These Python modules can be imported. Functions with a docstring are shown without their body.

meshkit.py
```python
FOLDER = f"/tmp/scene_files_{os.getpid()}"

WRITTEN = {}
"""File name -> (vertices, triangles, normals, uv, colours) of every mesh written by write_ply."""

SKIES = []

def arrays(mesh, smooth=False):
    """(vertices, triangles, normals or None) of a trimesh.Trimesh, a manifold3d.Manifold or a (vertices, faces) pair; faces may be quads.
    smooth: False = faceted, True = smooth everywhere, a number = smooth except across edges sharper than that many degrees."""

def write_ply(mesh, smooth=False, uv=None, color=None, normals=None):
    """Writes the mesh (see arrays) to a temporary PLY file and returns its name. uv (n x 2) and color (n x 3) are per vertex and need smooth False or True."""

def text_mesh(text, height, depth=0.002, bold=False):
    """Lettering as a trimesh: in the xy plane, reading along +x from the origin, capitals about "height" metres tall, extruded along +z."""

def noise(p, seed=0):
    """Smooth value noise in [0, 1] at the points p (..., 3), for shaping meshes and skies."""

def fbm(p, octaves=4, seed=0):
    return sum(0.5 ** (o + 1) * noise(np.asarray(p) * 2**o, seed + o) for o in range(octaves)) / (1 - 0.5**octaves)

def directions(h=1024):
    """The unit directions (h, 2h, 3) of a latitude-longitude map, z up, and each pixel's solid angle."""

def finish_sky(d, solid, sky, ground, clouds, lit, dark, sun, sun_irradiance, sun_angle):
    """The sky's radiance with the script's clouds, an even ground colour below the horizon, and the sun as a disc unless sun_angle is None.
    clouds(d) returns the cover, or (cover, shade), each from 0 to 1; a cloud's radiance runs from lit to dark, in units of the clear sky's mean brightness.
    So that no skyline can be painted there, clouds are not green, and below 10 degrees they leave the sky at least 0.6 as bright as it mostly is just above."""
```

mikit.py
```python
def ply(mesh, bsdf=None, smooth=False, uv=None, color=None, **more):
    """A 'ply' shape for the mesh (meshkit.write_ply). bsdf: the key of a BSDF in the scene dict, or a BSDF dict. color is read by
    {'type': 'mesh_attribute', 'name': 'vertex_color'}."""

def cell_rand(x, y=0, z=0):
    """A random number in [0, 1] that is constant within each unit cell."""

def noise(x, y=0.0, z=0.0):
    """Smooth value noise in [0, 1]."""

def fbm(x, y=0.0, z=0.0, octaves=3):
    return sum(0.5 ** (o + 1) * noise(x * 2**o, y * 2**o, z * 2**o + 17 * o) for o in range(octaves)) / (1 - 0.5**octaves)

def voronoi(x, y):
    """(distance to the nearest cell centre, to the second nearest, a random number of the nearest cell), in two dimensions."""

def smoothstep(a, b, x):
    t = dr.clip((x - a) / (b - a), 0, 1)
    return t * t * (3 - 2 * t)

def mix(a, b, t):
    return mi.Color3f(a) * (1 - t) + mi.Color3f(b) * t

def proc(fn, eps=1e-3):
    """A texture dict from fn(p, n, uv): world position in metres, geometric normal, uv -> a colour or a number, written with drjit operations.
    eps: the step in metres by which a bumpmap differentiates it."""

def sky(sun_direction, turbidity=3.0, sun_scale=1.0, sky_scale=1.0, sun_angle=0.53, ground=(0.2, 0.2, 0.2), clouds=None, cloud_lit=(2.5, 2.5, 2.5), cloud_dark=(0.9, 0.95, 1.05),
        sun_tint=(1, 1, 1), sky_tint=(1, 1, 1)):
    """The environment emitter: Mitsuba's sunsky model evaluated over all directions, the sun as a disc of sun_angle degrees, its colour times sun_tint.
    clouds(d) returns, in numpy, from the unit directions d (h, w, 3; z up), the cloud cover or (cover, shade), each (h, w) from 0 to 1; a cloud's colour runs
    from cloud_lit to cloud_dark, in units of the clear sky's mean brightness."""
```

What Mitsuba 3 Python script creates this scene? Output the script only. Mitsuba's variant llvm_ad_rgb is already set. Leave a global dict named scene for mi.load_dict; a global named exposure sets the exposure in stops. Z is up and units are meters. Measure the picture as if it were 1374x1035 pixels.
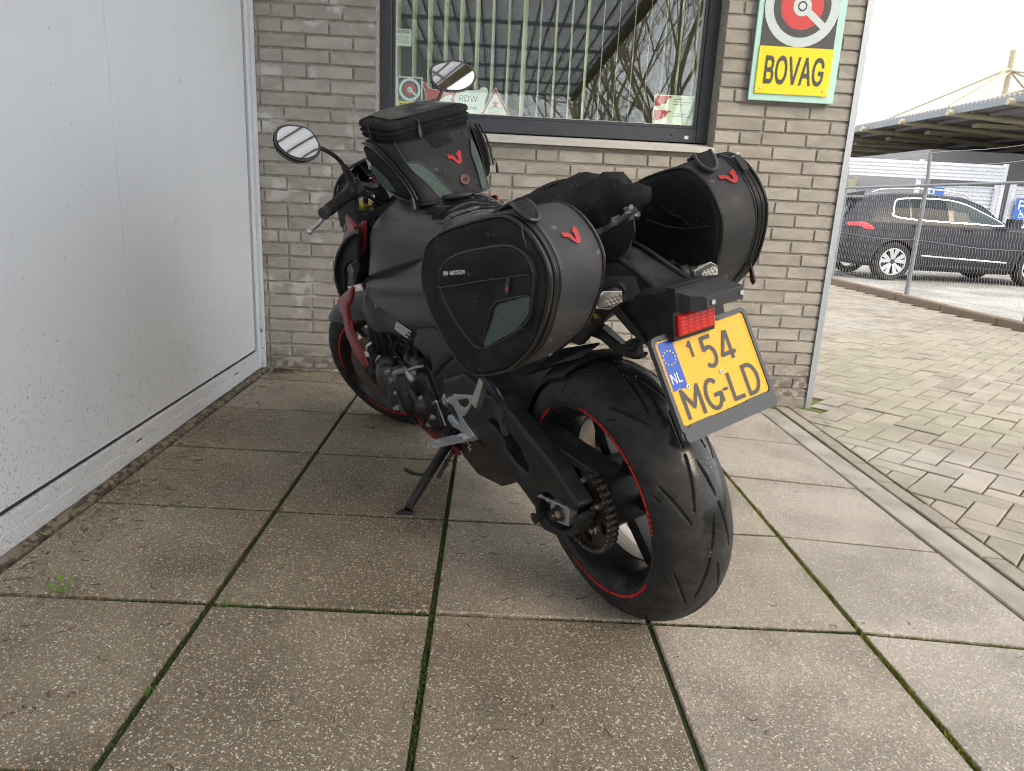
import math, random
import numpy as np, trimesh, manifold3d, shapely, drjit as dr, mitsuba as mi
import shapely.geometry as sg
from shapely import affinity
from scipy.spatial import Delaunay
import mikit, meshkit
from mikit import proc, noise, fbm, voronoi, cell_rand, smoothstep, mix

# ------------------------------------------------------------------ camera, light, exposure
T = mi.ScalarTransform4f
CAM = np.array([0.6005, -1.4673, 0.9131]); PITCH, YAW, ROLL = 0.2525, 0.0379, 0.0496
fw = np.array([math.sin(YAW) * math.cos(PITCH), math.cos(YAW) * math.cos(PITCH), -math.sin(PITCH)])
rt = np.array([math.cos(YAW), -math.sin(YAW), 0.0]); upv = np.cross(rt, fw)
upv = -math.sin(ROLL) * rt + math.cos(ROLL) * upv
scene = {'camera': {'type': 'perspective', 'fov': 2 * math.degrees(math.atan(687 / 968.09)), 'fov_axis': 'x', 'near_clip': 0.02, 'far_clip': 400.0,
                    'to_world': T().look_at(origin=CAM.tolist(), target=(CAM + fw).tolist(), up=upv.tolist())}}
exposure = 3.65

def cloud_cover(d):
    n = meshkit.fbm(d * np.array([3.0, 3.0, 6.0]), 4, 5)
    return np.ones(d.shape[:2]), np.clip((n - 0.40) * 1.6, 0, 0.55)
scene['sky'] = mikit.sky([0.5, -0.65, 0.6], turbidity=3, sun_scale=0.12, sun_angle=25, clouds=cloud_cover,
                         cloud_lit=(2.5, 2.5, 2.5), cloud_dark=(1.35, 1.4, 1.5), ground=(0.2, 0.2, 0.2))
labels = {}
rng = np.random.default_rng(7); R = random.Random(7)

# ------------------------------------------------------------------ helpers
used = {}
def key(name, parent=None):
    k = name if parent is None else parent + '__' + name
    n = used.get(k, 0); used[k] = n + 1
    return k if n == 0 else '%s_%03d' % (k, n)
def put(name, mesh, bsdf, parent=None, smooth=30, M=None, uv=None, color=None, **lab):
    """ONE entry of the scene; lab: label / category / group / kind"""
    k = key(name, parent)
    d = dict(mesh) if isinstance(mesh, dict) else mikit.ply(mesh, None, smooth=smooth, uv=uv, color=color)
    d['bsdf'] = {'type': 'ref', 'id': bsdf}
    if M is not None: d['to_world'] = T(M)
    scene[k] = d
    if lab: labels[k] = lab
    return k
def thing(name, label, category, group=None):
    k = key(name); labels[k] = {'label': label, 'category': category}
    if group: labels[k]['group'] = group
    return k
def cat(*ms):
    ms = [m for m in (ms[0] if len(ms) == 1 and isinstance(ms[0], (list, tuple)) else ms) if m is not None]
    return trimesh.util.concatenate([as_tm(m) for m in ms])
def as_tm(m):
    if hasattr(m, 'to_mesh'):
        q = m.to_mesh(); return trimesh.Trimesh(q.vert_properties[:, :3], q.tri_verts, process=False)
    if isinstance(m, tuple):
        v, f, _ = meshkit.arrays(m); return trimesh.Trimesh(v, f, process=False)
    return m
def mv(m, t=(0, 0, 0), rz=0, rx=0, ry=0, s=None):
    m = as_tm(m).copy()
    if s is not None: m.apply_scale(s)
    for a, ax in ((rx, [1, 0, 0]), (ry, [0, 1, 0]), (rz, [0, 0, 1])):
        if a: m.apply_transform(trimesh.transformations.rotation_matrix(a, ax))
    m.apply_translation(t); return m
def box(x0, x1, y0, y1, z0, z1, b=0.0):
    """box, chamfered by b"""
    if b <= 0:
        m = trimesh.creation.box([x1 - x0, y1 - y0, z1 - z0]); m.apply_translation([(x0 + x1) / 2, (y0 + y1) / 2, (z0 + z1) / 2]); return m
    pts = []
    for X, sx in ((x0, 1), (x1, -1)):
        for Y, sy in ((y0, 1), (y1, -1)):
            for Z, sz in ((z0, 1), (z1, -1)):
                pts += [[X, Y + sy * b, Z + sz * b], [X + sx * b, Y, Z + sz * b], [X + sx * b, Y + sy * b, Z]]
    return trimesh.convex.convex_hull(np.array(pts))
def hull(pts): return trimesh.convex.convex_hull(np.asarray(pts, float))
def frame_z(d):
    d = np.asarray(d, float); d = d / np.linalg.norm(d)
    a = np.array([0, 0, 1.0]) if abs(d[2]) < 0.9 else np.array([1.0, 0, 0])
    u = np.cross(a, d); u /= np.linalg.norm(u); return u, np.cross(d, u), d
def smoothpath(p, n=8):
    p = np.asarray(p, float)
    if len(p) < 3: return p
    q = np.vstack([2 * p[0] - p[1], p, 2 * p[-1] - p[-2]]); out = []
    for i in range(1, len(q) - 2):
        for t in np.linspace(0, 1, n, endpoint=False):
            a, b, c, d = q[i - 1:i + 3]
            out.append(0.5 * (2 * b + (c - a) * t + (2 * a - 5 * b + 4 * c - d) * t * t + (3 * b - a - 3 * c + d) * t ** 3))
    return np.array(out + [p[-1]])
def tube(path, r, n=10, closed=False, flat=1.0):
    """tube along a path; r a number or one per point; flat squashes the second axis"""
    p = np.asarray(path, float); N = len(p)
    rr = np.broadcast_to(np.asarray(r, float), (N,))
    tg = np.roll(p, -1, 0) - np.roll(p, 1, 0) if closed else np.gradient(p, axis=0)
    tg = tg / np.maximum(np.linalg.norm(tg, axis=1, keepdims=True), 1e-12)
    u = frame_z(tg[0])[0]; rings = []
    a = np.linspace(0, 2 * math.pi, n, endpoint=False)
    for i in range(N):
        u = u - tg[i] * (u @ tg[i]); u /= np.linalg.norm(u); w = np.cross(tg[i], u)
        rings.append(p[i] + rr[i] * (np.cos(a)[:, None] * u + flat * np.sin(a)[:, None] * w))
    v = np.vstack(rings); f = []
    for i in range(N if closed else N - 1):
        j = (i + 1) % N
        for k in range(n):
            l = (k + 1) % n
            f += [[i * n + k, i * n + l, j * n + l], [i * n + k, j * n + l, j * n + k]]
    if not closed:
        v = np.vstack([v, p[:1], p[-1:]]); c0, c1 = N * n, N * n + 1
        for k in range(n):
            l = (k + 1) % n
            f += [[c0, l, k], [c1, (N - 1) * n + k, (N - 1) * n + l]]
    return trimesh.Trimesh(v, np.array(f), process=False)
def cyl(p0, p1, r, r1=None, n=20, b=0.0):
    p0, p1 = np.asarray(p0, float), np.asarray(p1, float); r1 = r if r1 is None else r1
    if b:
        d = (p1 - p0) / np.linalg.norm(p1 - p0)
        m = tube([p0, p0 + d * b, p1 - d * b, p1], [r - b, r, r1, r1 - b], n)
        return m
    return tube([p0, p1], [r, r1], n)
def lathe(prof, n=48, axis='y', a0=0, a1=2 * math.pi, sym=None):
    """profile of (radius, height) revolved round the axis through the origin (y or z)"""
    full = abs(a1 - a0 - 2 * math.pi) < 1e-6
    t = np.linspace(a0, a1, n, endpoint=not full); P = np.asarray(prof, float); m = len(P); N = len(t)
    v = np.stack([np.outer(np.cos(t), P[:, 0]), np.outer(np.ones(N), P[:, 1]), np.outer(np.sin(t), P[:, 0])], -1)
    if axis == 'z': v = v[..., [0, 2, 1]]
    f = []
    for i in range(N if full else N - 1):
        j = (i + 1) % N
        for k in range(m - 1):
            f += [[i * m + k, i * m + k + 1, j * m + k + 1], [i * m + k, j * m + k + 1, j * m + k]]
    me = trimesh.Trimesh(v.reshape(-1, 3), np.array(f), process=False)
    return me
def ext(poly, h, b=0.0):
    """shapely polygon extruded along z by h, as a mesh; b: chamfer of the top edge"""
    if isinstance(poly, (list, tuple, np.ndarray)): poly = sg.Polygon(poly)
    out = []
    for g in getattr(poly, 'geoms', [poly]):
        if g.is_empty or g.area < 1e-9: continue
        out.append(trimesh.creation.extrude_polygon(g, h, engine='earcut'))
    return cat(out)
def xz(m, y=0.0):
    """takes a mesh drawn in xy with height z to the upright plane: x, z and height towards -y, its back at y"""
    m = as_tm(m).copy(); v = m.vertices.copy(); m.vertices = np.stack([v[:, 0], y - v[:, 2], v[:, 1]], 1); return m
def text(s, width, height, depth=0.001, bold=True):
    m = meshkit.text_mesh(s, 1.0, depth, bold); b = m.bounds
    m.apply_translation([-b[0][0], -b[0][1], 0]); m.vertices[:, 0] *= width / (b[1][0] - b[0][0]); m.vertices[:, 1] *= height / (b[1][1] - b[0][1]); return m
def tri2d(poly, h, rings=()):
    """triangulation of a polygon with inner points about h apart: points, triangles, distance to the edge"""
    poly = sg.Polygon(poly) if not hasattr(poly, 'exterior') else poly
    bs = []
    for ring in [poly.exterior, *poly.interiors]:
        n = max(8, int(ring.length / (h * 0.6))); bs.append([ring.interpolate(i / n, True).coords[0] for i in range(n)])
    b = np.vstack(bs); x0, y0, x1, y1 = poly.bounds
    gx, gy = np.meshgrid(np.arange(x0, x1 + h, h), np.arange(y0, y1 + h, h * 0.87)); gx = gx + (np.arange(gx.shape[0]) % 2)[:, None] * h / 2
    g = np.stack([gx.ravel(), gy.ravel()], 1); pt = shapely.points(g)
    g = g[shapely.contains(poly, pt)]
    if len(g): g = g[shapely.distance(poly.boundary, shapely.points(g)) > max(h * 0.45, max(rings, default=0) * 1.4)]
    for o in rings:
        q = poly.buffer(-o)
        for r_ in [r_ for gg in getattr(q, 'geoms', [q]) if not gg.is_empty for r_ in (gg.exterior, *gg.interiors)]:
            n = max(6, int(r_.length / (h * .6))); g = np.vstack([g, [r_.interpolate(i / n, True).coords[0] for i in range(n)]])
    p = np.vstack([b, g]) if len(g) else b
    t = Delaunay(p).simplices
    c = p[t].mean(1); a = np.cross(p[t[:, 1]] - p[t[:, 0]], p[t[:, 2]] - p[t[:, 0]])
    t = t[shapely.contains(poly, shapely.points(c)) & (abs(a) > 1e-10)]; a = np.cross(p[t[:, 1]] - p[t[:, 0]], p[t[:, 2]] - p[t[:, 0]])
    t[a < 0] = t[a < 0][:, ::-1]
    d = shapely.distance(poly.boundary, shapely.points(p)); d[:len(b)] = 0
    return p, t, d
def panel(poly, f, thick=0.004, bul=0.0, br=0.03, edge=0.003, h=0.012, flip=False):
    """sheet over the outline (x, z): outer side at y = f(x, z) plus a bulge that rises over br from the edge; edge: rounding. flip: outer side to -y"""
    p, t, d = tri2d(poly, h, (edge * .55, edge * 1.5) if edge >= .0018 else ())
    y = np.asarray(f(p[:, 0], p[:, 1])) * np.ones(len(p)); u = np.clip(d / br, 0, 1); e = np.clip(d / max(edge * 1.5, 1e-6), 0, 1)
    s = -1 if flip else 1
    yo = y + s * (bul * np.sqrt(1 - (1 - u) ** 2) - edge * (1 - np.sqrt(1 - (1 - e) ** 2))); yi = y - s * thick
    n = len(p); v = np.vstack([np.stack([p[:, 0], yo, p[:, 1]], 1), np.stack([p[:, 0], yi, p[:, 1]], 1)])
    ed = np.sort(np.vstack([t[:, [0, 1]], t[:, [1, 2]], t[:, [2, 0]]]), axis=1); _, ix, ct = np.unique(ed, axis=0, return_index=True, return_counts=True)
    be = np.vstack([t[:, [0, 1]], t[:, [1, 2]], t[:, [2, 0]]])[ix[ct == 1]]
    fo = t[:, ::-1] if not flip else t
    w = np.vstack([np.stack([be[:, 0], be[:, 1], be[:, 1] + n], 1), np.stack([be[:, 0], be[:, 1] + n, be[:, 0] + n], 1)])
    if flip: w = w[:, ::-1]
    return trimesh.Trimesh(v, np.vstack([fo, fo[:, ::-1] + n, w]), process=False)
def inflate(poly, wf, r=0.05, h=0.02, e=2.0, mid=None):
    """pillow-shaped solid, symmetric about y = mid(x, z): half width wf(x, z), falling to nothing over r at the outline"""
    p, t, d = tri2d(poly, h); u = np.clip(d / r, 0, 1)
    g = (1 - (1 - u) ** e) ** (1 / e); w = np.asarray(wf(p[:, 0], p[:, 1])) * g; m = 0 if mid is None else mid(p[:, 0], p[:, 1])
    n = len(p); idx = np.arange(n); inner = np.nonzero(d > 0)[0]; mp = idx.copy(); mp[inner] = n + np.arange(len(inner))
    v = np.vstack([np.stack([p[:, 0], m + w, p[:, 1]], 1), np.stack([p[:, 0], m - w, p[:, 1]], 1)[inner]])
    return trimesh.Trimesh(v, np.vstack([t[:, ::-1], mp[t]]), process=False)
def rounded(poly, r):
    poly = sg.Polygon(poly) if not hasattr(poly, 'exterior') else poly
    return poly.buffer(-r).buffer(2 * r).buffer(-r)
def spl(pts, n=6): return sg.Polygon(smoothpath(np.vstack([pts, pts[:1]]), n)[:-1])

# ------------------------------------------------------------------ materials
def rgb(c): return {'type': 'rgb', 'value': [float(x) for x in c]}
def pri(name, c, rough=0.5, two=True, **kw):
    d = {'type': 'principled', 'base_color': c if isinstance(c, dict) else rgb(c), 'roughness': rough if isinstance(rough, dict) else float(rough), **kw}
    scene[name] = d if name == 's_tmp' else {'type': 'twosided', 'bsdf': d}
    return name
def bump(name, base, fn, eps=1e-3, scale=1.0):
    inner = scene[base]; scene[name] = {'type': 'twosided', 'bsdf': {'type': 'bumpmap', 'arbitrary': proc(fn, eps), 'scale': scale, 'bsdf': inner}}
    return name
pri('m_white', (0.72, 0.74, 0.77), 0.35); pri('m_black', (0.02, 0.021, 0.023), 0.45); pri('m_black_matt', (0.022, 0.022, 0.024), 0.7)
pri('m_black_gloss', (0.012, 0.012, 0.014), 0.18, specular=0.6); pri('m_grey_frame', (0.045, 0.05, 0.062), 0.42)
pri('m_galv', (0.42, 0.45, 0.49), 0.42, metallic=0.6); pri('m_steel', (0.55, 0.56, 0.58), 0.3, metallic=1.0); pri('m_alu', (0.50, 0.52, 0.55), 0.42, metallic=0.75)
pri('m_red', (0.36, 0.012, 0.016), 0.3); pri('m_print_red', (0.62, 0.03, 0.035), 0.5); pri('m_yellow', (0.85, 0.62, 0.01), 0.4); pri('m_rubber', (0.018, 0.018, 0.019), 0.75)

# ground height: the pavement falls to the right, the street starts at its edge
def G(x, y):
    x = np.asarray(x, float)
    return -0.0185 * np.minimum(x, 2.215) - 0.0038 * np.clip(y, -4, 9) - 0.0521 * np.clip(x - 1.5, 0, 0.715) - 0.008 * np.clip(x - 2.215, 0, 3.9)
WY, WX0, WX1 = 2.229, -0.537, 2.339

# ---- exposed-aggregate slabs
def slab_fn(base, dark, k):
    """exposed aggregate: every pebble its own tone in a darker matrix"""
    def fn(p, n, uv):
        d1, d2, w = voronoi(p.x * 250 + k, p.y * 250); e1, e2, w2 = voronoi(p.x * 520 + 7, p.y * 520 + k)
        big = fbm(p.x * 3.1 + k, p.y * 3.1, 0, 4); st = smoothstep(0.46, 0.70, fbm(p.x * 6 + 3, p.y * 6 + k, 3, 4))
        c = mix(mi.Color3f(base), mi.Color3f(dark), smoothstep(0.35, 0.7, big) * 0.8); c = mix(c, mi.Color3f(dark) * 0.62, st * 0.45)
        r = cell_rand(dr.floor(w * 4099), 5, 2)
        peb = mix(c * 0.68, c * 1.28, w); peb = mix(peb, mi.Color3f(0.68, 0.65, 0.58), smoothstep(0.86, 0.93, r) * 0.68); peb = mix(peb, mi.Color3f(0.36, 0.23, 0.12), smoothstep(0.10, 0.06, r) * 0.8)
        sand = mix(c * 0.60, c * 1.05, w2); sand = mix(sand, mi.Color3f(0.60, 0.56, 0.50), smoothstep(0.90, 0.95, w2) * 0.8)
        return mix(sand, peb, smoothstep(0.06, 0.20, d2 - d1) * smoothstep(0.25, 0.40, cell_rand(dr.floor(w * 4099), 9, 4)))
    return fn
def slab_bump(p, n, uv):
    d1, d2, w = voronoi(p.x * 250, p.y * 250)
    return smoothstep(0.02, 0.25, d2 - d1) * 0.0007 * (0.4 + w) + fbm(p.x * 300, p.y * 300, 0, 2) * 0.0006
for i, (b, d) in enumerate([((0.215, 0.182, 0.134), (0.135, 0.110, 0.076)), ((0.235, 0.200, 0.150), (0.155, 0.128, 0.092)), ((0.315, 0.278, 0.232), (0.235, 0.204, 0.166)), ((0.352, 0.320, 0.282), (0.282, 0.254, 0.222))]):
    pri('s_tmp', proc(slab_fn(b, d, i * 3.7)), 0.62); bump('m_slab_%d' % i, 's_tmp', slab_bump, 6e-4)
def soil_fn(p, n, uv):
    g = smoothstep(0.40, 0.62, fbm(p.x * 9, p.y * 9, 0, 3) + 0.10 * smoothstep(0.6, 1.5, p.x)); f = noise(p.x * 500, p.y * 500)
    yel = smoothstep(1.2, 1.7, p.x)
    return mix(mi.Color3f(0.030, 0.026, 0.018), mix(mi.Color3f(0.028, 0.045, 0.012), mi.Color3f(0.085, 0.095, 0.015), yel * 0.8), g) * (0.5 + f)
pri('m_joint', proc(soil_fn), 0.95)
for n_, c_ in (('m_moss', (0.035, 0.062, 0.012)), ('m_moss_yellow', (0.125, 0.140, 0.016)), ('m_leaf', (0.10, 0.20, 0.03)), ('m_litter', (0.060, 0.030, 0.018)), ('m_litter_pale', (0.14, 0.09, 0.05))): pri(n_, c_, 0.8, two=True)

# ------------------------------------------------------------------ pavement: slabs, joints, moss
pave = 'pavement'; used[pave] = 1
def drape(x0, x1, y0, y1, dz, step=0.25):
    xs = np.unique(np.r_[np.arange(x0, x1, step), x1, [q for q in (1.5, 2.215) if x0 < q < x1]]); ys = np.r_[np.arange(y0, y1, step), y1]
    X, Y = np.meshgrid(xs, ys, indexing='ij'); v = np.stack([X, Y, G(X, Y) + dz], -1).reshape(-1, 3); m = len(ys); f = []
    for i in range(len(xs) - 1):
        for j in range(m - 1):
            a = i * m + j; f += [[a, a + m, a + m + 1], [a, a + m + 1, a + 1]]
    return trimesh.Trimesh(v, f, process=False)
scene['pavement'] = mikit.ply(drape(-0.62, 2.215, -9, 2.30, -0.009), 'm_joint', smooth=False); labels['pavement'] = {'kind': 'structure'}
def slab(x0, x1, y0, y1, g=0.0068, c=0.003, t=0.05, jit=0.0012, notch=None):
    x0, x1, y0, y1 = x0 + g, x1 - g, y0 + g, y1 - g
    top = np.array([[x0 + c, y0 + c], [x1 - c, y0 + c], [x1 - c, y1 - c], [x0 + c, y1 - c]]); mid = np.array([[x0, y0], [x1, y0], [x1, y1], [x0, y1]])
    dz = R.uniform(-jit, jit); ax, ay = R.uniform(-jit, jit) * 2, R.uniform(-jit, jit) * 2
    def z(q, o): return np.c_[q, G(q[:, 0], q[:, 1]) + dz + ax * (q[:, 0] - x0) + ay * (q[:, 1] - y0) + o]
    v = np.vstack([z(top, 0), z(mid, -c * 0.8), z(mid, -t)]); f = [[0, 1, 2], [0, 2, 3]]
    for a in (0, 4):
        for k in range(4):
            l = (k + 1) % 4; f += [[a + k, a + 4 + k, a + 4 + l], [a + k, a + 4 + l, a + l]]
    return trimesh.Trimesh(v, f, process=False)
YROWS = [-4.0, -3.5, -3.0, -2.5, -2.0, -1.5, -1.0, -0.5, 0.0, 0.5, 1.0, 1.5, 2.0, 2.224]
for j in range(len(YROWS) - 1):
    for i in range(5):
        x0, x1 = ((-0.519, 0.0), (0.0, 0.5), (0.5, 1.0), (1.0, 1.5), (1.5, 2.0))[i]
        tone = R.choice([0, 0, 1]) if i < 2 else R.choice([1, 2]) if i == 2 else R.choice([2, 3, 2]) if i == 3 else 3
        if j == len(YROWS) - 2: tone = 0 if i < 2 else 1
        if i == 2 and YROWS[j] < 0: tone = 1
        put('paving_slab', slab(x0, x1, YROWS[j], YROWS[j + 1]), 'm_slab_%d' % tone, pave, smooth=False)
# rough concrete edging against the door sill, in broken lengths
def edge_fn(p, n, uv):
    f = fbm(p.x * 70, p.y * 70, p.z * 70, 4); g = noise(p.x * 380, p.y * 380, p.z * 380); return mix(mi.Color3f(0.060, 0.046, 0.034), mi.Color3f(0.19, 0.162, 0.125), smoothstep(0.36, 0.62, f)) * (0.65 + 0.6 * g)
pri('m_edging', proc(edge_fn), 0.9)
y = -2.0
while y < 2.2:
    L = min(R.uniform(0.25, 0.7), 2.215 - y); n = 40; prof = [(-0.558, 0.0), (-0.553, 0.007), (-0.546, 0.008), (-0.538, 0.006), (-0.530, 0.002), (-0.525, -0.005), (-0.522, -0.02)]
    ys = np.linspace(y + 0.002, y + L - 0.002, n); v = []
    for yy in ys:
        for k, (px_, pz) in enumerate(prof):
            w = meshkit.fbm(np.array([yy * 22, k * 1.3, 3.0]), 4) - 0.5
            v.append([px_ + w * 0.018 * (k > 0), yy, G(px_, yy) + pz + w * 0.016])
    m = len(prof); f = []
    for a in range(n - 1):
        for k in range(m - 1): f += [[a * m + k, a * m + k + 1, a * m + m + k + 1], [a * m + k, a * m + m + k + 1, a * m + m + k]]
    put('edging_strip', trimesh.Trimesh(v, f, process=False), 'm_edging', pave, smooth=40); y += L
# kerb stones, then a soldier course, between pavement and street
def kerb_fn(p, n, uv):
    d1, d2, w = voronoi(p.x * 330, p.y * 330); f = fbm(p.x * 8, p.y * 8, p.z * 8, 4)
    return mix(mix(mi.Color3f(0.27, 0.25, 0.225), mi.Color3f(0.19, 0.175, 0.15), smoothstep(0.35, 0.65, f)), mi.Color3f(0.42, 0.40, 0.37), smoothstep(0.4, 0.2, d1) * w * 0.5)
pri('s_tmp', proc(kerb_fn), 0.7); bump('m_kerb', 's_tmp', lambda p, n, uv: fbm(p.x * 400, p.y * 400, 0, 2) * 0.0008, 6e-4)
y = -4.0
while y < 2.10:
    L = min(1.0, 2.11 - y); put('kerb_stone', slab(2.0, 2.123, y, y + L, 0.003, 0.006, 0.06, 0.0008), 'm_kerb', pave, smooth=False); y += L
def pav_fn(base, k):
    def fn(p, n, uv):
        d1, d2, w = voronoi(p.x * 420, p.y * 420); f = fbm(p.x * 6 + k, p.y * 6, 0, 4); q = fbm(p.x * 1.3, p.y * 1.3 + 9, 0, 3)
        c = mix(mi.Color3f(base), mi.Color3f(base) * 0.6, smoothstep(0.35, 0.7, f) * 0.75)
        c = mix(c, mi.Color3f(0.20, 0.20, 0.13), smoothstep(0.5, 0.75, q) * 0.5)
        return mix(c, mi.Color3f(0.55, 0.52, 0.48), smoothstep(0.45, 0.2, d1) * smoothstep(0.4, 0.9, w) * 0.55) * (0.85 + 0.3 * noise(p.x * 700, p.y * 700))
    return fn
def wet(p, n, uv):
    """wet areas of the street are smoother"""
    s = smoothstep(0.40, 0.56, fbm(p.x * 0.55 + 4.1, p.y * 0.75, 0, 3)); return 0.66 - 0.44 * s + 0.08 * noise(p.x * 90, p.y * 90)
for i, b in enumerate([(0.250, 0.216, 0.168), (0.265, 0.231, 0.182), (0.235, 0.203, 0.158), (0.276, 0.240, 0.191)]):
    pri('s_tmp', proc(pav_fn(b, i * 5.1)), proc(wet)); bump('m_paver_%d' % i, 's_tmp', lambda p, n, uv: fbm(p.x * 350, p.y * 350, 0, 2) * 0.0011, 6e-4)
for i, b in enumerate([(0.215, 0.19, 0.155), (0.25, 0.22, 0.18)]): pri('s_tmp', proc(pav_fn(b, 31 + i * 5.1)), 0.7); bump('m_edge_%d' % i, 's_tmp', lambda p, n, uv: fbm(p.x * 350, p.y * 350, 0, 2) * 0.0016, 6e-4)
y = -2.0
while y < 2.10:
    L = 0.208; put('edge_paver', slab(2.127, 2.211, y, y + L, 0.0045, 0.005, 0.05, 0.003), 'm_edge_%d' % R.choice([0, 1]), pave, smooth=False); y += L

# ------------------------------------------------------------------ street of herringbone pavers
def st_fn(p, n, uv):
    g = smoothstep(0.42, 0.60, fbm(p.x * 2.2, p.y * 2.2, 0, 4)); return mix(mi.Color3f(0.05, 0.045, 0.035), mi.Color3f(0.085, 0.095, 0.022), g) * (0.5 + noise(p.x * 400, p.y * 400))
pri('m_street_joint', proc(st_fn), 0.95)
scene['street'] = mikit.ply(drape(2.205, 6.12, -30, 40, -0.012, 0.8), 'm_street_joint', smooth=False); labels['street'] = {'kind': 'structure'}; used['street'] = 1
def pgram(poly, g=0.0028, c=0.004, t=0.05):
    """one paver from its outline"""
    p = sg.Polygon(poly).buffer(-g, join_style=2)
    if p.is_empty or p.area < 2e-4 or p.geom_type != 'Polygon': return None
    q = p.buffer(-c, join_style=2)
    if q.is_empty or q.geom_type != 'Polygon': return None
    dz = R.gauss(0, 0.0015); ax, ay = R.gauss(0, 0.0035), R.gauss(0, 0.0035); cx, cy = p.centroid.coords[0]
    o = np.array(shapely.geometry.polygon.orient(p).exterior.coords)[:-1]; i = np.array(shapely.geometry.polygon.orient(q).exterior.coords)[:-1]
    if len(o) != len(i): return None
    def z(a, off): return np.c_[a, G(a[:, 0], a[:, 1]) + dz + ax * (a[:, 0] - cx) + ay * (a[:, 1] - cy) + off]
    k0 = int(np.argmin(((i - o[0]) ** 2).sum(1))); i = np.roll(i, -k0, 0); n = len(o)
    v = np.vstack([z(i, 0), z(o, -c * 0.8), z(o, -t)]); f = [[0, k, k + 1] for k in range(1, n - 1)]
    for a in (0, n):
        for k in range(n):
            l = (k + 1) % n; f += [[a + k, a + n + k, a + n + l], [a + k, a + n + l, a + l]]
    return trimesh.Trimesh(v, f, process=False)
U, S2 = 0.1058, math.sqrt(0.5)
region = sg.Polygon([(2.214, 0.05), (2.214, 2.235), (2.345, 2.235), (2.345, 12.4), (6.02, 12.4), (6.02, 3.5), (3.2, 0.05)])
pav = []
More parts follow.
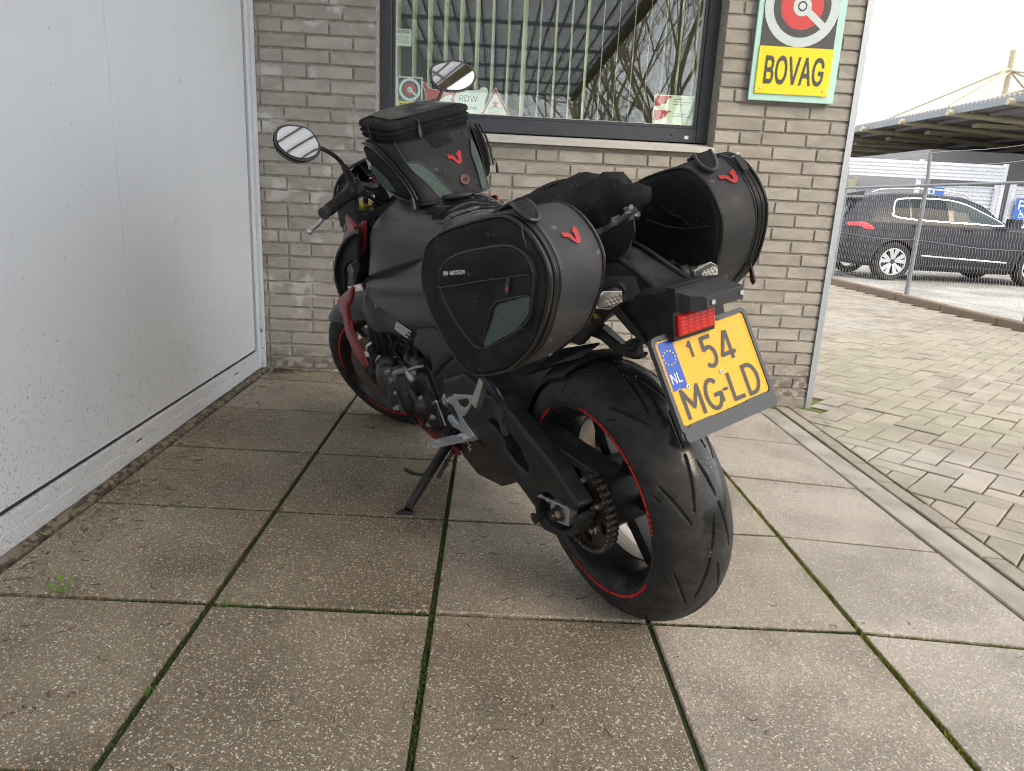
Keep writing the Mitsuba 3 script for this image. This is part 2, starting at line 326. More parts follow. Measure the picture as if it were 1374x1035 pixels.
for a in range(-70, 75):
    for b in range(-70, 75):
        if (a - b) % 4 == 0: r_ = [(a, b), (a + 2, b), (a + 2, b + 1), (a, b + 1)]
        elif (a - b) % 4 == 3: r_ = [(a, b), (a + 1, b), (a + 1, b + 2), (a, b + 2)]
        else: continue
        q = np.array(r_, float) * U; w = np.stack([(q[:, 0] + q[:, 1]) * S2 + 4.145, (q[:, 1] - q[:, 0]) * S2 + 4.03], 1)
        if w[:, 0].max() < 2.2 or w[:, 0].min() > 6.05 or w[:, 1].max() < 0 or w[:, 1].min() > 12.5: continue
        pg = sg.Polygon(w)
        if not region.contains(pg):
            pg = pg.intersection(region)
            if pg.is_empty or pg.geom_type != 'Polygon': continue
            pg = pg.simplify(1e-4)
        c = pg.centroid; pav.append((math.hypot(c.x - CAM[0], c.y - CAM[1]), c.x, c.y, np.array(pg.exterior.coords)[:-1]))
pav.sort(key=lambda t: t[0]); shown = 0; rest = []
for d_, cx, cy, pg in pav:
    m = pgram(pg)
    if m is None: continue
    vis = cx < 0.6 + 0.86 * (cy + 1.62) and (cy < 2.2 or cx > 0.55 + 0.45 * (cy + 1.467))
    if vis and shown < 300:
        put('paver', m, 'm_paver_%d' % R.choice([0, 0, 1, 1, 2, 3]), 'street', smooth=False); shown += 1
    else: rest.append(m)
put('far_paver', cat(rest), 'm_paver_0', 'street', smooth=False, kind='stuff')

# moss in the joints, grass tufts, litter
def tufts(n, where, hmax, spread):
    v, f = [], []
    for _ in range(n):
        x, y = where()
        h = hmax * R.uniform(0.3, 1.0); a = R.uniform(0, 6.283); w = h * R.uniform(0.35, 0.7); lx, ly = R.gauss(0, spread), R.gauss(0, spread)
        z0 = float(G(x, y)) - 0.009; k = len(v)
        v += [[x - math.cos(a) * w, y - math.sin(a) * w, z0], [x + math.cos(a) * w, y + math.sin(a) * w, z0], [x + lx, y + ly, z0 + h]]; f.append([k, k + 1, k + 2])
    return trimesh.Trimesh(v, f, process=False)
def along_y(xc, y0, y1, dens=0.0):
    def w():
        while True:
            y = R.uniform(y0, y1)
            if meshkit.fbm(np.array([xc * 5 + 3, y * 3.0, 1.0]), 3) + R.uniform(-.12, .12) > dens: return xc + R.gauss(0, 0.0040) + .004 * math.sin(y * 37 + xc * 9), y
    return w
def along_x(yc, x0, x1, dens=0.0):
    def w():
        while True:
            x = R.uniform(x0, x1)
            if meshkit.fbm(np.array([x * 3.0, yc * 5 + 3, 1.0]), 3) + R.uniform(-.12, .12) > dens: return x, yc + R.gauss(0, 0.0025)
    return w
ms = [tufts(2200, along_y(0.0, -0.6, 2.2, .34), 0.010, .002), tufts(3200, along_y(0.5, -0.6, 2.2, .32), 0.011, .002), tufts(900, along_y(1.0, -0.6, 2.2, .5), 0.009, .002)]
for yc in (-0.5, 0, 0.5, 1.0, 1.5, 2.0): ms.append(tufts(1800, along_x(yc, -0.45, 1.5, .40), 0.009, .002))
put('moss', cat(ms), 'm_moss', smooth=False, kind='stuff', label='dark green moss growing in the slab joints', category='moss')
ms = [tufts(6500, along_y(1.5, -0.7, 2.2, .33), 0.013, .003), tufts(900, along_y(2.0, 0.1, 2.1, .52), 0.006, .002)]
for yc in (-0.5, 0, 0.5, 1.0, 1.5): ms.append(tufts(900, along_x(yc, 1.05, 2.0, .42), 0.008, .002))
for _ in range(60):
    q = pav[R.randrange(0, 200)][3]; k = R.randrange(len(q)); p0, p1 = q[k], q[(k + 1) % len(q)]
    def w(p0=p0, p1=p1):
        t = R.random(); return p0[0] + (p1[0] - p0[0]) * t + R.gauss(0, .002), p0[1] + (p1[1] - p0[1]) * t + R.gauss(0, .002)
    ms.append(tufts(55, w, 0.007, .002))
put('moss', cat(ms), 'm_moss_yellow', smooth=False, kind='stuff', label='yellow green moss growing in the joints at the street side', category='moss')
def grass(x, y, n, h, sp):
    v, f = [], []
    for _ in range(n):
        a = R.uniform(0, 6.283); L = h * R.uniform(.5, 1); x0, y0 = x + R.gauss(0, sp), y + R.gauss(0, sp); z0 = float(G(x0, y0)) - .008; w = .0014
        for s in range(3):
            t0, t1 = s / 3, (s + 1) / 3; k = len(v)
            for t in (t0, t1):
                cx, cy, cz = x0 + math.cos(a) * L * .7 * t * t, y0 + math.sin(a) * L * .7 * t * t, z0 + L * (t - .25 * t * t); ww = w * (1 - t * .9)
                v += [[cx - math.sin(a) * ww, cy + math.cos(a) * ww, cz], [cx + math.sin(a) * ww, cy - math.cos(a) * ww, cz]]
            f += [[k, k + 1, k + 3], [k, k + 3, k + 2]]
    return trimesh.Trimesh(v, f, process=False)
put('grass_tuft', cat([grass(0.06 + R.gauss(0, .03), 0.002, 14, .022, .008) for _ in range(3)]), 'm_leaf', smooth=False, label='bright green grass tuft in the slab joint left of the motorcycle', category='grass')
put('grass_tuft', cat([grass(2.29, 1.90, 70, .03, .016)]), 'm_leaf', smooth=False, label='small green grass tuft between pavers beside the brick corner', category='grass')
put('grass_tuft', cat([grass(-0.30 + .022 * k, 0.502, 26, .016, .012) for k in range(4)]), 'm_leaf', smooth=False, label='short grass in the slab joint beside the white door', category='grass')
put('grass_tuft', grass(0.0, -0.30, 30, .016, .008), 'm_leaf', smooth=False, label='short grass in the long slab joint at the lower left, nearest the camera', category='grass')
put('grass_tuft', grass(0.49, -.25, 24, .014, .006), 'm_leaf', smooth=False, label='short grass in the long slab joint at the lower middle, nearest the camera', category='grass')
w_ = thing('weed', 'small green weed with rounded leaves at the joint by the white door', 'plant')
wx, wy = -0.335, 0.012; wz = float(G(wx, wy))
for k, (a, L, h_) in enumerate([(0.4, .034, .026), (1.9, .028, .030), (3.3, .032, .018), (4.6, .024, .014), (5.6, .030, .012)]):
    lf = sg.Point(0, 0).buffer(1, 8); lf = affinity.scale(lf, L * .30, L * .24)
    q = np.array(lf.exterior.coords)[:-1]; c_ = np.array([wx + math.cos(a) * L * .6, wy + math.sin(a) * L * .6, wz + h_])
    v = np.vstack([np.c_[c_[0] + q[:, 0] * math.cos(a) - q[:, 1] * math.sin(a), c_[1] + q[:, 0] * math.sin(a) + q[:, 1] * math.cos(a), c_[2] + q[:, 0] * .35 + np.abs(q[:, 1]) * .25], [c_]]); n = len(q)
    put('leaf', trimesh.Trimesh(v, [[i, (i + 1) % n, n] for i in range(n)], process=False), 'm_leaf', w_, smooth=False)
    put('stem', tube(smoothpath([[wx, wy, wz - .008], [(wx + c_[0]) / 2, (wy + c_[1]) / 2, wz + h_ * .7], c_], 4), .0011, 5), 'm_leaf', w_)
def litter(n, where, lmax):
    out = []
    for _ in range(n):
        x, y = where(); L = lmax * R.uniform(.3, 1) ** 1.5 + .006; a = R.uniform(0, 6.283); b = R.gauss(0, .9); r_ = R.uniform(.0005, .0011)
        p = []
        for t in np.linspace(0, 1, 5):
            p.append([x + L * (t - .5) * math.cos(a + b * t), y + L * (t - .5) * math.sin(a + b * t), float(G(x, y)) + r_ + .0012 + R.uniform(0, .002)])
        out.append(tube(p, r_ * np.array([1.3, 1, 1, .9, .6]), 4))
    return cat(out)
def w1(): return R.uniform(-.48, 1.05), R.uniform(-.62, 2.1)
def w2(): return -.49 + abs(R.gauss(0, .10)), R.uniform(-.2, 2.1)
def w3(): return R.uniform(-.5, .35), 2.215 - abs(R.gauss(0, .03))
def w4(): return -.49 + abs(R.gauss(0, .05)), 2.215 - abs(R.gauss(0, .06))
def w5(): return R.uniform(1.0, 2.6), R.uniform(-.5, 2.1)
put('leaf_litter', cat([litter(420, w1, .032), litter(190, w2, .035), litter(160, w3, .03), litter(130, w4, .03), litter(50, w5, .022)]), 'm_litter', smooth=False, kind='stuff', label='dry brown twigs and seed stalks strewn over the slabs', category='litter')

# ------------------------------------------------------------------ brick building
def brick_fn(base, k):
    def fn(p, n, uv):
        f = fbm(p.x * 14 + k, p.y * 14, p.z * 22, 4); s = fbm(p.x * 60, p.y * 60, p.z * 240 + k, 3); sp = noise(p.x * 420, p.y * 420, p.z * 420)
        c = mix(mi.Color3f(base) * 1.08, mi.Color3f(base) * 0.88, smoothstep(0.3, 0.7, f)); c = c * (0.92 + 0.16 * s)
        c = mix(c, mi.Color3f(0.10, 0.085, 0.07), smoothstep(0.80, 0.9, sp) * 0.45)
        # lime bloom on the left half, splash dirt low down
        bl = smoothstep(0.60, 0.74, fbm(p.x * 11 + 5, 0, p.z * 9 + 2, 4)) * smoothstep(0.35, 0.0, p.x)
        c = mix(c, mi.Color3f(0.56, 0.55, 0.53), bl * 0.6)
        dirt = smoothstep(0.16, -0.10, p.z - 0.12 * fbm(p.x * 16, 0, p.z * 16, 3)) * smoothstep(0.30, 0.6, fbm(p.x * 38, 0, p.z * 38, 3))
        return mix(c, mi.Color3f(0.075, 0.060, 0.048), dirt * 0.75)
    return fn
def brick_bump(p, n, uv): return fbm(p.x * 120, p.y * 120, p.z * 260, 3) * 0.0016
BR = [(0.340, 0.318, 0.286), (0.362, 0.340, 0.310), (0.315, 0.294, 0.262), (0.350, 0.323, 0.290), (0.378, 0.356, 0.326)]
for i, b in enumerate(BR): pri('s_tmp', proc(brick_fn(b, i * 2.3)), 0.82); bump('m_brick_%d' % i, 's_tmp', brick_bump, 6e-4)
def mortar_fn(p, n, uv):
    f = fbm(p.x * 40, p.y * 40, p.z * 40, 4); g = noise(p.x * 500, p.y * 500, p.z * 500); l = smoothstep(0.30, -0.05, p.x)
    c = mix(mi.Color3f(0.27, 0.248, 0.212), mi.Color3f(0.37, 0.348, 0.308), smoothstep(0.35, 0.65, f) * (0.6 + 0.4 * l))
    return mix(c, mi.Color3f(0.60, 0.59, 0.56), smoothstep(0.60, 0.76, fbm(p.x * 13 + 5, 0, p.z * 9 + 2, 4)) * l * 0.8) * (0.6 + 0.55 * g)
pri('s_tmp', proc(mortar_fn), 0.95); bump('m_mortar', 's_tmp', lambda p, n, uv: fbm(p.x * 170, p.y * 170, p.z * 170, 3) * 0.004, 8e-4)
bld = thing('brick_building', 'grey brown brick building with a wide window, behind the motorcycle', 'building')
CP, Z0 = 0.0643, 0.0085; OX0, OX1, OZ0, OZ1 = 0.02, 1.671, 1.176, 2.39; TOP = 2.87
KT = int((TOP - Z0) / CP)
# brickwork core: mortar plane 6 mm behind the brick faces, as boxes round the opening
MY = WY + 0.007
core = [box(WX0 - 0.4, OX0 + .002, MY, WY + 0.3, -0.3, TOP), box(OX1 - .002, WX1 - .004, MY, WY + 0.3, -0.3, TOP), box(OX0 + .002, OX1 - .002, MY, WY + 0.3, -0.3, OZ0 - .0012), box(OX0 + .002, OX1 - .002, MY, WY + 0.3, OZ1, TOP), box(WX1 - 0.12, WX1 - .004, WY + 0.3, 9.0, -0.3, TOP)]
put('mortar', cat(core), 'm_mortar', bld, smooth=False)
def brick(x0, x1, z0, z1, y=WY, dep=0.10, c=0.0022):
    dy = R.gauss(0, 0.0010); a = R.gauss(0, 0.0012)
    w = lambda: R.gauss(0, 0.0007)
    fr = [[x0 + c, y + dy - a, z0 + c], [x1 - c, y + dy + a, z0 + c], [x1 - c, y + dy + a, z1 - c], [x0 + c, y + dy - a, z1 - c]]
    md = [[x0 + w(), y + dy - a + c, z0 + w()], [x1 + w(), y + dy + a + c, z0 + w()], [x1 + w(), y + dy + a + c, z1 + w()], [x0 + w(), y + dy - a + c, z1 + w()]]
    bk_ = [[p[0], y + dep, p[2]] for p in md]; v = np.array(fr + md + bk_); f = [[0, 1, 2], [0, 2, 3]]
    for o in (0, 4):
        for k in range(4):
            l = (k + 1) % 4; f += [[o + k, o + 4 + k, o + 4 + l], [o + k, o + 4 + l, o + l]]
    return trimesh.Trimesh(v, f, process=False)
S_, H_ = 0.2205, 0.1102
vis_b, hid_b = [], []
for k in range(-2, KT):
    z0 = Z0 + k * CP + 0.0005; z1 = z0 + 0.0525
    runs = [(WX0 - 0.25, WX1)] if z1 < OZ0 - .004 else [(WX0 - 0.25, OX0), (OX1, WX1)] if z0 < OZ1 else [(WX0 - 0.25, WX1)]
    for (a, b) in runs:
        # wild bond, worked from the right end of each run
        x = b; first = True; stretch = 0
        while x > a + 0.02:
            if first: L = S_ if k % 2 else (H_ if R.random() < .7 else S_ * .72); first = False
            elif stretch >= 3 or (R.random() < 0.27 and stretch >= 1): L = H_; stretch = 0
            else: L = S_; stretch += 1
            if x - L < a + 0.06: L = x - a
            x0, x1 = x - L + 0.010, x
            if x - L <= a + 1e-6: x0 = a
            hidden = (x1 < WX0 - .02) or z0 > 1.98 or z1 < float(G((x0 + x1) / 2, WY)) - .01
            # behind the motorcycle nothing of the wall shows
            if 0.35 < x0 and x1 < 1.30 and z1 < 0.93: hidden = True
            m = brick(x0, x1, z0, z1, dep=0.105 if abs(x1 - OX0) < .02 or abs(x0 - OX1) < .02 else 0.03)
            (hid_b if hidden else vis_b).append(((x0 + x1) / 2, (z0 + z1) / 2, m)); x -= L
vis_b.sort(key=lambda t: math.hypot(t[0] - .7, t[1] - .8))
for t in vis_b[:300]: put('brick', t[2], 'm_brick_%d' % R.choice([0, 0, 1, 2, 3, 4]), bld, smooth=False)
put('more_brick', cat([t[2] for t in vis_b[300:]] + [t[2] for t in hid_b]), 'm_brick_0', bld, smooth=False, kind='stuff')
# header soldier over the window, roof edge, galvanised corner strip
put('corner_strip', cat(box(WX1 + .0005, WX1 + .014, WY - 0.012, WY + 0.085, float(G(2.3, WY)) - .02, TOP), box(WX1 - .018, WX1 + .0005, WY - .0125, WY - .010, float(G(2.3, WY)) - .02, TOP)), 'm_galv', bld, smooth=False)
put('foundation', box(0.9, WX1 + .0, WY - .006, WY + .02, -0.3, float(G(1.9, WY)) + .012), 'm_mortar', bld, smooth=False)
# side wall to the street, beyond the corner
put('side_wall', box(WX1 - .004, WX1 + .004, WY + 0.09, 9.0, -0.3, TOP), 'm_brick_2', bld, smooth=False)
# window: frame with rebate, sill, two panes
win = key('window', bld)
FY = WY + 0.118; FW = 0.066
def rect_ring(x0, x1, z0, z1, w, y0, y1, b=.003):
    return cat(box(x0, x0 + w, y0, y1, z0, z1, b), box(x1 - w, x1, y0, y1, z0, z1, b), box(x0 + w, x1 - w, y0 + .0004, y1, z0, z0 + w, b), box(x0 + w, x1 - w, y0 + .0004, y1, z1 - w, z1, b))
WZ0 = 1.232
scene[win] = mikit.ply(rect_ring(OX0 - .006, OX1 + .006, WZ0, OZ1, FW, FY, FY + .07), 'm_grey_frame', smooth=False)
put('rebate', rect_ring(OX0 - .006 + FW + .0005, OX1 + .006 - FW - .0005, WZ0 + FW + .0005, OZ1 - FW, .016, FY + .012, FY + .06, .002), 'm_grey_frame', win, smooth=False)
put('gasket', rect_ring(OX0 + .008 + FW + .002, OX1 - .008 - FW - .002, WZ0 + FW + .0145, OZ1 - FW - .015, .005, FY + .022, FY + .05, .001), 'm_sealant' if 'm_sealant' in scene else pri('m_sealant', (0.55, 0.56, 0.55), .6), win, smooth=False)
scene['m_glass'] = {'type': 'thindielectric', 'int_ior': 1.52, 'specular_reflectance': rgb((0.95, 0.98, 1.0)), 'specular_transmittance': rgb((0.95, 0.985, 0.955))}
gx0, gx1, gz0, gz1 = OX0 + .075, OX1 - .075, WZ0 + FW + .014, OZ1 - FW - .014
def vrect(x0, x1, z0, z1, y): return trimesh.Trimesh([[x0, y, z0], [x1, y, z0], [x1, y, z1], [x0, y, z1]], [[0, 1, 2], [0, 2, 3]], process=False)
put('pane', vrect(gx0, gx1, gz0, gz1, FY + .028), 'm_glass', win, smooth=False); put('pane', vrect(gx0, gx1, gz0, gz1, FY + .044), 'm_glass', win, smooth=False)
pri('m_sill', (0.50, 0.49, 0.46), 0.5)
put('sill', cat(hull([[OX0 + .001, WY - .030, 1.200], [OX1 - .001, WY - .030, 1.200], [OX0 + .001, WY - .030, 1.1765], [OX1 - .001, WY - .030, 1.1765], [OX0 + .001, FY + .03, 1.229], [OX1 - .001, FY + .03, 1.229], [OX0 + .001, FY + .03, 1.1765], [OX1 - .001, FY + .03, 1.1765]])), 'm_sill', win, smooth=False)
put('maker_dot', mv(cyl((0, 0, 0), (0, -.001, 0), .009, n=20), (1.562, FY - .0003, 1.256), s=(1.25, 1, 1)), 'm_white', win, smooth=False)
put('drain_cap', cat([box(1.48, 1.489, FY - .004, FY, 1.262, 1.270, .001)]), 'm_black', win, smooth=False)
# dim room behind the window
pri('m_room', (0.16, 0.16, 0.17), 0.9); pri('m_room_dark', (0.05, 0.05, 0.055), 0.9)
RY = FY + .075
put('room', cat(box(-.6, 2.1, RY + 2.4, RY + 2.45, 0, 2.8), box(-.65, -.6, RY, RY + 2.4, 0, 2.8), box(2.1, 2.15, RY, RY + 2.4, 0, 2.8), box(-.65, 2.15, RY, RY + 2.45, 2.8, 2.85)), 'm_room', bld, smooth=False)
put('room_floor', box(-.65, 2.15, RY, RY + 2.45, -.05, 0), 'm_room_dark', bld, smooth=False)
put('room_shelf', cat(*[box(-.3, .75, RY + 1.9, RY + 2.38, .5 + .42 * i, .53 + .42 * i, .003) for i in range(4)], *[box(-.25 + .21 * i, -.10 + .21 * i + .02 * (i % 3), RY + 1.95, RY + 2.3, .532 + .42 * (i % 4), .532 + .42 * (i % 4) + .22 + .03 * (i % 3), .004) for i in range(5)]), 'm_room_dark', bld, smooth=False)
# vertical blind slats, hung inside
pri('m_slat', (0.74, 0.75, 0.63), 0.75, two=True)
bl = thing('vertical_blind', 'open vertical blind of pale yellow green slats behind the window glass', 'blind')
put('head_rail', box(OX0 + .05, OX1 - .05, FY + .10, FY + .15, 2.34, 2.38, .003), 'm_white', bl, smooth=False)
for i in range(20):
    x = 0.098 + 0.0787 * i; a = math.radians(90 - 9.5 + R.gauss(0, 1.6) + (-7 if i in (8, 12) else 0)); ca, sa = math.cos(a), math.sin(a); w = .0445
    # a lightly curved strip
    v, f = [], []
    for k, t in enumerate(np.linspace(-1, 1, 5)):
        ox, oy = t * w * ca - sa * .003 * (1 - t * t), t * w * sa + ca * .003 * (1 - t * t)
        v += [[x + ox, FY + .125 + oy, 1.262], [x + ox, FY + .125 + oy, 2.345]]
        if k: f += [[2 * k - 2, 2 * k, 2 * k + 1], [2 * k - 2, 2 * k + 1, 2 * k - 1]]
    put('slat', trimesh.Trimesh(v, f, process=False), 'm_slat', bl, smooth=True)
# stickers on the inside of the glass: a carrier and its print, seen through the pane
SY = FY + .0452
pri('m_st_pale', (0.78, 0.84, 0.78), .6); pri('m_st_cream', (0.72, 0.76, 0.62), .6); pri('m_st_dark', (0.05, 0.075, 0.09), .6); pri('m_st_red', (0.52, 0.07, 0.06), .6); pri('m_st_grey', (0.30, 0.36, 0.33), .6); pri('m_st_yellow', (0.72, 0.66, 0.02), .5)
def lay(poly, y, t=0.0004): return xz(ext(poly, t), y)
def rr(x0, x1, z0, z1, r=.006): return sg.box(x0 + r, z0 + r, x1 - r, z1 - r).buffer(r, 6)
def lines(x0, x1, z1, dz, ws, h=.0035): return shapely.union_all([sg.box(x0, z1 - i * dz - h, x0 + (x1 - x0) * w, z1 - i * dz) for i, w in enumerate(ws)])
s = thing('window_sticker', 'small pale notice sticker with grey lines at the upper left of the window', 'sticker')
put('carrier', lay(rr(.094, .170, 1.614, 1.692), SY + .0008), 'm_st_pale', s, smooth=False)
put('print', lay(shapely.union_all([lines(.097, .166, 1.688, .0062, [.9, .95, .9], .005), lines(.101, .166, 1.660, .0088, [.9, .85, .8, .9], .003)]), SY + .0003), 'm_st_grey', s, smooth=False)
def wheel_emblem(cx, cz, r, y, mats, st, dy):
    """steering-wheel like emblem: square, pale ring, dark ring, red disc, hub and spoke"""
    C_ = sg.Point(cx, cz); sp = affinity.translate(affinity.rotate(sg.box(0, -.09 * r, .78 * r, .09 * r), -37, origin=(0, 0)), cx, cz)
    L = [('ring', C_.buffer(r, 32).difference(C_.buffer(.76 * r, 32)), 1), ('dark_ring', C_.buffer(.765 * r, 32).difference(C_.buffer(.575 * r, 32)).difference(sp), 0), ('red_disc', C_.buffer(.58 * r, 32).difference(sp).difference(C_.buffer(.24 * r, 24)), 2),
         ('hub', shapely.union_all([C_.buffer(.245 * r, 24), sp]).difference(C_.buffer(.125 * r, 24)), 1), ('hub_ring', C_.buffer(.13 * r, 24).difference(C_.buffer(.08 * r, 24)), 0), ('hub_eye', C_.buffer(.085 * r, 24), 1)]
    for i, (nm, g, m_) in enumerate(L): put(nm, lay(g, y - dy * (i % 2 + 1), .0005), mats[m_], st, smooth=False)
s = thing('window_sticker', 'square sticker with red wheel emblem above a yellow band reading BOVAG, inside the window', 'sticker')
put('carrier', lay(rr(.102, .228, 1.292, 1.476, .003), SY + .0012), 'm_st_pale', s, smooth=False)
put('dark_square', lay(sg.box(.108, 1.362, .222, 1.470), SY + .0007), 'm_st_dark', s, smooth=False); put('yellow_band', lay(sg.box(.108, 1.296, .222, 1.3615), SY + .0007), 'm_st_yellow', s, smooth=False)
wheel_emblem(.165, 1.416, .0535, SY + .0003, ['m_st_dark', 'm_st_pale', 'm_st_red'], s, .0001)
put('lettering', mv(xz(text('BOVAG', .098, .036, .0004)), (.116, SY + .0003, 1.316)), 'm_st_dark', s, smooth=False)
s = thing('window_sticker', 'red and pale shield sticker with a white feather and the letters RDW', 'sticker')
cart = spl([(.228, 1.456), (.246, 1.452), (.262, 1.430), (.30, 1.424), (.36, 1.430), (.42, 1.428), (.50, 1.432), (.527, 1.446), (.548, 1.442), (.556, 1.425), (.548, 1.402), (.540, 1.37), (.545, 1.33), (.55, 1.302), (.40, 1.302), (.25, 1.302), (.24, 1.34), (.245, 1.38), (.236, 1.42), (.226, 1.436)], 4)
redz = spl([(.20, 1.50), (.41, 1.50), (.402, 1.425), (.385, 1.39), (.392, 1.36), (.40, 1.34), (.33, 1.322), (.20, 1.325)], 4)
put('carrier', lay(cart, SY + .0008), 'm_st_pale', s, smooth=False); put('red_field', lay(cart.buffer(-.003).intersection(redz), SY + .0003), 'm_st_red', s, smooth=False)
fea = spl([(.262, 1.335), (.272, 1.362), (.30, 1.378), (.325, 1.380), (.345, 1.396), (.378, 1.402), (.368, 1.378), (.375, 1.362), (.352, 1.352), (.335, 1.338), (.30, 1.342), (.283, 1.345)], 4)
put('feather', lay(fea, SY - .0001), 'm_st_cream', s, smooth=False)
put('lettering', cat(mv(xz(text('RDW', .092, .030, .0004, False)), (.412, SY + .0003, 1.374)), mv(xz(text('erkend', .098, .021, .0004, False)), (.400, SY + .0003, 1.336))), 'm_st_dark', s, smooth=False)
s = thing('window_sticker', 'triangular warning sticker with red border and a small red figure', 'sticker')
tri = sg.Polygon([(.520, 1.312), (.670, 1.312), (.592, 1.445)]).buffer(.003)
put('carrier', lay(shapely.union_all([tri, sg.box(.522, 1.293, .676, 1.313)]), SY + .0008), 'm_st_pale', s, smooth=False)
put('border', lay(tri.buffer(-.003).difference(tri.buffer(-.012)), SY + .0003), 'm_st_red', s, smooth=False)
put('figure', lay(shapely.union_all([sg.Point(.593, 1.378).buffer(.006), sg.box(.586, 1.354, .600, 1.374), sg.LineString([(.58, 1.352), (.593, 1.364), (.607, 1.352)]).buffer(.0028), sg.LineString([(.578, 1.375), (.593, 1.368), (.608, 1.375)]).buffer(.0025)]), SY + .0003), 'm_st_red', s, smooth=False)
put('print', lay(shapely.union_all([lines(.530, .664, 1.306, .007, [.95], .003), lines(.558, .626, 1.338, .006, [.9, .8], .002), sg.LineString([(.560, 1.346), (.570, 1.353), (.578, 1.342)]).buffer(.0015), sg.LineString([(.608, 1.344), (.618, 1.355), (.630, 1.342)]).buffer(.0015)]), SY + .0003), 'm_st_grey', s, smooth=False)
s = thing('window_sticker', 'pale sticker with three red flag shapes at the lower right of the window', 'sticker')
put('carrier', lay(rr(1.391, 1.600, 1.290, 1.458, .004), SY + .0008), 'm_st_pale', s, smooth=False)
for i, zt in enumerate((1.455, 1.386, 1.318)):
    fl = spl([(1.396, zt - .002), (1.42, zt - .002), (1.482, zt - .003), (1.462, zt - .018), (1.454, zt - .036), (1.43, zt - .044), (1.396, zt - .052)], 4) if i < 2 else sg.box(1.396, 1.2935, 1.46, zt - .004)
    put('red_flag', lay(fl, SY + .0003), 'm_st_red', s, smooth=False)
    if i < 2: put('print', lay(lines(1.487, 1.585, zt - .014, .012, [.5, .95, .6] if i == 0 else [.8, .98], .004), SY + .0003), 'm_st_grey', s, smooth=False)

# ------------------------------------------------------------------ sign on the wall
sgn = thing('wall_sign', 'aqua edged wall sign with red wheel emblem and yellow band reading BOVAG', 'sign')
pri('m_sg_aqua', (0.44, 0.70, 0.66), 0.35); pri('m_sg_dark', (0.055, 0.055, 0.06), 0.4); pri('m_sg_pale', (0.52, 0.60, 0.62), 0.35); pri('m_sg_red', (0.56, 0.045, 0.05), 0.4); pri('m_sg_yellow', (0.85, 0.68, 0.01), 0.35)
put('light_box', cat(box(1.8025, 2.2145, WY - .026, WY - .008, 1.4305, 2.058, .002)), 'm_galv', sgn, smooth=False)
put('aqua_panel', box(1.801, 2.216, WY - .034, WY - .026, 1.429, 2.06, .002), 'm_sg_aqua', sgn, smooth=False)
SGY = WY - .0345
put('dark_panel', xz(ext(sg.box(1.828, 1.670, 2.178, 2.026), .004), SGY), 'm_sg_dark', sgn, smooth=False)
put('yellow_panel', xz(ext(rr(1.826, 2.180, 1.460, 1.6685, .003), .008), SGY), 'm_sg_yellow', sgn, smooth=False)
wheel_emblem(2.003, 1.846, .176, SGY - .0042, ['m_sg_dark', 'm_sg_pale', 'm_sg_red'], sgn, .0008)
put('lettering', mv(xz(text('BOVAG', .286, .127, .0012)), (1.860, SGY - .0082, 1.502)), 'm_sg_dark', sgn, smooth=False)
for x in (1.850, 2.156): put('screw', mv(cyl((0, 0, 0), (0, -.004, 0), .0055, n=14, b=.001), (x, SGY - .008, 1.484)), 'm_steel', sgn)

# ------------------------------------------------------------------ white door panel on the left
dr_ = thing('sectional_door', 'large white door panel with mud specks along its bottom edge, left', 'door')
def speck_fn(base):
    def fn(p, n, uv):
        low = smoothstep(0.75, 0.05, p.z - 0.10 * noise(p.y * 3, p.z * 3)); nb = smoothstep(1.2, 0.4, p.y) * 0.5 + 0.5
        wy, wz = p.y + 0.012 * noise(p.y * 60, p.z * 60), p.z + 0.016 * noise(p.y * 60 + 9, p.z * 60)
        d1, d2, w = voronoi(wy * 150, wz * 95); th = 1.0 - 0.62 * low * low * low * nb * (0.4 + 1.1 * fbm(p.y * 5, p.z * 5, 0, 3)) - 0.012
        s = smoothstep(0.30, 0.18, d1 + 0.22 * cell_rand(dr.floor(w * 997), 3, 1) * w) * smoothstep(th, th + 0.02, w) * (0.4 + 0.6 * cell_rand(dr.floor(w * 1999), 1, 2))
        e1, e2, w2 = voronoi(wy * 52 + 3, wz * 36); s2 = smoothstep(0.13, 0.07, e1) * smoothstep(0.975 - 0.25 * low * low * low, 0.985 - 0.25 * low * low * low, w2) * 0.7
        run = smoothstep(0.55, 0.8, fbm(p.y * 7, p.z * 1.5, 0, 3)) * 0.02
        return mix(mi.Color3f(base) * (1 - run), mi.Color3f(0.10, 0.075, 0.05), dr.minimum(s + s2, 1.0) * 0.85)
    return fn
pri('s_tmp', proc(speck_fn((0.60, 0.635, 0.685))), 0.42); bump('m_door', 's_tmp', lambda p, n, uv: fbm(p.y * 0.9, p.z * 0.9, 0, 2) * 0.002 + fbm(p.y * 160, p.z * 160, 0, 2) * 0.00012, 2e-3)
pri('m_door_frame', proc(speck_fn((0.57, 0.60, 0.64))), 0.4)
y = -9.0; dx = -0.566
for y0_, y1_ in ((-9.0, -2.05), (-2.048, 0.896), (0.8985, 2.131)): put('leaf', box(-0.62, dx, y0_, y1_, 0.116, 2.80, .0008), 'm_door', dr_, smooth=False)
put('gasket', cat(box(-0.60, dx - .004, 2.131, 2.1465, 0.1035, 2.80), box(-0.60, dx - .004, -9.0, 2.131, 0.1035, 0.116)), 'm_black', dr_, smooth=False)
put('bottom_rail', cat(box(-0.60, -0.5575, -9.0, 2.1465, 0.062, 0.1035, .0015), box(-0.60, -0.556, -9.0, 2.1465, 0.014, 0.0615, .0015)), 'm_door_frame', dr_, smooth=False)
put('jamb', cat(box(-0.60, -0.556, 2.1465, 2.222, 0.012, 2.80, .002), box(-0.5565, -0.540, 2.186, 2.223, 0.012, 2.80, .002)), 'm_door_frame', dr_, smooth=False)
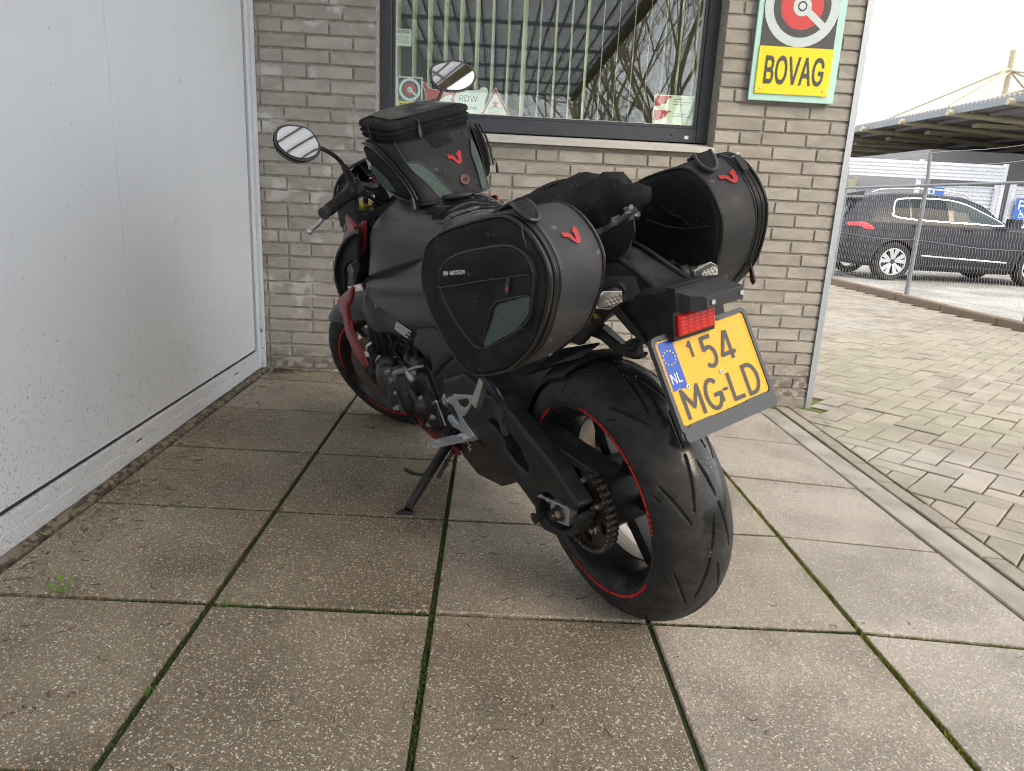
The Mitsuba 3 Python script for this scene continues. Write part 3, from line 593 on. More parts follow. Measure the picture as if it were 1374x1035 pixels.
for i in range(9): put('drip_slot', box(-0.5562, -0.5555, 1.80 - .95 * i, 1.835 - .95 * i, 0.066, 0.071), 'm_black', dr_, smooth=False)
put('sill_strip', box(-0.60, -0.556, -9.0, 2.2, -.03, 0.0138), 'm_edging', dr_, smooth=False)
put('lintel', box(-0.80, -0.55, -9.0, 2.222, 2.802, 2.99, .004), 'm_white', dr_, smooth=False)

# ------------------------------------------------------------------ canopy over the pavement (seen in the mirrors and the window)
pri('m_seam_shade', (0.06, 0.062, 0.065), 0.7)
can = thing('canopy', 'white ribbed canopy roof with a brown edge beam, reflected in the window and mirrors', 'canopy')
scene['m_deck'] = {'type': 'principledthin', 'base_color': rgb((0.80, 0.82, 0.84)), 'roughness': 0.5, 'diff_trans': 0.55}; pri('m_beam', (0.19, 0.14, 0.065), 0.6)
prof = []; x = -0.54; RP = 0.155
while x < 2.04: prof += [(x, 2.90), (x + .25 * RP, 2.90), (x + .36 * RP, 2.955), (x + .89 * RP, 2.955)]; x += RP
v, f = [], []; n = len(prof)
for yy in (-9.0, 2.215): v += [[p[0], yy, p[1]] for p in prof]
for k in range(n - 1): f += [[k, k + 1, n + k + 1], [k, n + k + 1, n + k]]
put('deck', trimesh.Trimesh(v, f, process=False), 'm_deck', can, smooth=False)
for i in range(8): put('cross_beam', box(-.53, 2.05, -8.4 + 1.4 * i, -8.36 + 1.4 * i, 2.845, 2.885, .003), 'm_galv', can, smooth=False)
for i in range(17): put('seam', box(-0.54 + RP * i, -0.54 + RP * i + .012, -9.0, 2.21, 2.886, 2.8995), 'm_seam_shade', can, smooth=False)  # dark joint strips, standing in for rib-edge shade lost in the translucent deck
put('edge_beam', box(2.05, 2.13, -9.0, 2.6, 2.85, 3.02, .004), 'm_beam', can, smooth=False)

# ------------------------------------------------------------------ the motorcycle: x forward from the rear axle, y to its left, z up; it leans on its stand
PSI, PHI, DELTA = -0.4753, 0.2094, 0.5952
hd = np.array([math.sin(PSI), math.cos(PSI), 0]); lf = np.array([-math.cos(PSI), math.sin(PSI), 0]); u0 = np.array([0, 0, 1.0])
l2 = lf * math.cos(PHI) - u0 * math.sin(PHI); u2 = u0 * math.cos(PHI) + lf * math.sin(PHI)
BM = np.eye(4); BM[:3, 0], BM[:3, 1], BM[:3, 2], BM[:3, 3] = hd, l2, u2, [0.9765, 0.1017, -0.0185]
# steering axis: 25 degrees of rake, bars turned to the left lock
AX = np.array([-math.sin(math.radians(25)), 0, math.cos(math.radians(25))])
SM = BM @ trimesh.transformations.rotation_matrix(DELTA, AX, [1.3978, 0, 0.30])
FWH = np.array([1.46, 0, 0.30]); RWH = np.array([0, 0, 0.311])

def dusty(name, c, rough, d=0.12, **kw):
    def fn(p, n, uv):
        f = smoothstep(0.4, 0.75, fbm(p.x * 26, p.y * 26, p.z * 26, 4)); up = 0.6 + 0.4 * smoothstep(-0.2, 0.8, n.z)
        return mix(mi.Color3f(c), mi.Color3f(0.16, 0.15, 0.14), f * d * up)
    def rf(p, n, uv): return rough + 0.14 * fbm(p.x * 40, p.y * 40, p.z * 40, 3) - 0.07
    kw.setdefault('specular', .28); return pri(name, proc(fn), proc(rf), **kw)
dusty('m_tank', (0.047, 0.050, 0.056), 0.33, .06, specular=.42); dusty('m_fairing', (0.016, 0.0165, 0.018), 0.38, .08); dusty('m_frame_paint', (0.036, 0.038, 0.043), 0.35, .10)
dusty('m_plastic', (0.018, 0.019, 0.021), 0.38, .12); dusty('m_swingarm', (0.019, 0.0195, 0.021), 0.34, .10); dusty('m_engine', (0.012, 0.0125, 0.014), 0.34, .14); dusty('m_engine_grey', (0.040, 0.042, 0.046), 0.32, .2)
dusty('m_red_paint', (0.185, 0.012, 0.019), 0.32, .08, clearcoat=.5); dusty('m_chain', (0.055, 0.045, 0.036), 0.45, .5, metallic=.7); dusty('m_exhaust', (0.075, 0.057, 0.044), 0.42, .4, metallic=.4)
dusty('m_cast', (0.42, 0.455, 0.49), 0.40, .15, metallic=.45); dusty('m_rim', (0.016, 0.016, 0.018), 0.25, .15); dusty('m_rim_lit', (0.34, 0.32, 0.29), 0.4, .5, metallic=.4); dusty('m_disc', (0.22, 0.19, 0.17), 0.4, .4, metallic=.7)  # pale grey inside the rim: light on its right half put into the colour
pri('m_gold', (0.45, 0.33, 0.08), 0.35, metallic=.8); pri('m_rim_red', (0.55, 0.018, 0.022), 0.4); pri('m_lens_red', (0.42, 0.010, 0.014), 0.2, specular=.7); pri('m_lens', (0.62, 0.63, 0.62), 0.15, specular=.8); pri('m_print_white', (0.6, 0.61, 0.6), .5); pri('m_mirror', (0.60, 0.61, 0.63), 0.02, metallic=1.0)
pri('m_lens_shell', (0.50, 0.53, 0.54), 0.08, specular=.8); pri('m_reflector', (0.42, 0.41, 0.38), 0.25, metallic=.8); pri('m_hose', (0.012, 0.012, 0.0125), 0.6, specular=.2); pri('m_dark', (0.008, 0.008, 0.009), 0.8)
def tyre_wet(p):
    """a wet, sandy band over the crown of the rear tyre, from its top down the back"""
    yl = (p.x - 0.9765) * float(l2[0]) + (p.y - 0.1017) * float(l2[1]) + (p.z + 0.0185) * float(l2[2]); n_ = fbm(p.x * 24 + 3, p.y * 24, p.z * 24, 4)
    return smoothstep(0.0, 0.012, 0.040 - dr.abs(yl + 0.010) + 0.060 * (n_ - 0.5)) * smoothstep(0.20, 0.34, p.z + 0.16 * (n_ - 0.5))
def tyre_rough(p, n, uv): return 0.60 - 0.46 * tyre_wet(p) + 0.10 * fbm(p.x * 50, p.y * 50, p.z * 50, 2)
def tyre_fn(p, n, uv):
    w = tyre_wet(p); g = smoothstep(0.86, 0.92, noise(p.x * 420, p.y * 420, p.z * 420)) * smoothstep(0.40, 0.62, fbm(p.x * 16, p.y * 16, p.z * 16, 3)); f = fbm(p.x * 30, p.y * 30, p.z * 30, 4)
    c = mix(mix(mi.Color3f(0.018, 0.018, 0.019), mi.Color3f(0.032, 0.031, 0.030), smoothstep(0.35, 0.7, f)), mi.Color3f(0.012, 0.012, 0.013), w); return mix(c, mi.Color3f(0.34, 0.33, 0.31), g * (0.25 + 0.7 * w))
pri('m_tyre', proc(tyre_fn), proc(tyre_rough), specular=.4); pri('m_bolt', (0.42, 0.42, 0.41), .35, metallic=.5)

moto = thing('motorcycle', 'black and red motorcycle with yellow plate leaning on its side stand', 'motorcycle')
def bp(name, m, b, parent=None, smooth=35, S=False, **k): return put(name, m, b, parent or moto, smooth=smooth, M=SM if S else BM, **k)
def mir(m):
    m = as_tm(m).copy(); m.vertices[:, 1] *= -1; m.faces = m.faces[:, ::-1]; return m
def spheres(*ps, n=10):
    pts = []
    for (x, y, z, r) in ps:
        s = trimesh.creation.icosphere(1 if r < .02 else 2, r); pts.append(s.vertices + [x, y, z])
    return trimesh.convex.convex_hull(np.vstack(pts))
def slat_(poly, y, t, e=.002, h=.012, bul=0, br=.02, ax=0, x0=0): return panel(poly, lambda x, z: y + ax * (x - x0), t, bul, br, e, h)

# ---- rear wheel
def tyre(Ro, sec_r, sec_l, rimr, n, m, groove=None):
    t = np.linspace(0, 2 * math.pi, n, endpoint=False); s = np.linspace(-1.66, 1.66, m); TT, SS = np.meshgrid(t, s, indexing='ij')
    Rc = Ro - sec_r; rr_ = Rc + sec_r * np.cos(SS); yy = sec_l * np.sin(SS)
    # flatten the sidewall towards the bead
    k = np.clip((np.abs(SS) - .80) / .80, 0, 1.1); yy = yy * (1 - .11 * k * k); rr_ = np.maximum(rr_, Rc + .0095) 
    if groove is not None: rr_ = rr_ - groove(TT, SS) * np.cos(SS * .7); yy = yy - groove(TT, SS) * np.sin(SS * .7)
    v = np.stack([rr_ * np.cos(TT), yy, rr_ * np.sin(TT)], -1).reshape(-1, 3); i, j = np.meshgrid(np.arange(n), np.arange(m - 1), indexing='ij'); a = i * m + j; b = ((i + 1) % n) * m + j
    f = np.vstack([np.stack([a, a + 1, b + 1], -1).reshape(-1, 3), np.stack([a, b + 1, b], -1).reshape(-1, 3)]); return trimesh.Trimesh(v, f, process=False)
def seg_d(t, s, t0, s0, t1, s1, r, period):
    """distance in metres on the tread to a straight groove repeated round the wheel"""
    w = .311; x = ((t - t0 + period / 2) % period - period / 2) * w; y = (s - s0) * r; dx, dy = (t1 - t0) * w, (s1 - s0) * r
    u = np.clip((x * dx + y * dy) / (dx * dx + dy * dy), 0, 1); return np.hypot(x - u * dx, y - u * dy), u
def rear_groove(T_, S_):
    d = np.zeros_like(T_); per = 2 * math.pi / 9
    for sg_, ph in ((1, 0.0), (-1, per / 2)):
        for (t0, s0, t1, s1, w) in ((-.08, .40, .32, .16, .0036), (.32, .16, .56, .0, .0030), (-.16, .52, .14, .94, .0034), (.02, 1.02, .10, 1.22, .0024)):
            q, u = seg_d(T_ - ph, S_ * sg_, -t0, s0, -t1, s1, .095, per); d = np.maximum(d, .0050 * np.clip(1.7 * (1 - (q / (w * (.35 + .65 * np.sin(np.pi * np.clip(u, .06, .94))))) ** 2), 0, 1))
    return d
tyM = BM.copy(); tyM[:3, 3] = (BM @ np.r_[RWH, 1])[:3]
rw = key('rear_wheel', moto); W = lambda name, m, b, smooth=35, **k: put(name, m, b, rw, smooth=smooth, M=tyM, **k)
RR_ = .2185
rim = lathe([(RR_, .0885), (RR_ + .0105, .0885), (RR_ + .0105, .080), (.213, .074), (.206, .060), (.192, .045), (.188, .0), (.192, -.045), (.206, -.060), (.213, -.074), (RR_ + .010, -.080), (RR_ + .010, -.086), (RR_, -.086), (.208, -.078), (.198, -.058), (.184, -.042), (.180, 0), (.184, .042), (.198, .058), (.208, .079), (RR_, .0885)], 120)
scene[rw] = {**mikit.ply(rim, 'm_rim', smooth=40), 'to_world': T(tyM)}
W('tyre', tyre(.311, .0925, .0955, RR_, 1080, 168, rear_groove), 'm_tyre', True)
W('tyre_bead', cat(*[lathe([(RR_ + .0105, s * .082), (RR_ + .0145, s * .0868), (RR_ + .0185, s * .0872), (RR_ + .022, s * .0835)], 120) for s in (1, -1)]), 'm_rubber')
W('barrel_lit_half', lathe([(.2065, -.0765), (.1965, -.057), (.1825, -.041), (.1785, -.004)], 120), 'm_rim_lit')  # right half of the black barrel, coloured pale as if lit
def arc_band(r0, r1, y, a0, a1, t=.0007, n=24): return lathe([(r0, y), (r1, y), (r1, y + t), (r0, y + t), (r0, y)], n, 'y', a0, a1)
def rim_stripe(put_, R0, R1, y, arcs):
    for a0, a1 in arcs:
        put_('rim_stripe', arc_band(R0, R1, y, a0, a1, .0008, max(3, int((a1 - a0) * 30))), 'm_rim_red')
d2 = math.radians
arcs = []
for base in (100, 220, 340):
    a = base - 8
    for w_ in (1.0, 1.2, 1.5, 1.9, 2.6, 3.4): arcs.append((d2(a), d2(a + w_))); a += w_ + .9
    arcs += [(d2(a), d2(a + 9)), (d2(a + 10), d2(a + 28)), (d2(a + 29), d2(a + 52))]; a += 53
    for w_ in (3.2, 2.4, 1.8, 1.4, 1.0): arcs.append((d2(a), d2(a + w_))); a += w_ + 1.0
rim_stripe(lambda n_, m, b: W(n_, m, b, False), RR_ + .0035, RR_ + .0096, .0888, arcs)
W('hub', cat(lathe([(.03, .082), (.066, .082), (.079, .070), (.080, -.045), (.066, -.060), (.03, -.062), (.03, .082)], 64)), 'm_swingarm', 40)
for k in range(6):
    a = math.radians(60 * k + 3); ca, sa = math.cos(a), math.sin(a)
    def spk(r_, w_, y_): return [r_ * ca - w_ * sa, y_, r_ * sa + w_ * ca]
    W('spoke', hull([spk(.070, s * .020, y) for s in (-1, 1) for y in (-.046, .006)] + [spk(.125, s * .0115, y) for s in (-1, 1) for y in (-.044, -.006)] + [spk(.186, s * .019, y) for s in (-1, 1) for y in (-.044, -.004)]), 'm_rim', 50)
SY_ = .104
teeth = []
for k in range(44 * 4):
    a = 2 * math.pi * k / 176; r_ = .1075 if k % 4 in (0, 3) else .1135; teeth.append((r_ * math.cos(a), r_ * math.sin(a)))
spr = sg.Polygon(teeth).difference(sg.Point(0, 0).buffer(.045))
for k in range(6):
    a = math.radians(60 * k + 20); spr = spr.difference(affinity.rotate(sg.Point(.083, 0).buffer(.0125).union(sg.Point(.083, .012).buffer(.0105)), math.degrees(a), origin=(0, 0)))
W('sprocket', slat_(spr, SY_ + .003, .006, .0008, .01), 'm_chain', False)
W('sprocket_carrier', lathe([(.03, .098), (.066, .0985), (.082, .094), (.085, .082)], 48), 'm_swingarm')
for k in range(6):
    a = math.radians(60 * k + 44); x, z = .066 * math.cos(a), .066 * math.sin(a)
    W('sprocket_bolt', cat(cyl((x, .098, z), (x, .112, z), .0105, n=6), cyl((x, .112, z), (x, .121, z), .006, n=12)), 'm_steel', 25)
# chain: links as plate pairs and rollers, round the sprocket and forward along both runs
chain = key('chain', moto); pitch = .0159; PR = .1115; FS = np.array([.605, .0, .405 - .311]); fr = .042
dvec = FS[[0, 2]]; dist = np.linalg.norm(dvec); th = math.atan2(dvec[1], dvec[0]); be = math.acos((PR - fr) / dist); pts = []
up_a, lo_a = th + be, th - be
top_s = np.array([PR * math.cos(up_a), PR * math.sin(up_a)]); top_e = dvec + fr * np.array([math.cos(up_a), math.sin(up_a)]); bot_s = np.array([PR * math.cos(lo_a), PR * math.sin(lo_a)]); bot_e = dvec + fr * np.array([math.cos(lo_a), math.sin(lo_a)])
pathc = [top_e, top_s] + [np.array([PR * math.cos(a), PR * math.sin(a)]) for a in np.linspace(up_a, lo_a + 2 * math.pi, 90)] + [bot_s, (bot_s + bot_e) / 2 + [0, -.012], bot_e]
pl_ = sg.LineString(pathc); N = int(pl_.length / pitch); P_ = [np.array(pl_.interpolate(i * pitch).coords[0]) for i in range(N + 1)]
link = shapely.union_all([sg.Point(0, 0).buffer(.0074, 8), sg.Point(pitch, 0).buffer(.0074, 8), sg.box(0, -.0050, pitch, .0050)])
l3 = xz(ext(link, .0020), 0.0)
outl, rol = [], []
for i in range(N):
    d = P_[i + 1] - P_[i]; a = math.atan2(d[1], d[0]); off = .0098 if i % 2 else .0072
    for s in (1, -1): outl.append(mv(mv(l3, ry=-a), (P_[i][0], SY_ + s * off + .001, P_[i][1])))
    rol.append(cyl((P_[i][0], SY_ - .0065, P_[i][1]), (P_[i][0], SY_ + .0065, P_[i][1]), .0051, n=10)); rol.append(cyl((P_[i][0], SY_ - .0125, P_[i][1]), (P_[i][0], SY_ + .0125, P_[i][1]), .0024, n=8))
scene[chain] = {**mikit.ply(cat(outl), 'm_chain', smooth=False), 'to_world': T(tyM)}
put('roller', cat(rol), 'm_steel', chain, M=tyM, kind='stuff')
# ---- swingarm, axle, chain guard
swing = [(.60, .47), (.44, .53), (.3124, .5030), (.2573, .5124), (.2264, .5042), (.1152, .4558), (.0051, .4095), (-.0705, .3514), (-.0474, .3296), (.0045, .3283), (.0401, .3306), (.0585, .3312), (.0955, .3158), (.1124, .2943), (.1155, .2520), (.0745, .2386), (.0207, .2497), (-.0198, .2745), (-.0647, .3331), (-.0780, .3256), (-.0320, .2600), (.0335, .2261), (.1040, .2098), (.1417, .2280), (.1330, .2600), (.2088, .2937), (.2821, .3138), (.3600, .3353), (.4255, .3530), (.60, .37)]
slot = [(.3289, .4262), (.2866, .4169), (.2578, .3980), (.2493, .3689), (.2047, .3508), (.1560, .3431), (.1321, .3609), (.1392, .3809), (.1593, .4019), (.2055, .4259), (.2573, .4380), (.2970, .4402)]
sw = sg.Polygon(rounded(swing, .004)).difference(rounded(slot, .012)) if not hasattr(rounded(swing, .004), 'exterior') else rounded(swing, .004).difference(spl(slot, 4))
swk = bp('swingarm', panel(sw, lambda x, z: .155 + 0 * x, .036, .006, .02, .004, .011), 'm_swingarm')
put('slot_lip', tube(smoothpath([(a, .1545, b) for a, b in slot[3:9]], 5), .0045, 8), 'm_frame_paint', swk, M=BM)
put('right_arm', hull([[x, y, z] for y in (-.115, -.155) for x, z in ((-.05, .29), (-.05, .34), (.1, .25), (.1, .42), (.6, .37), (.6, .47))]), 'm_swingarm', swk, M=BM, smooth=40)
put('bridge', hull([[x, y, z] for y in (-.13, .13) for x, z in ((.36, .36), (.36, .50), (.55, .38), (.55, .48))]), 'm_swingarm', swk, M=BM, smooth=40)
put('adjuster_plate', slat_(sg.Polygon([(.106, .312), (.03, .327), (-.02, .322), (-.012, .268), (.03, .243), (.084, .232), (.126, .246), (.122, .290)]), .128, .02), 'm_dark', swk, M=BM)
put('axle_block', slat_(sg.Polygon([(.046, .3195), (-.0324, .3335), (-.022, .2825), (.0125, .2735), (.052, .2695)]).buffer(-.001).buffer(.001), .162, .026, .002), 'm_alu', swk, M=BM)
put('axle_nut', cat(cyl((.006, .160, .305), (.006, .167, .305), .0195, n=24, b=.001), cyl((.006, .167, .305), (.006, .180, .305), .0150, n=6), cyl((.006, .180, .305), (.006, .186, .305), .0090, n=16)), 'm_chain', swk, M=BM, smooth=25)
put('adjuster_bolt', cat(cyl((.112, .150, .3005), (.042, .150, .3085), .0042, n=10), cyl((.112, .150, .3005), (.100, .150, .302), .0085, n=6), cyl((.072, .150, .305), (.064, .150, .306), .0085, n=6)), 'm_steel', swk, M=BM, smooth=25)
put('spool', cat(cyl((.112, .150, .247), (.112, .172, .247), .009, .009, 16), cyl((.112, .172, .247), (.112, .176, .247), .014, n=16)), 'm_plastic', swk, M=BM)
guard = [(.40, .462), (.1753, .4488), (.0766, .4345), (-.0982, .4229), (-.0565, .4087), (.0112, .4043), (.0574, .3951), (.0783, .3835), (.1175, .4204), (.20, .405), (.40, .42)]
gk = bp('chain_guard', panel(sg.Polygon(guard), lambda x, z: .118 + 0 * x, .060, 0, .02, .003, .012), 'm_plastic')
put('guard_hole', slat_(sg.Polygon([(.111, .4325), (.068, .4280), (.083, .4090)]), .1188, .001, .0003), 'm_dark', gk, M=BM, smooth=False)
def hug(a): return .330
hg = []
for a in np.linspace(math.radians(20), math.radians(118), 40):
    hg.append([(.330 + .004 * math.cos(w * 1.2)) * math.cos(a) for w in (0,)])
sx_ = np.linspace(-.86, .86, 15); th_ = np.linspace(math.radians(15), math.radians(96), 40); v, f = [], []
for a in th_:
    k = np.clip((a - math.radians(78)) / math.radians(18), 0, 1)
    for s in sx_:
        s2 = s * (1 - .80 * k); r_ = .2165 + .106 * math.cos(s2) + .012 * k; v.append([r_ * math.cos(a), .108 * math.sin(s2), r_ * math.sin(a)])
m = len(sx_)
for i in range(len(th_) - 1):
    for j in range(m - 1): f += [[i * m + j, i * m + j + 1, i * m + m + j + 1], [i * m + j, i * m + m + j + 1, i * m + m + j]]
v = np.array(v); n0 = len(v); nrm = v - [0, 0, 0]; nrm = nrm / np.linalg.norm(nrm, axis=1, keepdims=True); f = np.array(f)
hg = trimesh.Trimesh(np.vstack([v, v - nrm * .004]), np.vstack([f, f[:, ::-1] + n0]), process=False)
hk = key('rear_hugger', moto); scene[hk] = {**mikit.ply(hg, pri('m_hugger', (0.02, 0.02, 0.021), .55, two=True), smooth=40), 'to_world': T(tyM)}
bp('hugger_fin', cat(hull([[.22, .085, .555], [.17, .02, .615], [-.003, .02, .6665], [-.006, .022, .6625], [.03, .05, .632], [.10, .085, .610], [.2, .09, .57]])), 'm_plastic', hk, 30)

# ---- front wheel, fork and bars: all turned with the steering
fwM = SM @ np.block([[np.eye(3), FWH[:, None]], [np.zeros((1, 3)), np.ones((1, 1))]])
fwk = key('front_wheel', moto); V = lambda name, m, b, smooth=35, **k: put(name, m, b, fwk, smooth=smooth, M=fwM, **k)
scene[fwk] = {**mikit.ply(lathe([(.2175, .054), (.2265, .054), (.2265, .049), (.212, .045), (.205, .030), (.192, .022), (.190, 0), (.192, -.022), (.205, -.030), (.212, -.045), (.2265, -.049), (.2265, -.054), (.2175, -.054), (.206, -.046), (.198, -.030), (.184, -.020), (.182, 0), (.184, .020), (.198, .030), (.206, .046), (.2175, .054)], 96), 'm_rim', smooth=40), 'to_world': T(fwM)}
V('tyre', tyre(.300, .0815, .061, .2175, 200, 48), 'm_tyre', True)
rim_stripe(lambda n_, m, b: V(n_, m, b, False), .2185, .226, .0542, [(d2(a + c0), d2(a + c1)) for a in (0, 120, 240) for c0, c1 in ((0, 1), (2, 3.2), (4.2, 6), (7, 9.5), (10.5, 14), (15, 40), (41, 70), (71, 76), (77, 80), (81, 82.5), (83.5, 84.5))])
V('hub', lathe([(.012, .062), (.040, .060), (.045, .030), (.036, 0), (.045, -.030), (.040, -.060), (.012, -.062)], 40), 'm_rim')
for k in range(6):
    a = math.radians(60 * k); ca, sa = math.cos(a), math.sin(a)
    V('spoke', hull([[r_ * ca - s * w_ * sa, y, r_ * sa + s * w_ * ca] for r_, w_, yy in ((.035, .020, .022), (.188, .014, .010)) for s in (-1, 1) for y in (-yy, yy)]), 'm_rim', 40)
dsk = sg.Point(0, 0).buffer(.155, 48).difference(sg.Point(0, 0).buffer(.105, 40))
for k in range(54):
    a = 2 * math.pi * k / 54; r_ = (.114, .122, .130, .138, .146)[(k * 2) % 5]; dsk = dsk.difference(sg.Point(r_ * math.cos(a), r_ * math.sin(a)).buffer(.0035, 6))
for s in (1, -1):
    V('brake_disc', panel(dsk, lambda x, z: s * .0655 + (0 if s > 0 else 0) + 0 * x, .005, 0, .01, .0006, .012), 'm_disc', False); V('disc_carrier', cat(*[hull([[r_ * math.cos(a) - q * w_ * math.sin(a), s * y, r_ * math.sin(a) + q * w_ * math.cos(a)] for r_, w_ in ((.04, .016), (.108, .009)) for q in (-1, 1) for y in (.058, .064)]) for a in np.linspace(0, 2 * math.pi, 11)[:-1]]), 'm_rim', False)
fk = key('fork', moto); Fo = lambda name, m, b, smooth=35: put(name, m, b, fk, smooth=smooth, M=SM)
dirf = AX; base = np.array([1.46 + .012, 0, .30])
def fpt(y, l, o=0): return base + AX * l + np.array([o, y, 0])
scene[fk] = {**mikit.ply(cat(*[cyl(fpt(s * .104, .02), fpt(s * .104, .36), .022, n=20) for s in (1, -1)]), 'm_black', smooth=40), 'to_world': T(SM)}
Fo('outer_tube', cat(*[cyl(fpt(s * .104, .34), fpt(s * .104, .73), .0275, n=24, b=.003) for s in (1, -1)]), 'm_black')
Fo('axle_clamp', cat(*[spheres((*fpt(s * .104, .03), .028), (*fpt(s * .100, -.01), .026)) for s in (1, -1)], cyl((1.46, -.13, .3), (1.46, .13, .3), .011)), 'm_black')
for s in (1, -1):
    Fo('fork_cap', cyl(fpt(s * .104, .728), fpt(s * .104, .746), .0215, n=28, b=.002), 'm_gold'); Fo('fork_cap_bolt', cyl(fpt(s * .104, .744), fpt(s * .104, .766), .0085, n=14, b=.002), 'm_black')
Fo('triple_clamp', cat(hull([[*(fpt(y, l, o))] for y in (-.135, .135) for l in (.69, .715) for o in (-.03, .03)] + [[*(fpt(y, l, -.085))] for y in (-.05, .05) for l in (.69, .715)]), hull([[*(fpt(y, l, o))] for y in (-.13, .13) for l in (.50, .53) for o in (-.03, .03)] + [[*(fpt(y, l, -.075))] for y in (-.04, .04) for l in (.50, .53)])), 'm_engine_grey')
for s in (1, -1): Fo('brake_caliper', cat(spheres((1.355, s * .088, .395, .026), (1.325, s * .088, .33, .026), (1.36, s * .075, .36, .024)), *[cyl((x, s * .10, z), (x, s * .118, z), .009, n=6) for x, z in ((1.352, .392), (1.33, .335))], cyl((1.345, s * .115, .36), (1.345, s * .119, .36), .018, n=20)), 'm_engine')
v, f = [], []; ta = np.linspace(math.radians(52), math.radians(178), 34); sa_ = np.linspace(-1.35, 1.35, 15)
for a in ta:
    e = np.clip((a - math.radians(150)) / math.radians(28), 0, 1) + np.clip((math.radians(70) - a) / math.radians(18), 0, 1)
    for s in sa_: s2 = s * (1 - .45 * e); r_ = .218 + .097 * math.cos(s2); v.append([r_ * math.cos(a), .080 * math.sin(s2), r_ * math.sin(a)])
m = len(sa_)
for i in range(len(ta) - 1):
    for j in range(m - 1): f += [[i * m + j, i * m + j + 1, i * m + m + j + 1], [i * m + j, i * m + m + j + 1, i * m + m + j]]
v = np.array(v); f = np.array(f); nn = v / np.linalg.norm(v, axis=1, keepdims=True)
scene['m_fender'] = scene['m_tank']
put('front_fender', trimesh.Trimesh(np.vstack([v, v - nn * .003]), np.vstack([f, f[:, ::-1] + len(v)]), process=False), 'm_fender', moto, M=fwM, smooth=40)
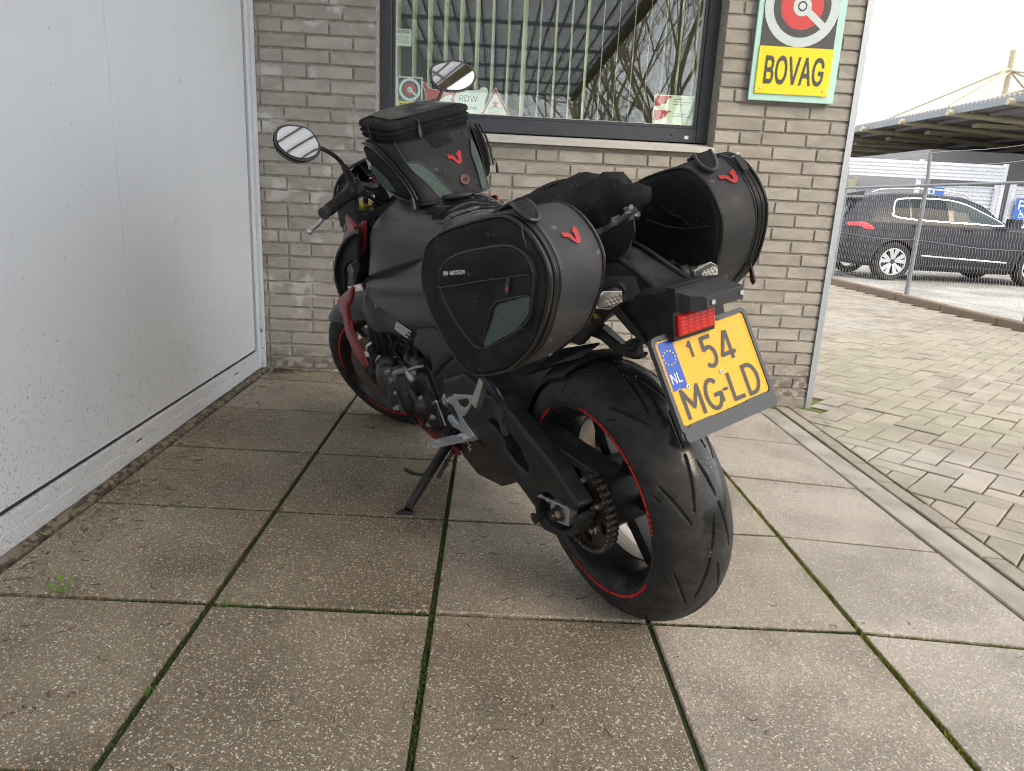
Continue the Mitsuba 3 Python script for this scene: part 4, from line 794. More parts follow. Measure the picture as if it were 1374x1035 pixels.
# handlebar and controls
hb = key('handlebar', moto); HB = lambda name, m, b, smooth=35, parent=None: put(name, m, b, parent or hb, smooth=smooth, M=SM)
def hbar(s): return smoothpath([(1.125, s * .03, 1.005), (1.12, s * .09, 1.015), (1.095, s * .16, 1.045), (1.07, s * .22, 1.050), (1.045, s * .38, 1.050)], 8)
scene[hb] = {**mikit.ply(cat(tube(hbar(1), .0115, 12), tube(hbar(-1), .0115, 12), box(1.10, 1.15, -.06, .06, .955, 1.02, .006)), 'm_black', smooth=40), 'to_world': T(SM)}
gdir = np.array([-.1545, .9880, 0.0]); g0 = np.array([1.0635, .262, 1.050])
for s in (1, -1):
    fl = np.array([1, s, 1.0]); ribs = []
    prof = []
    for i in range(60):
        t = i / 59; prof.append((.0168 + .0012 * (math.sin(t * 62) > 0) - .002 * abs(t - .5) * (t > .1), .118 * t))
    a = math.atan2(-gdir[0], gdir[1]); m = lathe([(.011, 0)] + prof + [(.011, .118)], 24)
    m = mv(m, rz=a); m.apply_translation(g0); HB('grip', m if s > 0 else mir(m), 'm_hose', 40)
    m = cat(cyl(g0 + gdir * -.004, g0 + gdir * .119, .0150, n=24), cyl(g0 + gdir * .1185, g0 + gdir * .142, .0165, .0175, 24, b=.003), cyl(g0 + gdir * .142, g0 + gdir * .1425, .009, n=16), cyl(g0 + gdir * .142, g0 + gdir * .1432, .0045, n=16)); HB('bar_end', m if s > 0 else mir(m), 'm_black', 30)
    m = cat(spheres((1.068, .235, 1.050, .024), (1.074, .205, 1.049, .024), (1.066, .222, 1.072, .014)), box(1.045, 1.058, .21, .232, 1.045, 1.066, .003), box(1.05, 1.08, .196, .212, 1.062, 1.082, .004)); HB('switch_housing', m if s > 0 else mir(m), 'm_plastic', 40)
    m = cat(spheres((1.105, .225, 1.048, .013), (1.085, .225, 1.05, .016)), spheres((1.112, .215, 1.046, .011), (1.125, .245, 1.044, .009))); HB('lever_perch', m if s > 0 else mir(m), 'm_black', 40)
    L_ = smoothpath([(1.122, .245, 1.043), (1.120, .30, 1.032), (1.124, .35, 1.012), (1.128, .398, 1.006)], 6)
    m = cat(tube(L_, np.linspace(.0085, .0055, len(L_)), 10, flat=1.0), trimesh.creation.icosphere(2, .0098).apply_translation(L_[-1])); HB('clutch_lever' if s > 0 else 'brake_lever', m if s > 0 else mir(m), 'm_alu', 50)
    # mirror: stem from the perch, a six-cornered convex glass in a black shell
    MC, roll_, tilt, yawm, msx, msy = (np.array([1.0306, .3869, 1.2461]), .553, .469, .050, .77, 1.08) if s > 0 else (np.array([1.0253, .405, 1.2026]), -.119, .345, .410, 1.0, 1.045)
    st_ = smoothpath([(1.060, .222, 1.078), (1.052, .236, 1.118), (1.046, .258, 1.160), (1.044, .300, MC[2] - .045), (1.044, .350, MC[2] - .022)], 6)
    m = cat(tube(st_, np.r_[np.full(8, .0105), np.full(len(st_) - 8, .0062)], 10), cyl((1.060, .222, 1.070), (1.0595, .223, 1.084), .011, n=6)); HB('mirror_stem', m if s > 0 else mir(m), 'm_black', 40)
    mo = sg.Polygon([(-.083, .004), (-.072, .034), (-.045, .047), (.02, .044), (.062, .026), (.082, -.004), (.074, -.026), (.045, -.044), (.0, -.049), (-.045, -.036), (-.072, -.018)]); mo = spl(np.array(mo.exterior.coords)[:-1] * [msx, msy], 5)
    # local: first axis outward, second up; faces backward
    sh = panel(mo, lambda x, z: 0 * x, .001, .0, .02, .002, .012); sh = cat(panel(mo.buffer(.005), lambda x, z: 0 * x - .003, .0, -.026, .05, .001, .012, flip=False))
    p_, t_, dd = tri2d(mo.buffer(.006), .010); u_ = np.clip(dd / .045, 0, 1)
    n_ = len(p_); front = np.stack([p_[:, 0], 0 * dd + .0005, p_[:, 1]], 1); back = np.stack([p_[:, 0], -.004 - .030 * np.sqrt(1 - (1 - u_) ** 2), p_[:, 1]], 1)
    shell = trimesh.Trimesh(np.vstack([front, back]), np.vstack([t_[:, ::-1], t_ + n_]), process=False)
    p2, t2, d2_ = tri2d(mo.buffer(-.0015), .008); rr2 = (p2 ** 2).sum(1); glass = trimesh.Trimesh(np.stack([p2[:, 0], .0016 - rr2 * .30 + .002, p2[:, 1]], 1), t2[:, ::-1], process=False)
    for nm, mm, bb, smt in (('mirror_shell', shell, 'm_black', 40), ('mirror_glass', glass, 'm_mirror', True)):
        q = mm.vertices.copy()
        # x -> outward (+y), y -> backward (-x), z -> up
        w_ = np.stack([-q[:, 1], q[:, 0], q[:, 2]], 1)
        mm2 = trimesh.Trimesh(w_, mm.faces, process=False)
        mm2 = mv(mm2, rx=roll_, ry=tilt, rz=yawm); mm2.apply_translation(MC)
        if s < 0: mm2 = mir(mm2)
        HB(nm, mm2, bb, smt)
HB('clutch_cable', tube(smoothpath([(1.12, .21, 1.045), (1.17, .14, 1.05), (1.19, .05, .99), (1.16, .02, .88), (1.10, .10, .75)], 8), .0045, 8), 'm_hose'); HB('brake_hose', tube(smoothpath([(1.12, -.19, 1.04), (1.19, -.12, 1.06), (1.22, -.02, .95), (1.25, .03, .75)], 8), .005, 8), 'm_hose'); HB('wiring', tube(smoothpath([(1.07, .20, 1.03), (1.11, .13, 1.0), (1.14, .07, .95), (1.12, .05, .85)], 8), .006, 8), 'm_hose')
HB('fluid_reservoir', cat(cyl((1.13, -.185, 1.05), (1.13, -.185, 1.105), .024, n=24), cyl((1.13, -.185, 1.105), (1.13, -.185, 1.117), .027, n=24, b=.002)), 'm_lens_shell')
HB('red_stay', cat(tube(smoothpath([(1.115, .068, 1.005), (1.125, .062, 1.03), (1.13, .060, 1.042)], 5), .0035, 8)), 'm_red_paint')

# ---- tank and body
tp = [(1.00, .66), (1.03, .765), (.998, .805), (.945, .865), (.915, .920), (.895, .955), (.84, .972), (.70, .960), (.55, .925), (.45, .872), (.385, .80), (.40, .70), (.60, .64)]
def tank_w(x, z): return (.118 + .095 * smooth01((x - .40) / .45)) * (1 - .30 * smooth01((z - .86) / .13))
def smooth01(t): t = np.clip(t, 0, 1); return t * t * (3 - 2 * t)
def tank_w2(x, z): return tank_w(x, z) * (1 - .22 * smooth01((.7176 + .2278 * (1.0014 - x) + .004 - z) / .012))
tk = bp('fuel_tank', inflate(spl(tp, 4), tank_w2, .13, .009, 2.6), 'm_tank', smooth=True)
put('filler_cap', cyl((.66, 0, .950), (.66, 0, .962), .045, n=32, b=.004), 'm_black', tk, M=BM)
# glossy tank pad with pale stripes behind the bag
padp = []
def tank_top(x, y):
    return None
cov = [(1.0014, .7176), (1.0082, .6822), (.9708, .6472), (.9052, .6265), (.813, .6097), (.7089, .6053), (.6289, .6209), (.5562, .6294), (.4563, .6696), (.3767, .7328), (.3923, .8069), (.4612, .8409), (.5638, .8254), (.7671, .7776)]
fr_ = [(1.1482, .6572), (1.0979, .6907), (1.0008, .70), (.95, .66), (.80, .63), (.72, .62), (.7413, .5786), (.7962, .5337), (.8767, .5384), (1.0098, .5317), (1.1084, .5109), (1.1775, .5208), (1.1844, .5597), (1.1935, .5945)]
pp = [(.7484, .5813), (.72, .66), (.60, .66), (.5725, .6081), (.5392, .5899), (.5095, .5664), (.534, .5477), (.5694, .5303), (.6341, .4966), (.6693, .4709), (.687, .454), (.6943, .4824), (.7118, .5087), (.7406, .5199), (.7907, .5296), (.7996, .5322), (.7666, .5665)]
plow = [(.7705, .4625), (.7269, .4398), (.6656, .4858), (.5509, .5421), (.50, .56), (.48, .50), (.52, .44), (.5702, .40), (.60, .38), (.6311, .3648), (.635, .2929), (.6897, .2568), (.6993, .3087), (.7165, .3669), (.7335, .4249), (.7541, .4509)]
for s in (1, -1):
    q = (lambda m: m) if s > 0 else mir
    bp('tank_cover', q(panel(spl(cov, 3), lambda x, z: .190 + .10 * (x - .9) - .10 * np.clip(z - .70, 0, 1) + .012 * np.clip(1 - np.abs(z - .705 - .10 * (.95 - x)) / .03, 0, 1) * smooth01((1.0 - x) / .1), .03, .014, .05, .004, .012)), 'm_tank')
    bp('tank_seam', q(tube(smoothpath([(a_, .190 + .10 * (a_ - .9) - .10 * max(c_ - .70, 0) + .0015, c_ + .001) for a_, c_ in ((1.002, .7185), (.90, .7445), (.7671, .7786), (.66, .8035), (.5638, .8264), (.4612, .8419))], 5), .0042, 7)), 'm_dark')
    bp('frame_spar', q(panel(rounded(fr_, .008), lambda x, z: .158 + .06 * (x - .9) - .15 * np.clip(.57 - z, 0, 1), .05, .012, .035, .006, .012)), 'm_frame_paint')
    k_ = bp('pivot_cover', q(panel(rounded(pp, .006).difference(affinity.scale(sg.Point(.69, .501).buffer(.017, 12), .8, 1.25)), lambda x, z: .150 + .05 * (x - .7), .02, .010, .03, .004, .010)), 'm_frame_paint')
    bp('pivot_frame', q(panel(rounded(plow, .006), lambda x, z: .135 + 0 * x, .04, .006, .02, .005, .012)), 'm_engine')
    bp('frame_edge', q(tube(smoothpath([(.7505, .140, .4657), (.7250, .140, .4540), (.6976, .140, .4110), (.6900, .138, .380), (.688, .136, .33)], 6), .006, 8, flat=.7)), 'm_frame_paint')
    bp('engine_mount', q(cat(tube(smoothpath([(1.12, .150, .56), (1.13, .15, .50), (1.14, .148, .43), (1.14, .142, .40)], 6), .011, 10, flat=.7), tube(smoothpath([(1.10, .15, .565), (1.03, .15, .52), (.99, .148, .47), (.985, .145, .44)], 6), .010, 10, flat=.7))), 'm_frame_paint')
    bp('frame_bolt', q(cat(cyl((1.0163, .170, .630), (1.0163, .184, .630), .010, n=20, b=.002), cyl((1.14, .15, .405), (1.14, .166, .405), .010, n=6), cyl((.985, .15, .447), (.985, .166, .447), .012, n=6))), 'm_alu')
    bp('pivot_bolt', q(cat(cyl((.648, .135, .388), (.648, .142, .388), .022, n=28, b=.002), cyl((.648, .142, .388), (.648, .148, .388), .014, n=6))), 'm_cast')
lk = bp('frame_label', slat_(sg.Polygon([(.8718, .6024), (.7605, .5847), (.7898, .5519), (.9043, .5702)]), .1735, .001, .0003, .02, ax=.06, x0=.9), 'm_black', smooth=False)
for i in range(5):
    t = (i + .5) / 5; a = np.array([.8718, .6024]) * (1 - t) + np.array([.9043, .5702]) * t; b = np.array([.7605, .5847]) * (1 - t) + np.array([.7898, .5519]) * t; e = (.94, .8, .92, .7, .85)[i]
    put('print', slat_(sg.LineString([a * .95 + b * .05, a * (1 - e) + b * e]).buffer(.0021), .1742, .001, .0002, .01, ax=.06, x0=.9), 'm_print_white', lk, M=BM, smooth=False)
# engine
ek = bp('engine', cat(hull([[x, y, z] for x, z in ((.66, .24), (.70, .52), (1.02, .52), (1.10, .40), (1.06, .22), (.80, .18)) for y in (-.165, .105)] + [[x, y, z] for x, z in ((.72, .28), (.74, .46), (1.0, .46), (1.03, .26)) for y in (-.19, .118)])), 'm_engine', smooth=30)
E_ = lambda name, m, b, smooth=35: put(name, m, b, ek, smooth=smooth, M=BM)
E_('cylinder_block', hull([[x, y, z] for x, z in ((.84, .48), (.90, .74), (1.08, .70), (1.05, .46)) for y in (-.15, .14)]), 'm_engine')
for i in range(7): E_('cooling_fin', box(.86, 1.075, -.158, .150, .50 + .025 * i, .507 + .025 * i, .002), 'm_engine', False)
E_('generator_cover', mv(cat(lathe([(.001, .050), (.045, .050), (.072, .046), (.083, .036), (.088, .018), (.090, 0)], 48)), (1.022, .165, .355)), 'm_engine_grey'); E_('cover_badge', mv(lathe([(.001, .0515), (.040, .0515), (.043, .049)], 40), (1.022, .165, .355)), 'm_engine')
for k in range(8):
    a = 2 * math.pi * k / 8 + .3; x, z = 1.022 + .086 * math.cos(a), .355 + .086 * math.sin(a); E_('cover_bolt', cat(spheres((x, .17, z, .0125), (x, .188, z, .0115)), cyl((x, .19, z), (x, .206, z), .007, n=6)), 'm_engine_grey')
E_('side_cover', panel(rounded([(.955, .43), (.90, .455), (.86, .42), (.845, .36), (.86, .30), (.93, .275), (.97, .29), (.945, .36)], .015), lambda x, z: .190 + 0 * x, .04, .010, .02, .004, .012), 'm_engine_grey'); E_('cover_step', cat(box(.875, .945, .19, .207, .372, .425, .005), box(.872, .93, .19, .203, .31, .36, .005)), 'm_engine_grey', False)
E_('sprocket_cover', panel(rounded([(.84, .44), (.76, .455), (.71, .40), (.70, .32), (.76, .27), (.84, .29)], .02), lambda x, z: .150 + 0 * x, .05, .012, .03, .004, .012), 'm_engine')
for (x, z) in ((.90, .365), (.94, .30), (.872, .44), (.82, .44), (.72, .32), (.77, .28), (.80, .36), (.95, .425)): E_('engine_bolt', cat(cyl((x, .16, z), (x, .216 if x > .85 else .172, z), .0065, n=6), cyl((x, .16, z), (x, .207 if x > .85 else .166, z), .0095, n=12)), 'm_bolt')
E_('cover_rib', cat(*[box(.86 + .0, .955, .198, .203, z_, z_ + .004, .001) for z_ in (.30, .33, .365, .43)]), 'm_engine_grey', False); E_('starter_motor', cyl((.92, .135, .455), (.80, .135, .455), .026, n=20, b=.004), 'm_engine_grey'); E_('rear_case_edge', tube(smoothpath([(.745, .152, .44), (.725, .152, .40), (.705, .150, .34), (.70, .148, .29)], 5), .005, 8), 'm_engine_grey'); [E_('mount_lug', cat(cyl((x, .10, z), (x, .152, z), .015, n=16), cyl((x, .152, z), (x, .160, z), .008, n=6)), 'm_engine_grey') for x, z in ((.99, .47), (.70, .25), (.86, .24))]
E_('water_pump', cat(spheres((.80, .150, .335, .030), (.80, .168, .335, .020)), cyl((.80, .172, .34), (.83, .185, .39), .010, n=14)), 'm_engine_grey')
for nm, pts, r_, mt in (('radiator_hose', [(1.235, .165, .442), (1.20, .168, .428), (1.16, .17, .412), (1.11, .165, .408)], .021, 'm_hose'), ('coolant_hose', [(.99, .16, .45), (.95, .185, .435), (.905, .20, .39), (.875, .20, .34), (.86, .19, .295), (.84, .18, .265)], .0085, 'm_hose'), ('wiring_loom', [(1.05, .12, .52), (1.01, .135, .48), (.96, .14, .475), (.90, .14, .49), (.86, .135, .53)], .009, 'm_hose'),
     ('breather_hose', [(.90, .12, .55), (.89, .145, .50), (.86, .15, .46), (.80, .15, .44)], .010, 'm_hose'), ('fuel_line', [(.84, .12, .54), (.83, .14, .49), (.81, .145, .46)], .007, 'm_hose'), ('wire', [(1.07, .13, .53), (1.06, .15, .47), (1.03, .16, .44)], .005, 'm_hose'), ('wire', [(1.035, .13, .53), (1.03, .15, .48), (1.0, .16, .44)], .005, 'm_hose'), ('wire', [(.99, .13, .53), (.985, .15, .49), (.96, .165, .45)], .0045, 'm_hose'), ('clutch_cable', [(1.08, .13, .60), (.98, .165, .50), (.92, .17, .47), (.86, .165, .445)], .0045, 'm_hose')):
    E_(nm, tube(smoothpath(pts, 6), r_, 10), mt, 50)
E_('hose_clamp', cat(cyl((1.229, .1655, .440), (1.216, .1665, .435), .0235, n=20), cyl((1.135, .168, .411), (1.125, .167, .409), .0228, n=20)), 'm_steel'); E_('clutch_arm', cat(tube([(.8766, .172, .4355), (.80, .165, .462), (.74, .160, .48)], .0042, 8), cyl((.88, .172, .425), (.87, .172, .446), .011, n=12), spheres((.862, .168, .43, .012), (.845, .165, .415, .014))), 'm_cast')
E_('plug', mv(cyl((0, 0, 0), (0, .006, 0), .012, n=16), (.93, .207, .40)), 'm_steel')
E_('header_pipe', cat(*[tube(smoothpath([(1.07, y, .56), (1.15, y, .50), (1.17, y * .9, .36), (1.10, y * .7, .20), (.95, y * .5, .155), (.80, y * .4, .15)], 6), .020, 12) for y in (-.12, -.04, .04, .115)]), 'm_exhaust'); E_('radiator', box(1.13, 1.165, -.17, .17, .44, .80, .005), 'm_dark', False)
mk = bp('exhaust_box', cat(hull([[x, y, z] for x, z, w in ((.82, .185, .06), (.80, .125, .06), (.66, .115, .075), (.50, .135, .07), (.44, .165, .06), (.43, .205, .05), (.52, .235, .07), (.74, .235, .07)) for y in (-.10, w)])), 'm_exhaust', smooth=30)
put('silencer', cat(tube(smoothpath([(.50, -.12, .20), (.40, -.17, .24), (.25, -.20, .34), (.08, -.215, .44)], 6), .052, 20)), 'm_black', mk, M=BM)
bp('belly_panel', panel(rounded([(1.13, .255), (1.08, .215), (.95, .155), (.80, .13), (.76, .15), (.80, .18), (.93, .205), (1.02, .245)], .008), lambda x, z: .085 + .10 * (x - .8) + .30 * (z - .15), .006, .006, .02, .002, .012), 'm_red_paint')
# fairing
fa = bp('fairing', cat(hull([[x, y, z] for y in (-.13, .13) for x, z in ((1.10, .62), (1.06, .86), (1.20, .93), (1.42, .86), (1.40, .70), (1.22, .56))]), hull([[1.10, s * .155, z] for s in (-1, 1) for z in (.66, .84)] + [[1.40, s * .10, z] for s in (-1, 1) for z in (.72, .86)])), 'm_fairing', smooth=30)
Fa = lambda name, m, b, smooth=35: put(name, m, b, fa, smooth=smooth, M=BM)
cres = [(.854, .889), (.876, .886), (.961, .866), (1.046, .835), (1.13, .795), (1.182, .756), (1.213, .717), (1.221, .680), (1.20, .640), (1.164, .655), (1.157, .680), (1.131, .707), (1.12, .739), (1.063, .772), (1.006, .788), (.93, .800), (.90, .842), (.88, .866)]
r1 = [(1.0098, .9278), (.9463, .9197), (.8779, .9034), (.8943, .8844), (.9176, .8815), (1.0305, .8591), (1.1603, .8213), (1.1661, .8322), (1.0975, .8588), (1.0085, .8876), (1.0031, .909)]
r2 = [(.8466, .9175), (.829, .9131), (.8871, .8591), (.9569, .814), (1.0, .7979), (1.0116, .8227), (1.0027, .8487), (.9922, .871), (.9635, .8872), (.9194, .9025)]
r4 = [(1.2565, .6276), (1.1393, .6689), (1.0202, .7081), (1.0063, .7033), (1.0393, .6659), (1.1222, .6195), (1.1384, .5749), (1.1336, .5331), (1.0675, .4823), (1.0403, .4315), (1.0725, .4153), (1.1221, .4344), (1.1722, .4454), (1.2128, .4888), (1.2316, .5295), (1.2136, .5765), (1.2392, .6013)]
for s in (1, -1):
    q = (lambda m: m) if s > 0 else mir
    Fa('side_panel', q(panel(spl(cres, 3), lambda x, z: .238 + 0 * x, .012, -.022, .03, .002, .010)), 'm_dark'); Fa('panel_lip', q(tube(smoothpath([(a, .240, b) for a, b in cres[:9]], 5), .0062, 8)), 'm_fairing')
    Fa('upper_red_panel', q(panel(rounded(r1, .002), lambda x, z: .215 - .10 * (x - 1.05), .004, .008, .02, .002, .008)), 'm_red_paint'); Fa('inner_red_panel', q(panel(rounded(r2, .002), lambda x, z: .200 - .10 * (x - 1.0), .004, .008, .02, .002, .008)), 'm_red_paint')
    Fa('small_red_panel', q(panel(sg.Polygon([(1.0478, .7933), (1.0673, .7756), (1.1333, .7578), (1.196, .7484), (1.1555, .7673)]), lambda x, z: .207 + 0 * x, .004, .002, .01, .001, .008)), 'm_red_paint')
    Fa('lower_red_panel', q(panel(rounded(r4, .003), lambda x, z: .243 + 0 * x, .004, .008, .02, .002, .008)), 'm_red_paint')
    Fa('position_lamp_box', q(cat(panel(sg.Polygon([(1.212, .7472), (1.1949, .73), (1.0729, .7376), (1.0616, .7539), (1.0565, .7824), (1.1333, .7598)]), lambda x, z: .196 + 0 * x, .06, 0, .01, .002, .012), panel(sg.Polygon([(1.198, .7257), (1.0864, .7361), (1.1453, .6884), (1.2421, .666)]), lambda x, z: .197 + 0 * x, .06, 0, .01, .002, .012))), 'm_black_gloss')
    Fa('position_lamp', q(panel(sg.Polygon([(1.1688, .7516), (1.1556, .7549), (1.141, .7352), (1.183, .6783), (1.1987, .6791), (1.1976, .7171)]), lambda x, z: .215 + 0 * x, .02, .003, .01, .002, .008)), 'm_lens_shell')
    Fa('headlamp_lens', q(panel(sg.Polygon([(1.2202, .8412), (1.1848, .8512), (1.129, .863), (1.1542, .8419), (1.1897, .8164), (1.2093, .8284)]), lambda x, z: .200 - .3 * (x - 1.15), .03, .004, .01, .002, .008)), 'm_lens_shell'); Fa('grey_shell', q(panel(rounded([(1.2184, .8702), (1.1416, .8913), (1.1139, .8761), (1.166, .8588), (1.2309, .854)], .003), lambda x, z: .188 - .2 * (x - 1.15), .03, .006, .02, .002, .008)), 'm_tank')
    Fa('cockpit_side', q(hull([[1.08, .14, .90], [1.05, .175, .86], [1.235, .181, .962], [1.212, .160, 1.018], [1.195, .13, 1.045], [1.36, .13, .97], [1.25, .18, .87], [1.38, .12, .86], [1.36, .08, 1.0]])), 'm_dark')
    Fa('screen_edge', q(tube(smoothpath([(1.24, .182, .965), (1.22, .174, 1.000), (1.20, .155, 1.030), (1.19, .12, 1.055), (1.19, .05, 1.075), (1.19, 0, 1.08)], 6), .005, 8)), 'm_black')
v, f = [], []
for i, t in enumerate(np.linspace(0, 1, 10)):
    for j, s in enumerate(np.linspace(-1, 1, 15)): v.append([1.19 + .20 * t + .05 * s * s * (1 - t) + .06 * (1 - abs(s)) * t, s * (.182 - .06 * t), 1.08 - .115 * abs(s) ** 2.6 - .14 * t])
for i in range(9):
    for j in range(14): f += [[i * 15 + j, i * 15 + j + 1, i * 15 + 16 + j], [i * 15 + j, i * 15 + 16 + j, i * 15 + 15 + j]]
scene['m_screen_dark'] = {'type': 'twosided', 'bsdf': {'type': 'principled', 'base_color': rgb((.012, .012, .013)), 'roughness': .12, 'specular': .7}}
Fa('windscreen', trimesh.Trimesh(v, f, process=False), 'm_screen_dark', True)
ik = bp('instrument_panel', hull([[1.185, s * .07, z] for s in (-1, 1) for z in (1.0, 1.02)] + [[1.225, s * .085, 1.06] for s in (-1, 1)] + [[1.25, s * .085, .98] for s in (-1, 1)]), 'm_black_gloss', smooth=30); put('display', mv(box(-.052, .052, -.0005, .0005, -.026, .026, .0003), (1.2045, .005, 1.034), rz=math.pi / 2, ry=0), 'm_lens_shell', ik, M=BM, smooth=False)
put('bezel_mark', cat(mv(box(-.008, .008, -.001, .001, -.002, .002), (1.180, .062, 1.012), rz=math.pi / 2), mv(box(-.006, .006, -.001, .001, -.002, .002), (1.180, -.03, 1.010), rz=math.pi / 2)), 'm_print_white', ik, M=BM, smooth=False)
# seat, subframe, tail
bp('rider_seat', inflate(spl([(.60, .80), (.50, .86), (.36, .845), (.20, .86), (.06, .90), (.02, .86), (.10, .80), (.35, .775), (.52, .77)], 4), lambda x, z: .10 + .05 * np.clip((.35 - np.abs(x - .25)) / .3, 0, 1), .05, .016), 'm_fairing', smooth=True)
bp('subframe', cat(*[hull([[x, s * y, z] for y in (.075, .11) for x, z in ((.62, .60), (.62, .72), (.05, .80), (-.12, .82), (-.12, .79), (.10, .74))]) for s in (1, -1)], hull([[x, y, z] for y in (-.08, .08) for x, z in ((.55, .62), (.55, .76), (-.1, .83), (-.1, .80))])), 'm_plastic', smooth=30)
bp('undertray', hull([[x, y, z] for y in (-.08, .08) for x, z in ((.45, .56), (.45, .66), (.05, .76), (.05, .70), (.25, .60))]), 'm_plastic', smooth=30)
tl = bp('tail_unit', cat(hull([[.10, s * .055, .905] for s in (-1, 1)] + [[-.10, s * .045, .862] for s in (-1, 1)] + [[-.235, s * .042, .812] for s in (-1, 1)] + [[-.235, s * .055, .79] for s in (-1, 1)] + [[.10, s * .085, .85] for s in (-1, 1)]), hull([[-.20, s * .050, .815] for s in (-1, 1)] + [[-.235, s * .060, .808] for s in (-1, 1)] + [[-.300, s * .045, .832] for s in (-1, 1)] + [[-.295, s * .064, z] for s in (-1, 1) for z in (.828, .793)] + [[-.18, s * .070, z] for s in (-1, 1) for z in (.77, .80)])), 'm_plastic', smooth=28)
Tl = lambda name, m, b, smooth=28: put(name, m, b, tl, smooth=smooth, M=BM)
for s in (1, -1):
    q = (lambda m: m) if s > 0 else mir
    Tl('spine_ridge', q(tube(smoothpath([(.05, .034, .893), (-.09, .036, .866), (-.17, .036, .838), (-.235, .040, .811)], 5), .006, 8)), 'm_plastic'); Tl('wing', q(hull([[-.105, .088, .822], [-.14, .074, .838], [-.185, .050, .836], [-.215, .062, .800], [-.155, .088, .786], [-.17, .092, .806]])), 'm_plastic'); Tl('wing_facet', q(hull([[-.135, .0935, .812], [-.170, .0840, .8305], [-.198, .0810, .802], [-.165, .0975, .790], [-.17, .07, .80]])), 'm_frame_paint')
    Tl('side_fairing', q(hull([[.08, .082, .875], [.10, .10, .84], [-.10, .080, .825], [-.10, .075, .80], [.06, .10, .80]])), 'm_plastic')
Tl('plate_hanger', cat(hull([[-.10, s * .052, .790] for s in (-1, 1)] + [[-.115, s * .058, .765] for s in (-1, 1)] + [[-.18, s * .062, .80] for s in (-1, 1)] + [[-.285, s * .058, .795] for s in (-1, 1)] + [[-.170, s * .056, .725] for s in (-1, 1)] + [[-.232, s * .052, .700] for s in (-1, 1)] + [[-.292, s * .062, .722] for s in (-1, 1)])), 'm_plastic')
for s in (1, -1): Tl('hanger_facet', mv(hull([[-.118, s * .0625, .764], [-.150, s * .0675, .780], [-.208, s * .0660, .735], [-.224, s * .0600, .710], [-.173, s * .0620, .729], [-.18, s * .05, .75]])), 'm_frame_paint')
tb = Tl('tail_lamp', cat(hull([[x, y, z] for x, y0, y1, z0, z1 in ((-.285, -.030, .066, .792, .8325), (-.306, -.030, .0655, .7915, .8315)) for y in (y0, y1) for z in (z0, z1)])), 'm_plastic')
put('lamp_step', hull([[x, y, z] for x, y0, y1, z0, z1 in ((-.305, -.033, .062, .7925, .826), (-.313, -.034, .061, .7925, .8245)) for y in (y0, y1) for z in (z0, z1)]), 'm_plastic', tb, M=BM, smooth=20) if False else None
Tl('lamp_box', hull([[-.305, y, z] for y in (-.046, .060) for z in (.7915, .8255)] + [[-.348, y, z] for y in (-.046, .040) for z in (.7965, .8195)] + [[-.351, y, z] for y in (-.043, .037) for z in (.7985, .8175)] + [[-.332, .056, z] for z in (.7945, .8215)]), 'm_frame_paint')
for i_, o_ in enumerate((0, .0035, .007)): Tl('lamp_step', hull([[x, y, z] for x in (-.302 - .0045 * i_, -.305 - .0045 * i_) for y, z in ((.0650 - o_, .7915), (.0650 - o_, .8300 - o_), (-.0335 + o_ * .4, .7915), (-.0335 + o_ * .4, .8295 - o_))]), 'm_frame_paint')
Tl('lamp_lip', hull([[x, y, z] for x in (-.300, -.309) for y, z in ((.0665, .789), (.0665, .833), (-.0345, .789), (-.0345, .832), (.06, .787), (-.03, .787))]), 'm_plastic')
Tl('screw', cat(*[cyl((-.352, y, z), (-.3535, y, z), .0042, n=14) for y, z in ((.0245, .8075), (-.0385, .8090))]), 'm_alu')
Tl('reflector_mount', hull([[x, y, z] for x in (-.296, -.310) for y in (-.016, .075) for z in (.744, .793)] + [[-.27, y, z] for y in (-.03, .07) for z in (.73, .79)]), 'm_plastic')
rk = Tl('red_reflector', hull([[x, y + (o if y < 0.03 else -o), z + (o if z < .77 else -o)] for x, o in ((-.310, 0), (-.3155, 0), (-.3175, .003)) for y in (-.0118, .0690) for z in (.7520, .7885)]), 'm_lens_red', 20)
for i in range(5): put('prism_row', cat(*[box(-.3183, -.3172, -.006 + .0145 * k + .001 * (i % 2), .0055 + .0145 * k, .7565 + .0062 * i, .7600 + .0062 * i) for k in range(5)]), 'm_red_lens2' if 'm_red_lens2' in scene else pri('m_red_lens2', (.55, .03, .03), .15, specular=.8), rk, M=BM, smooth=False)
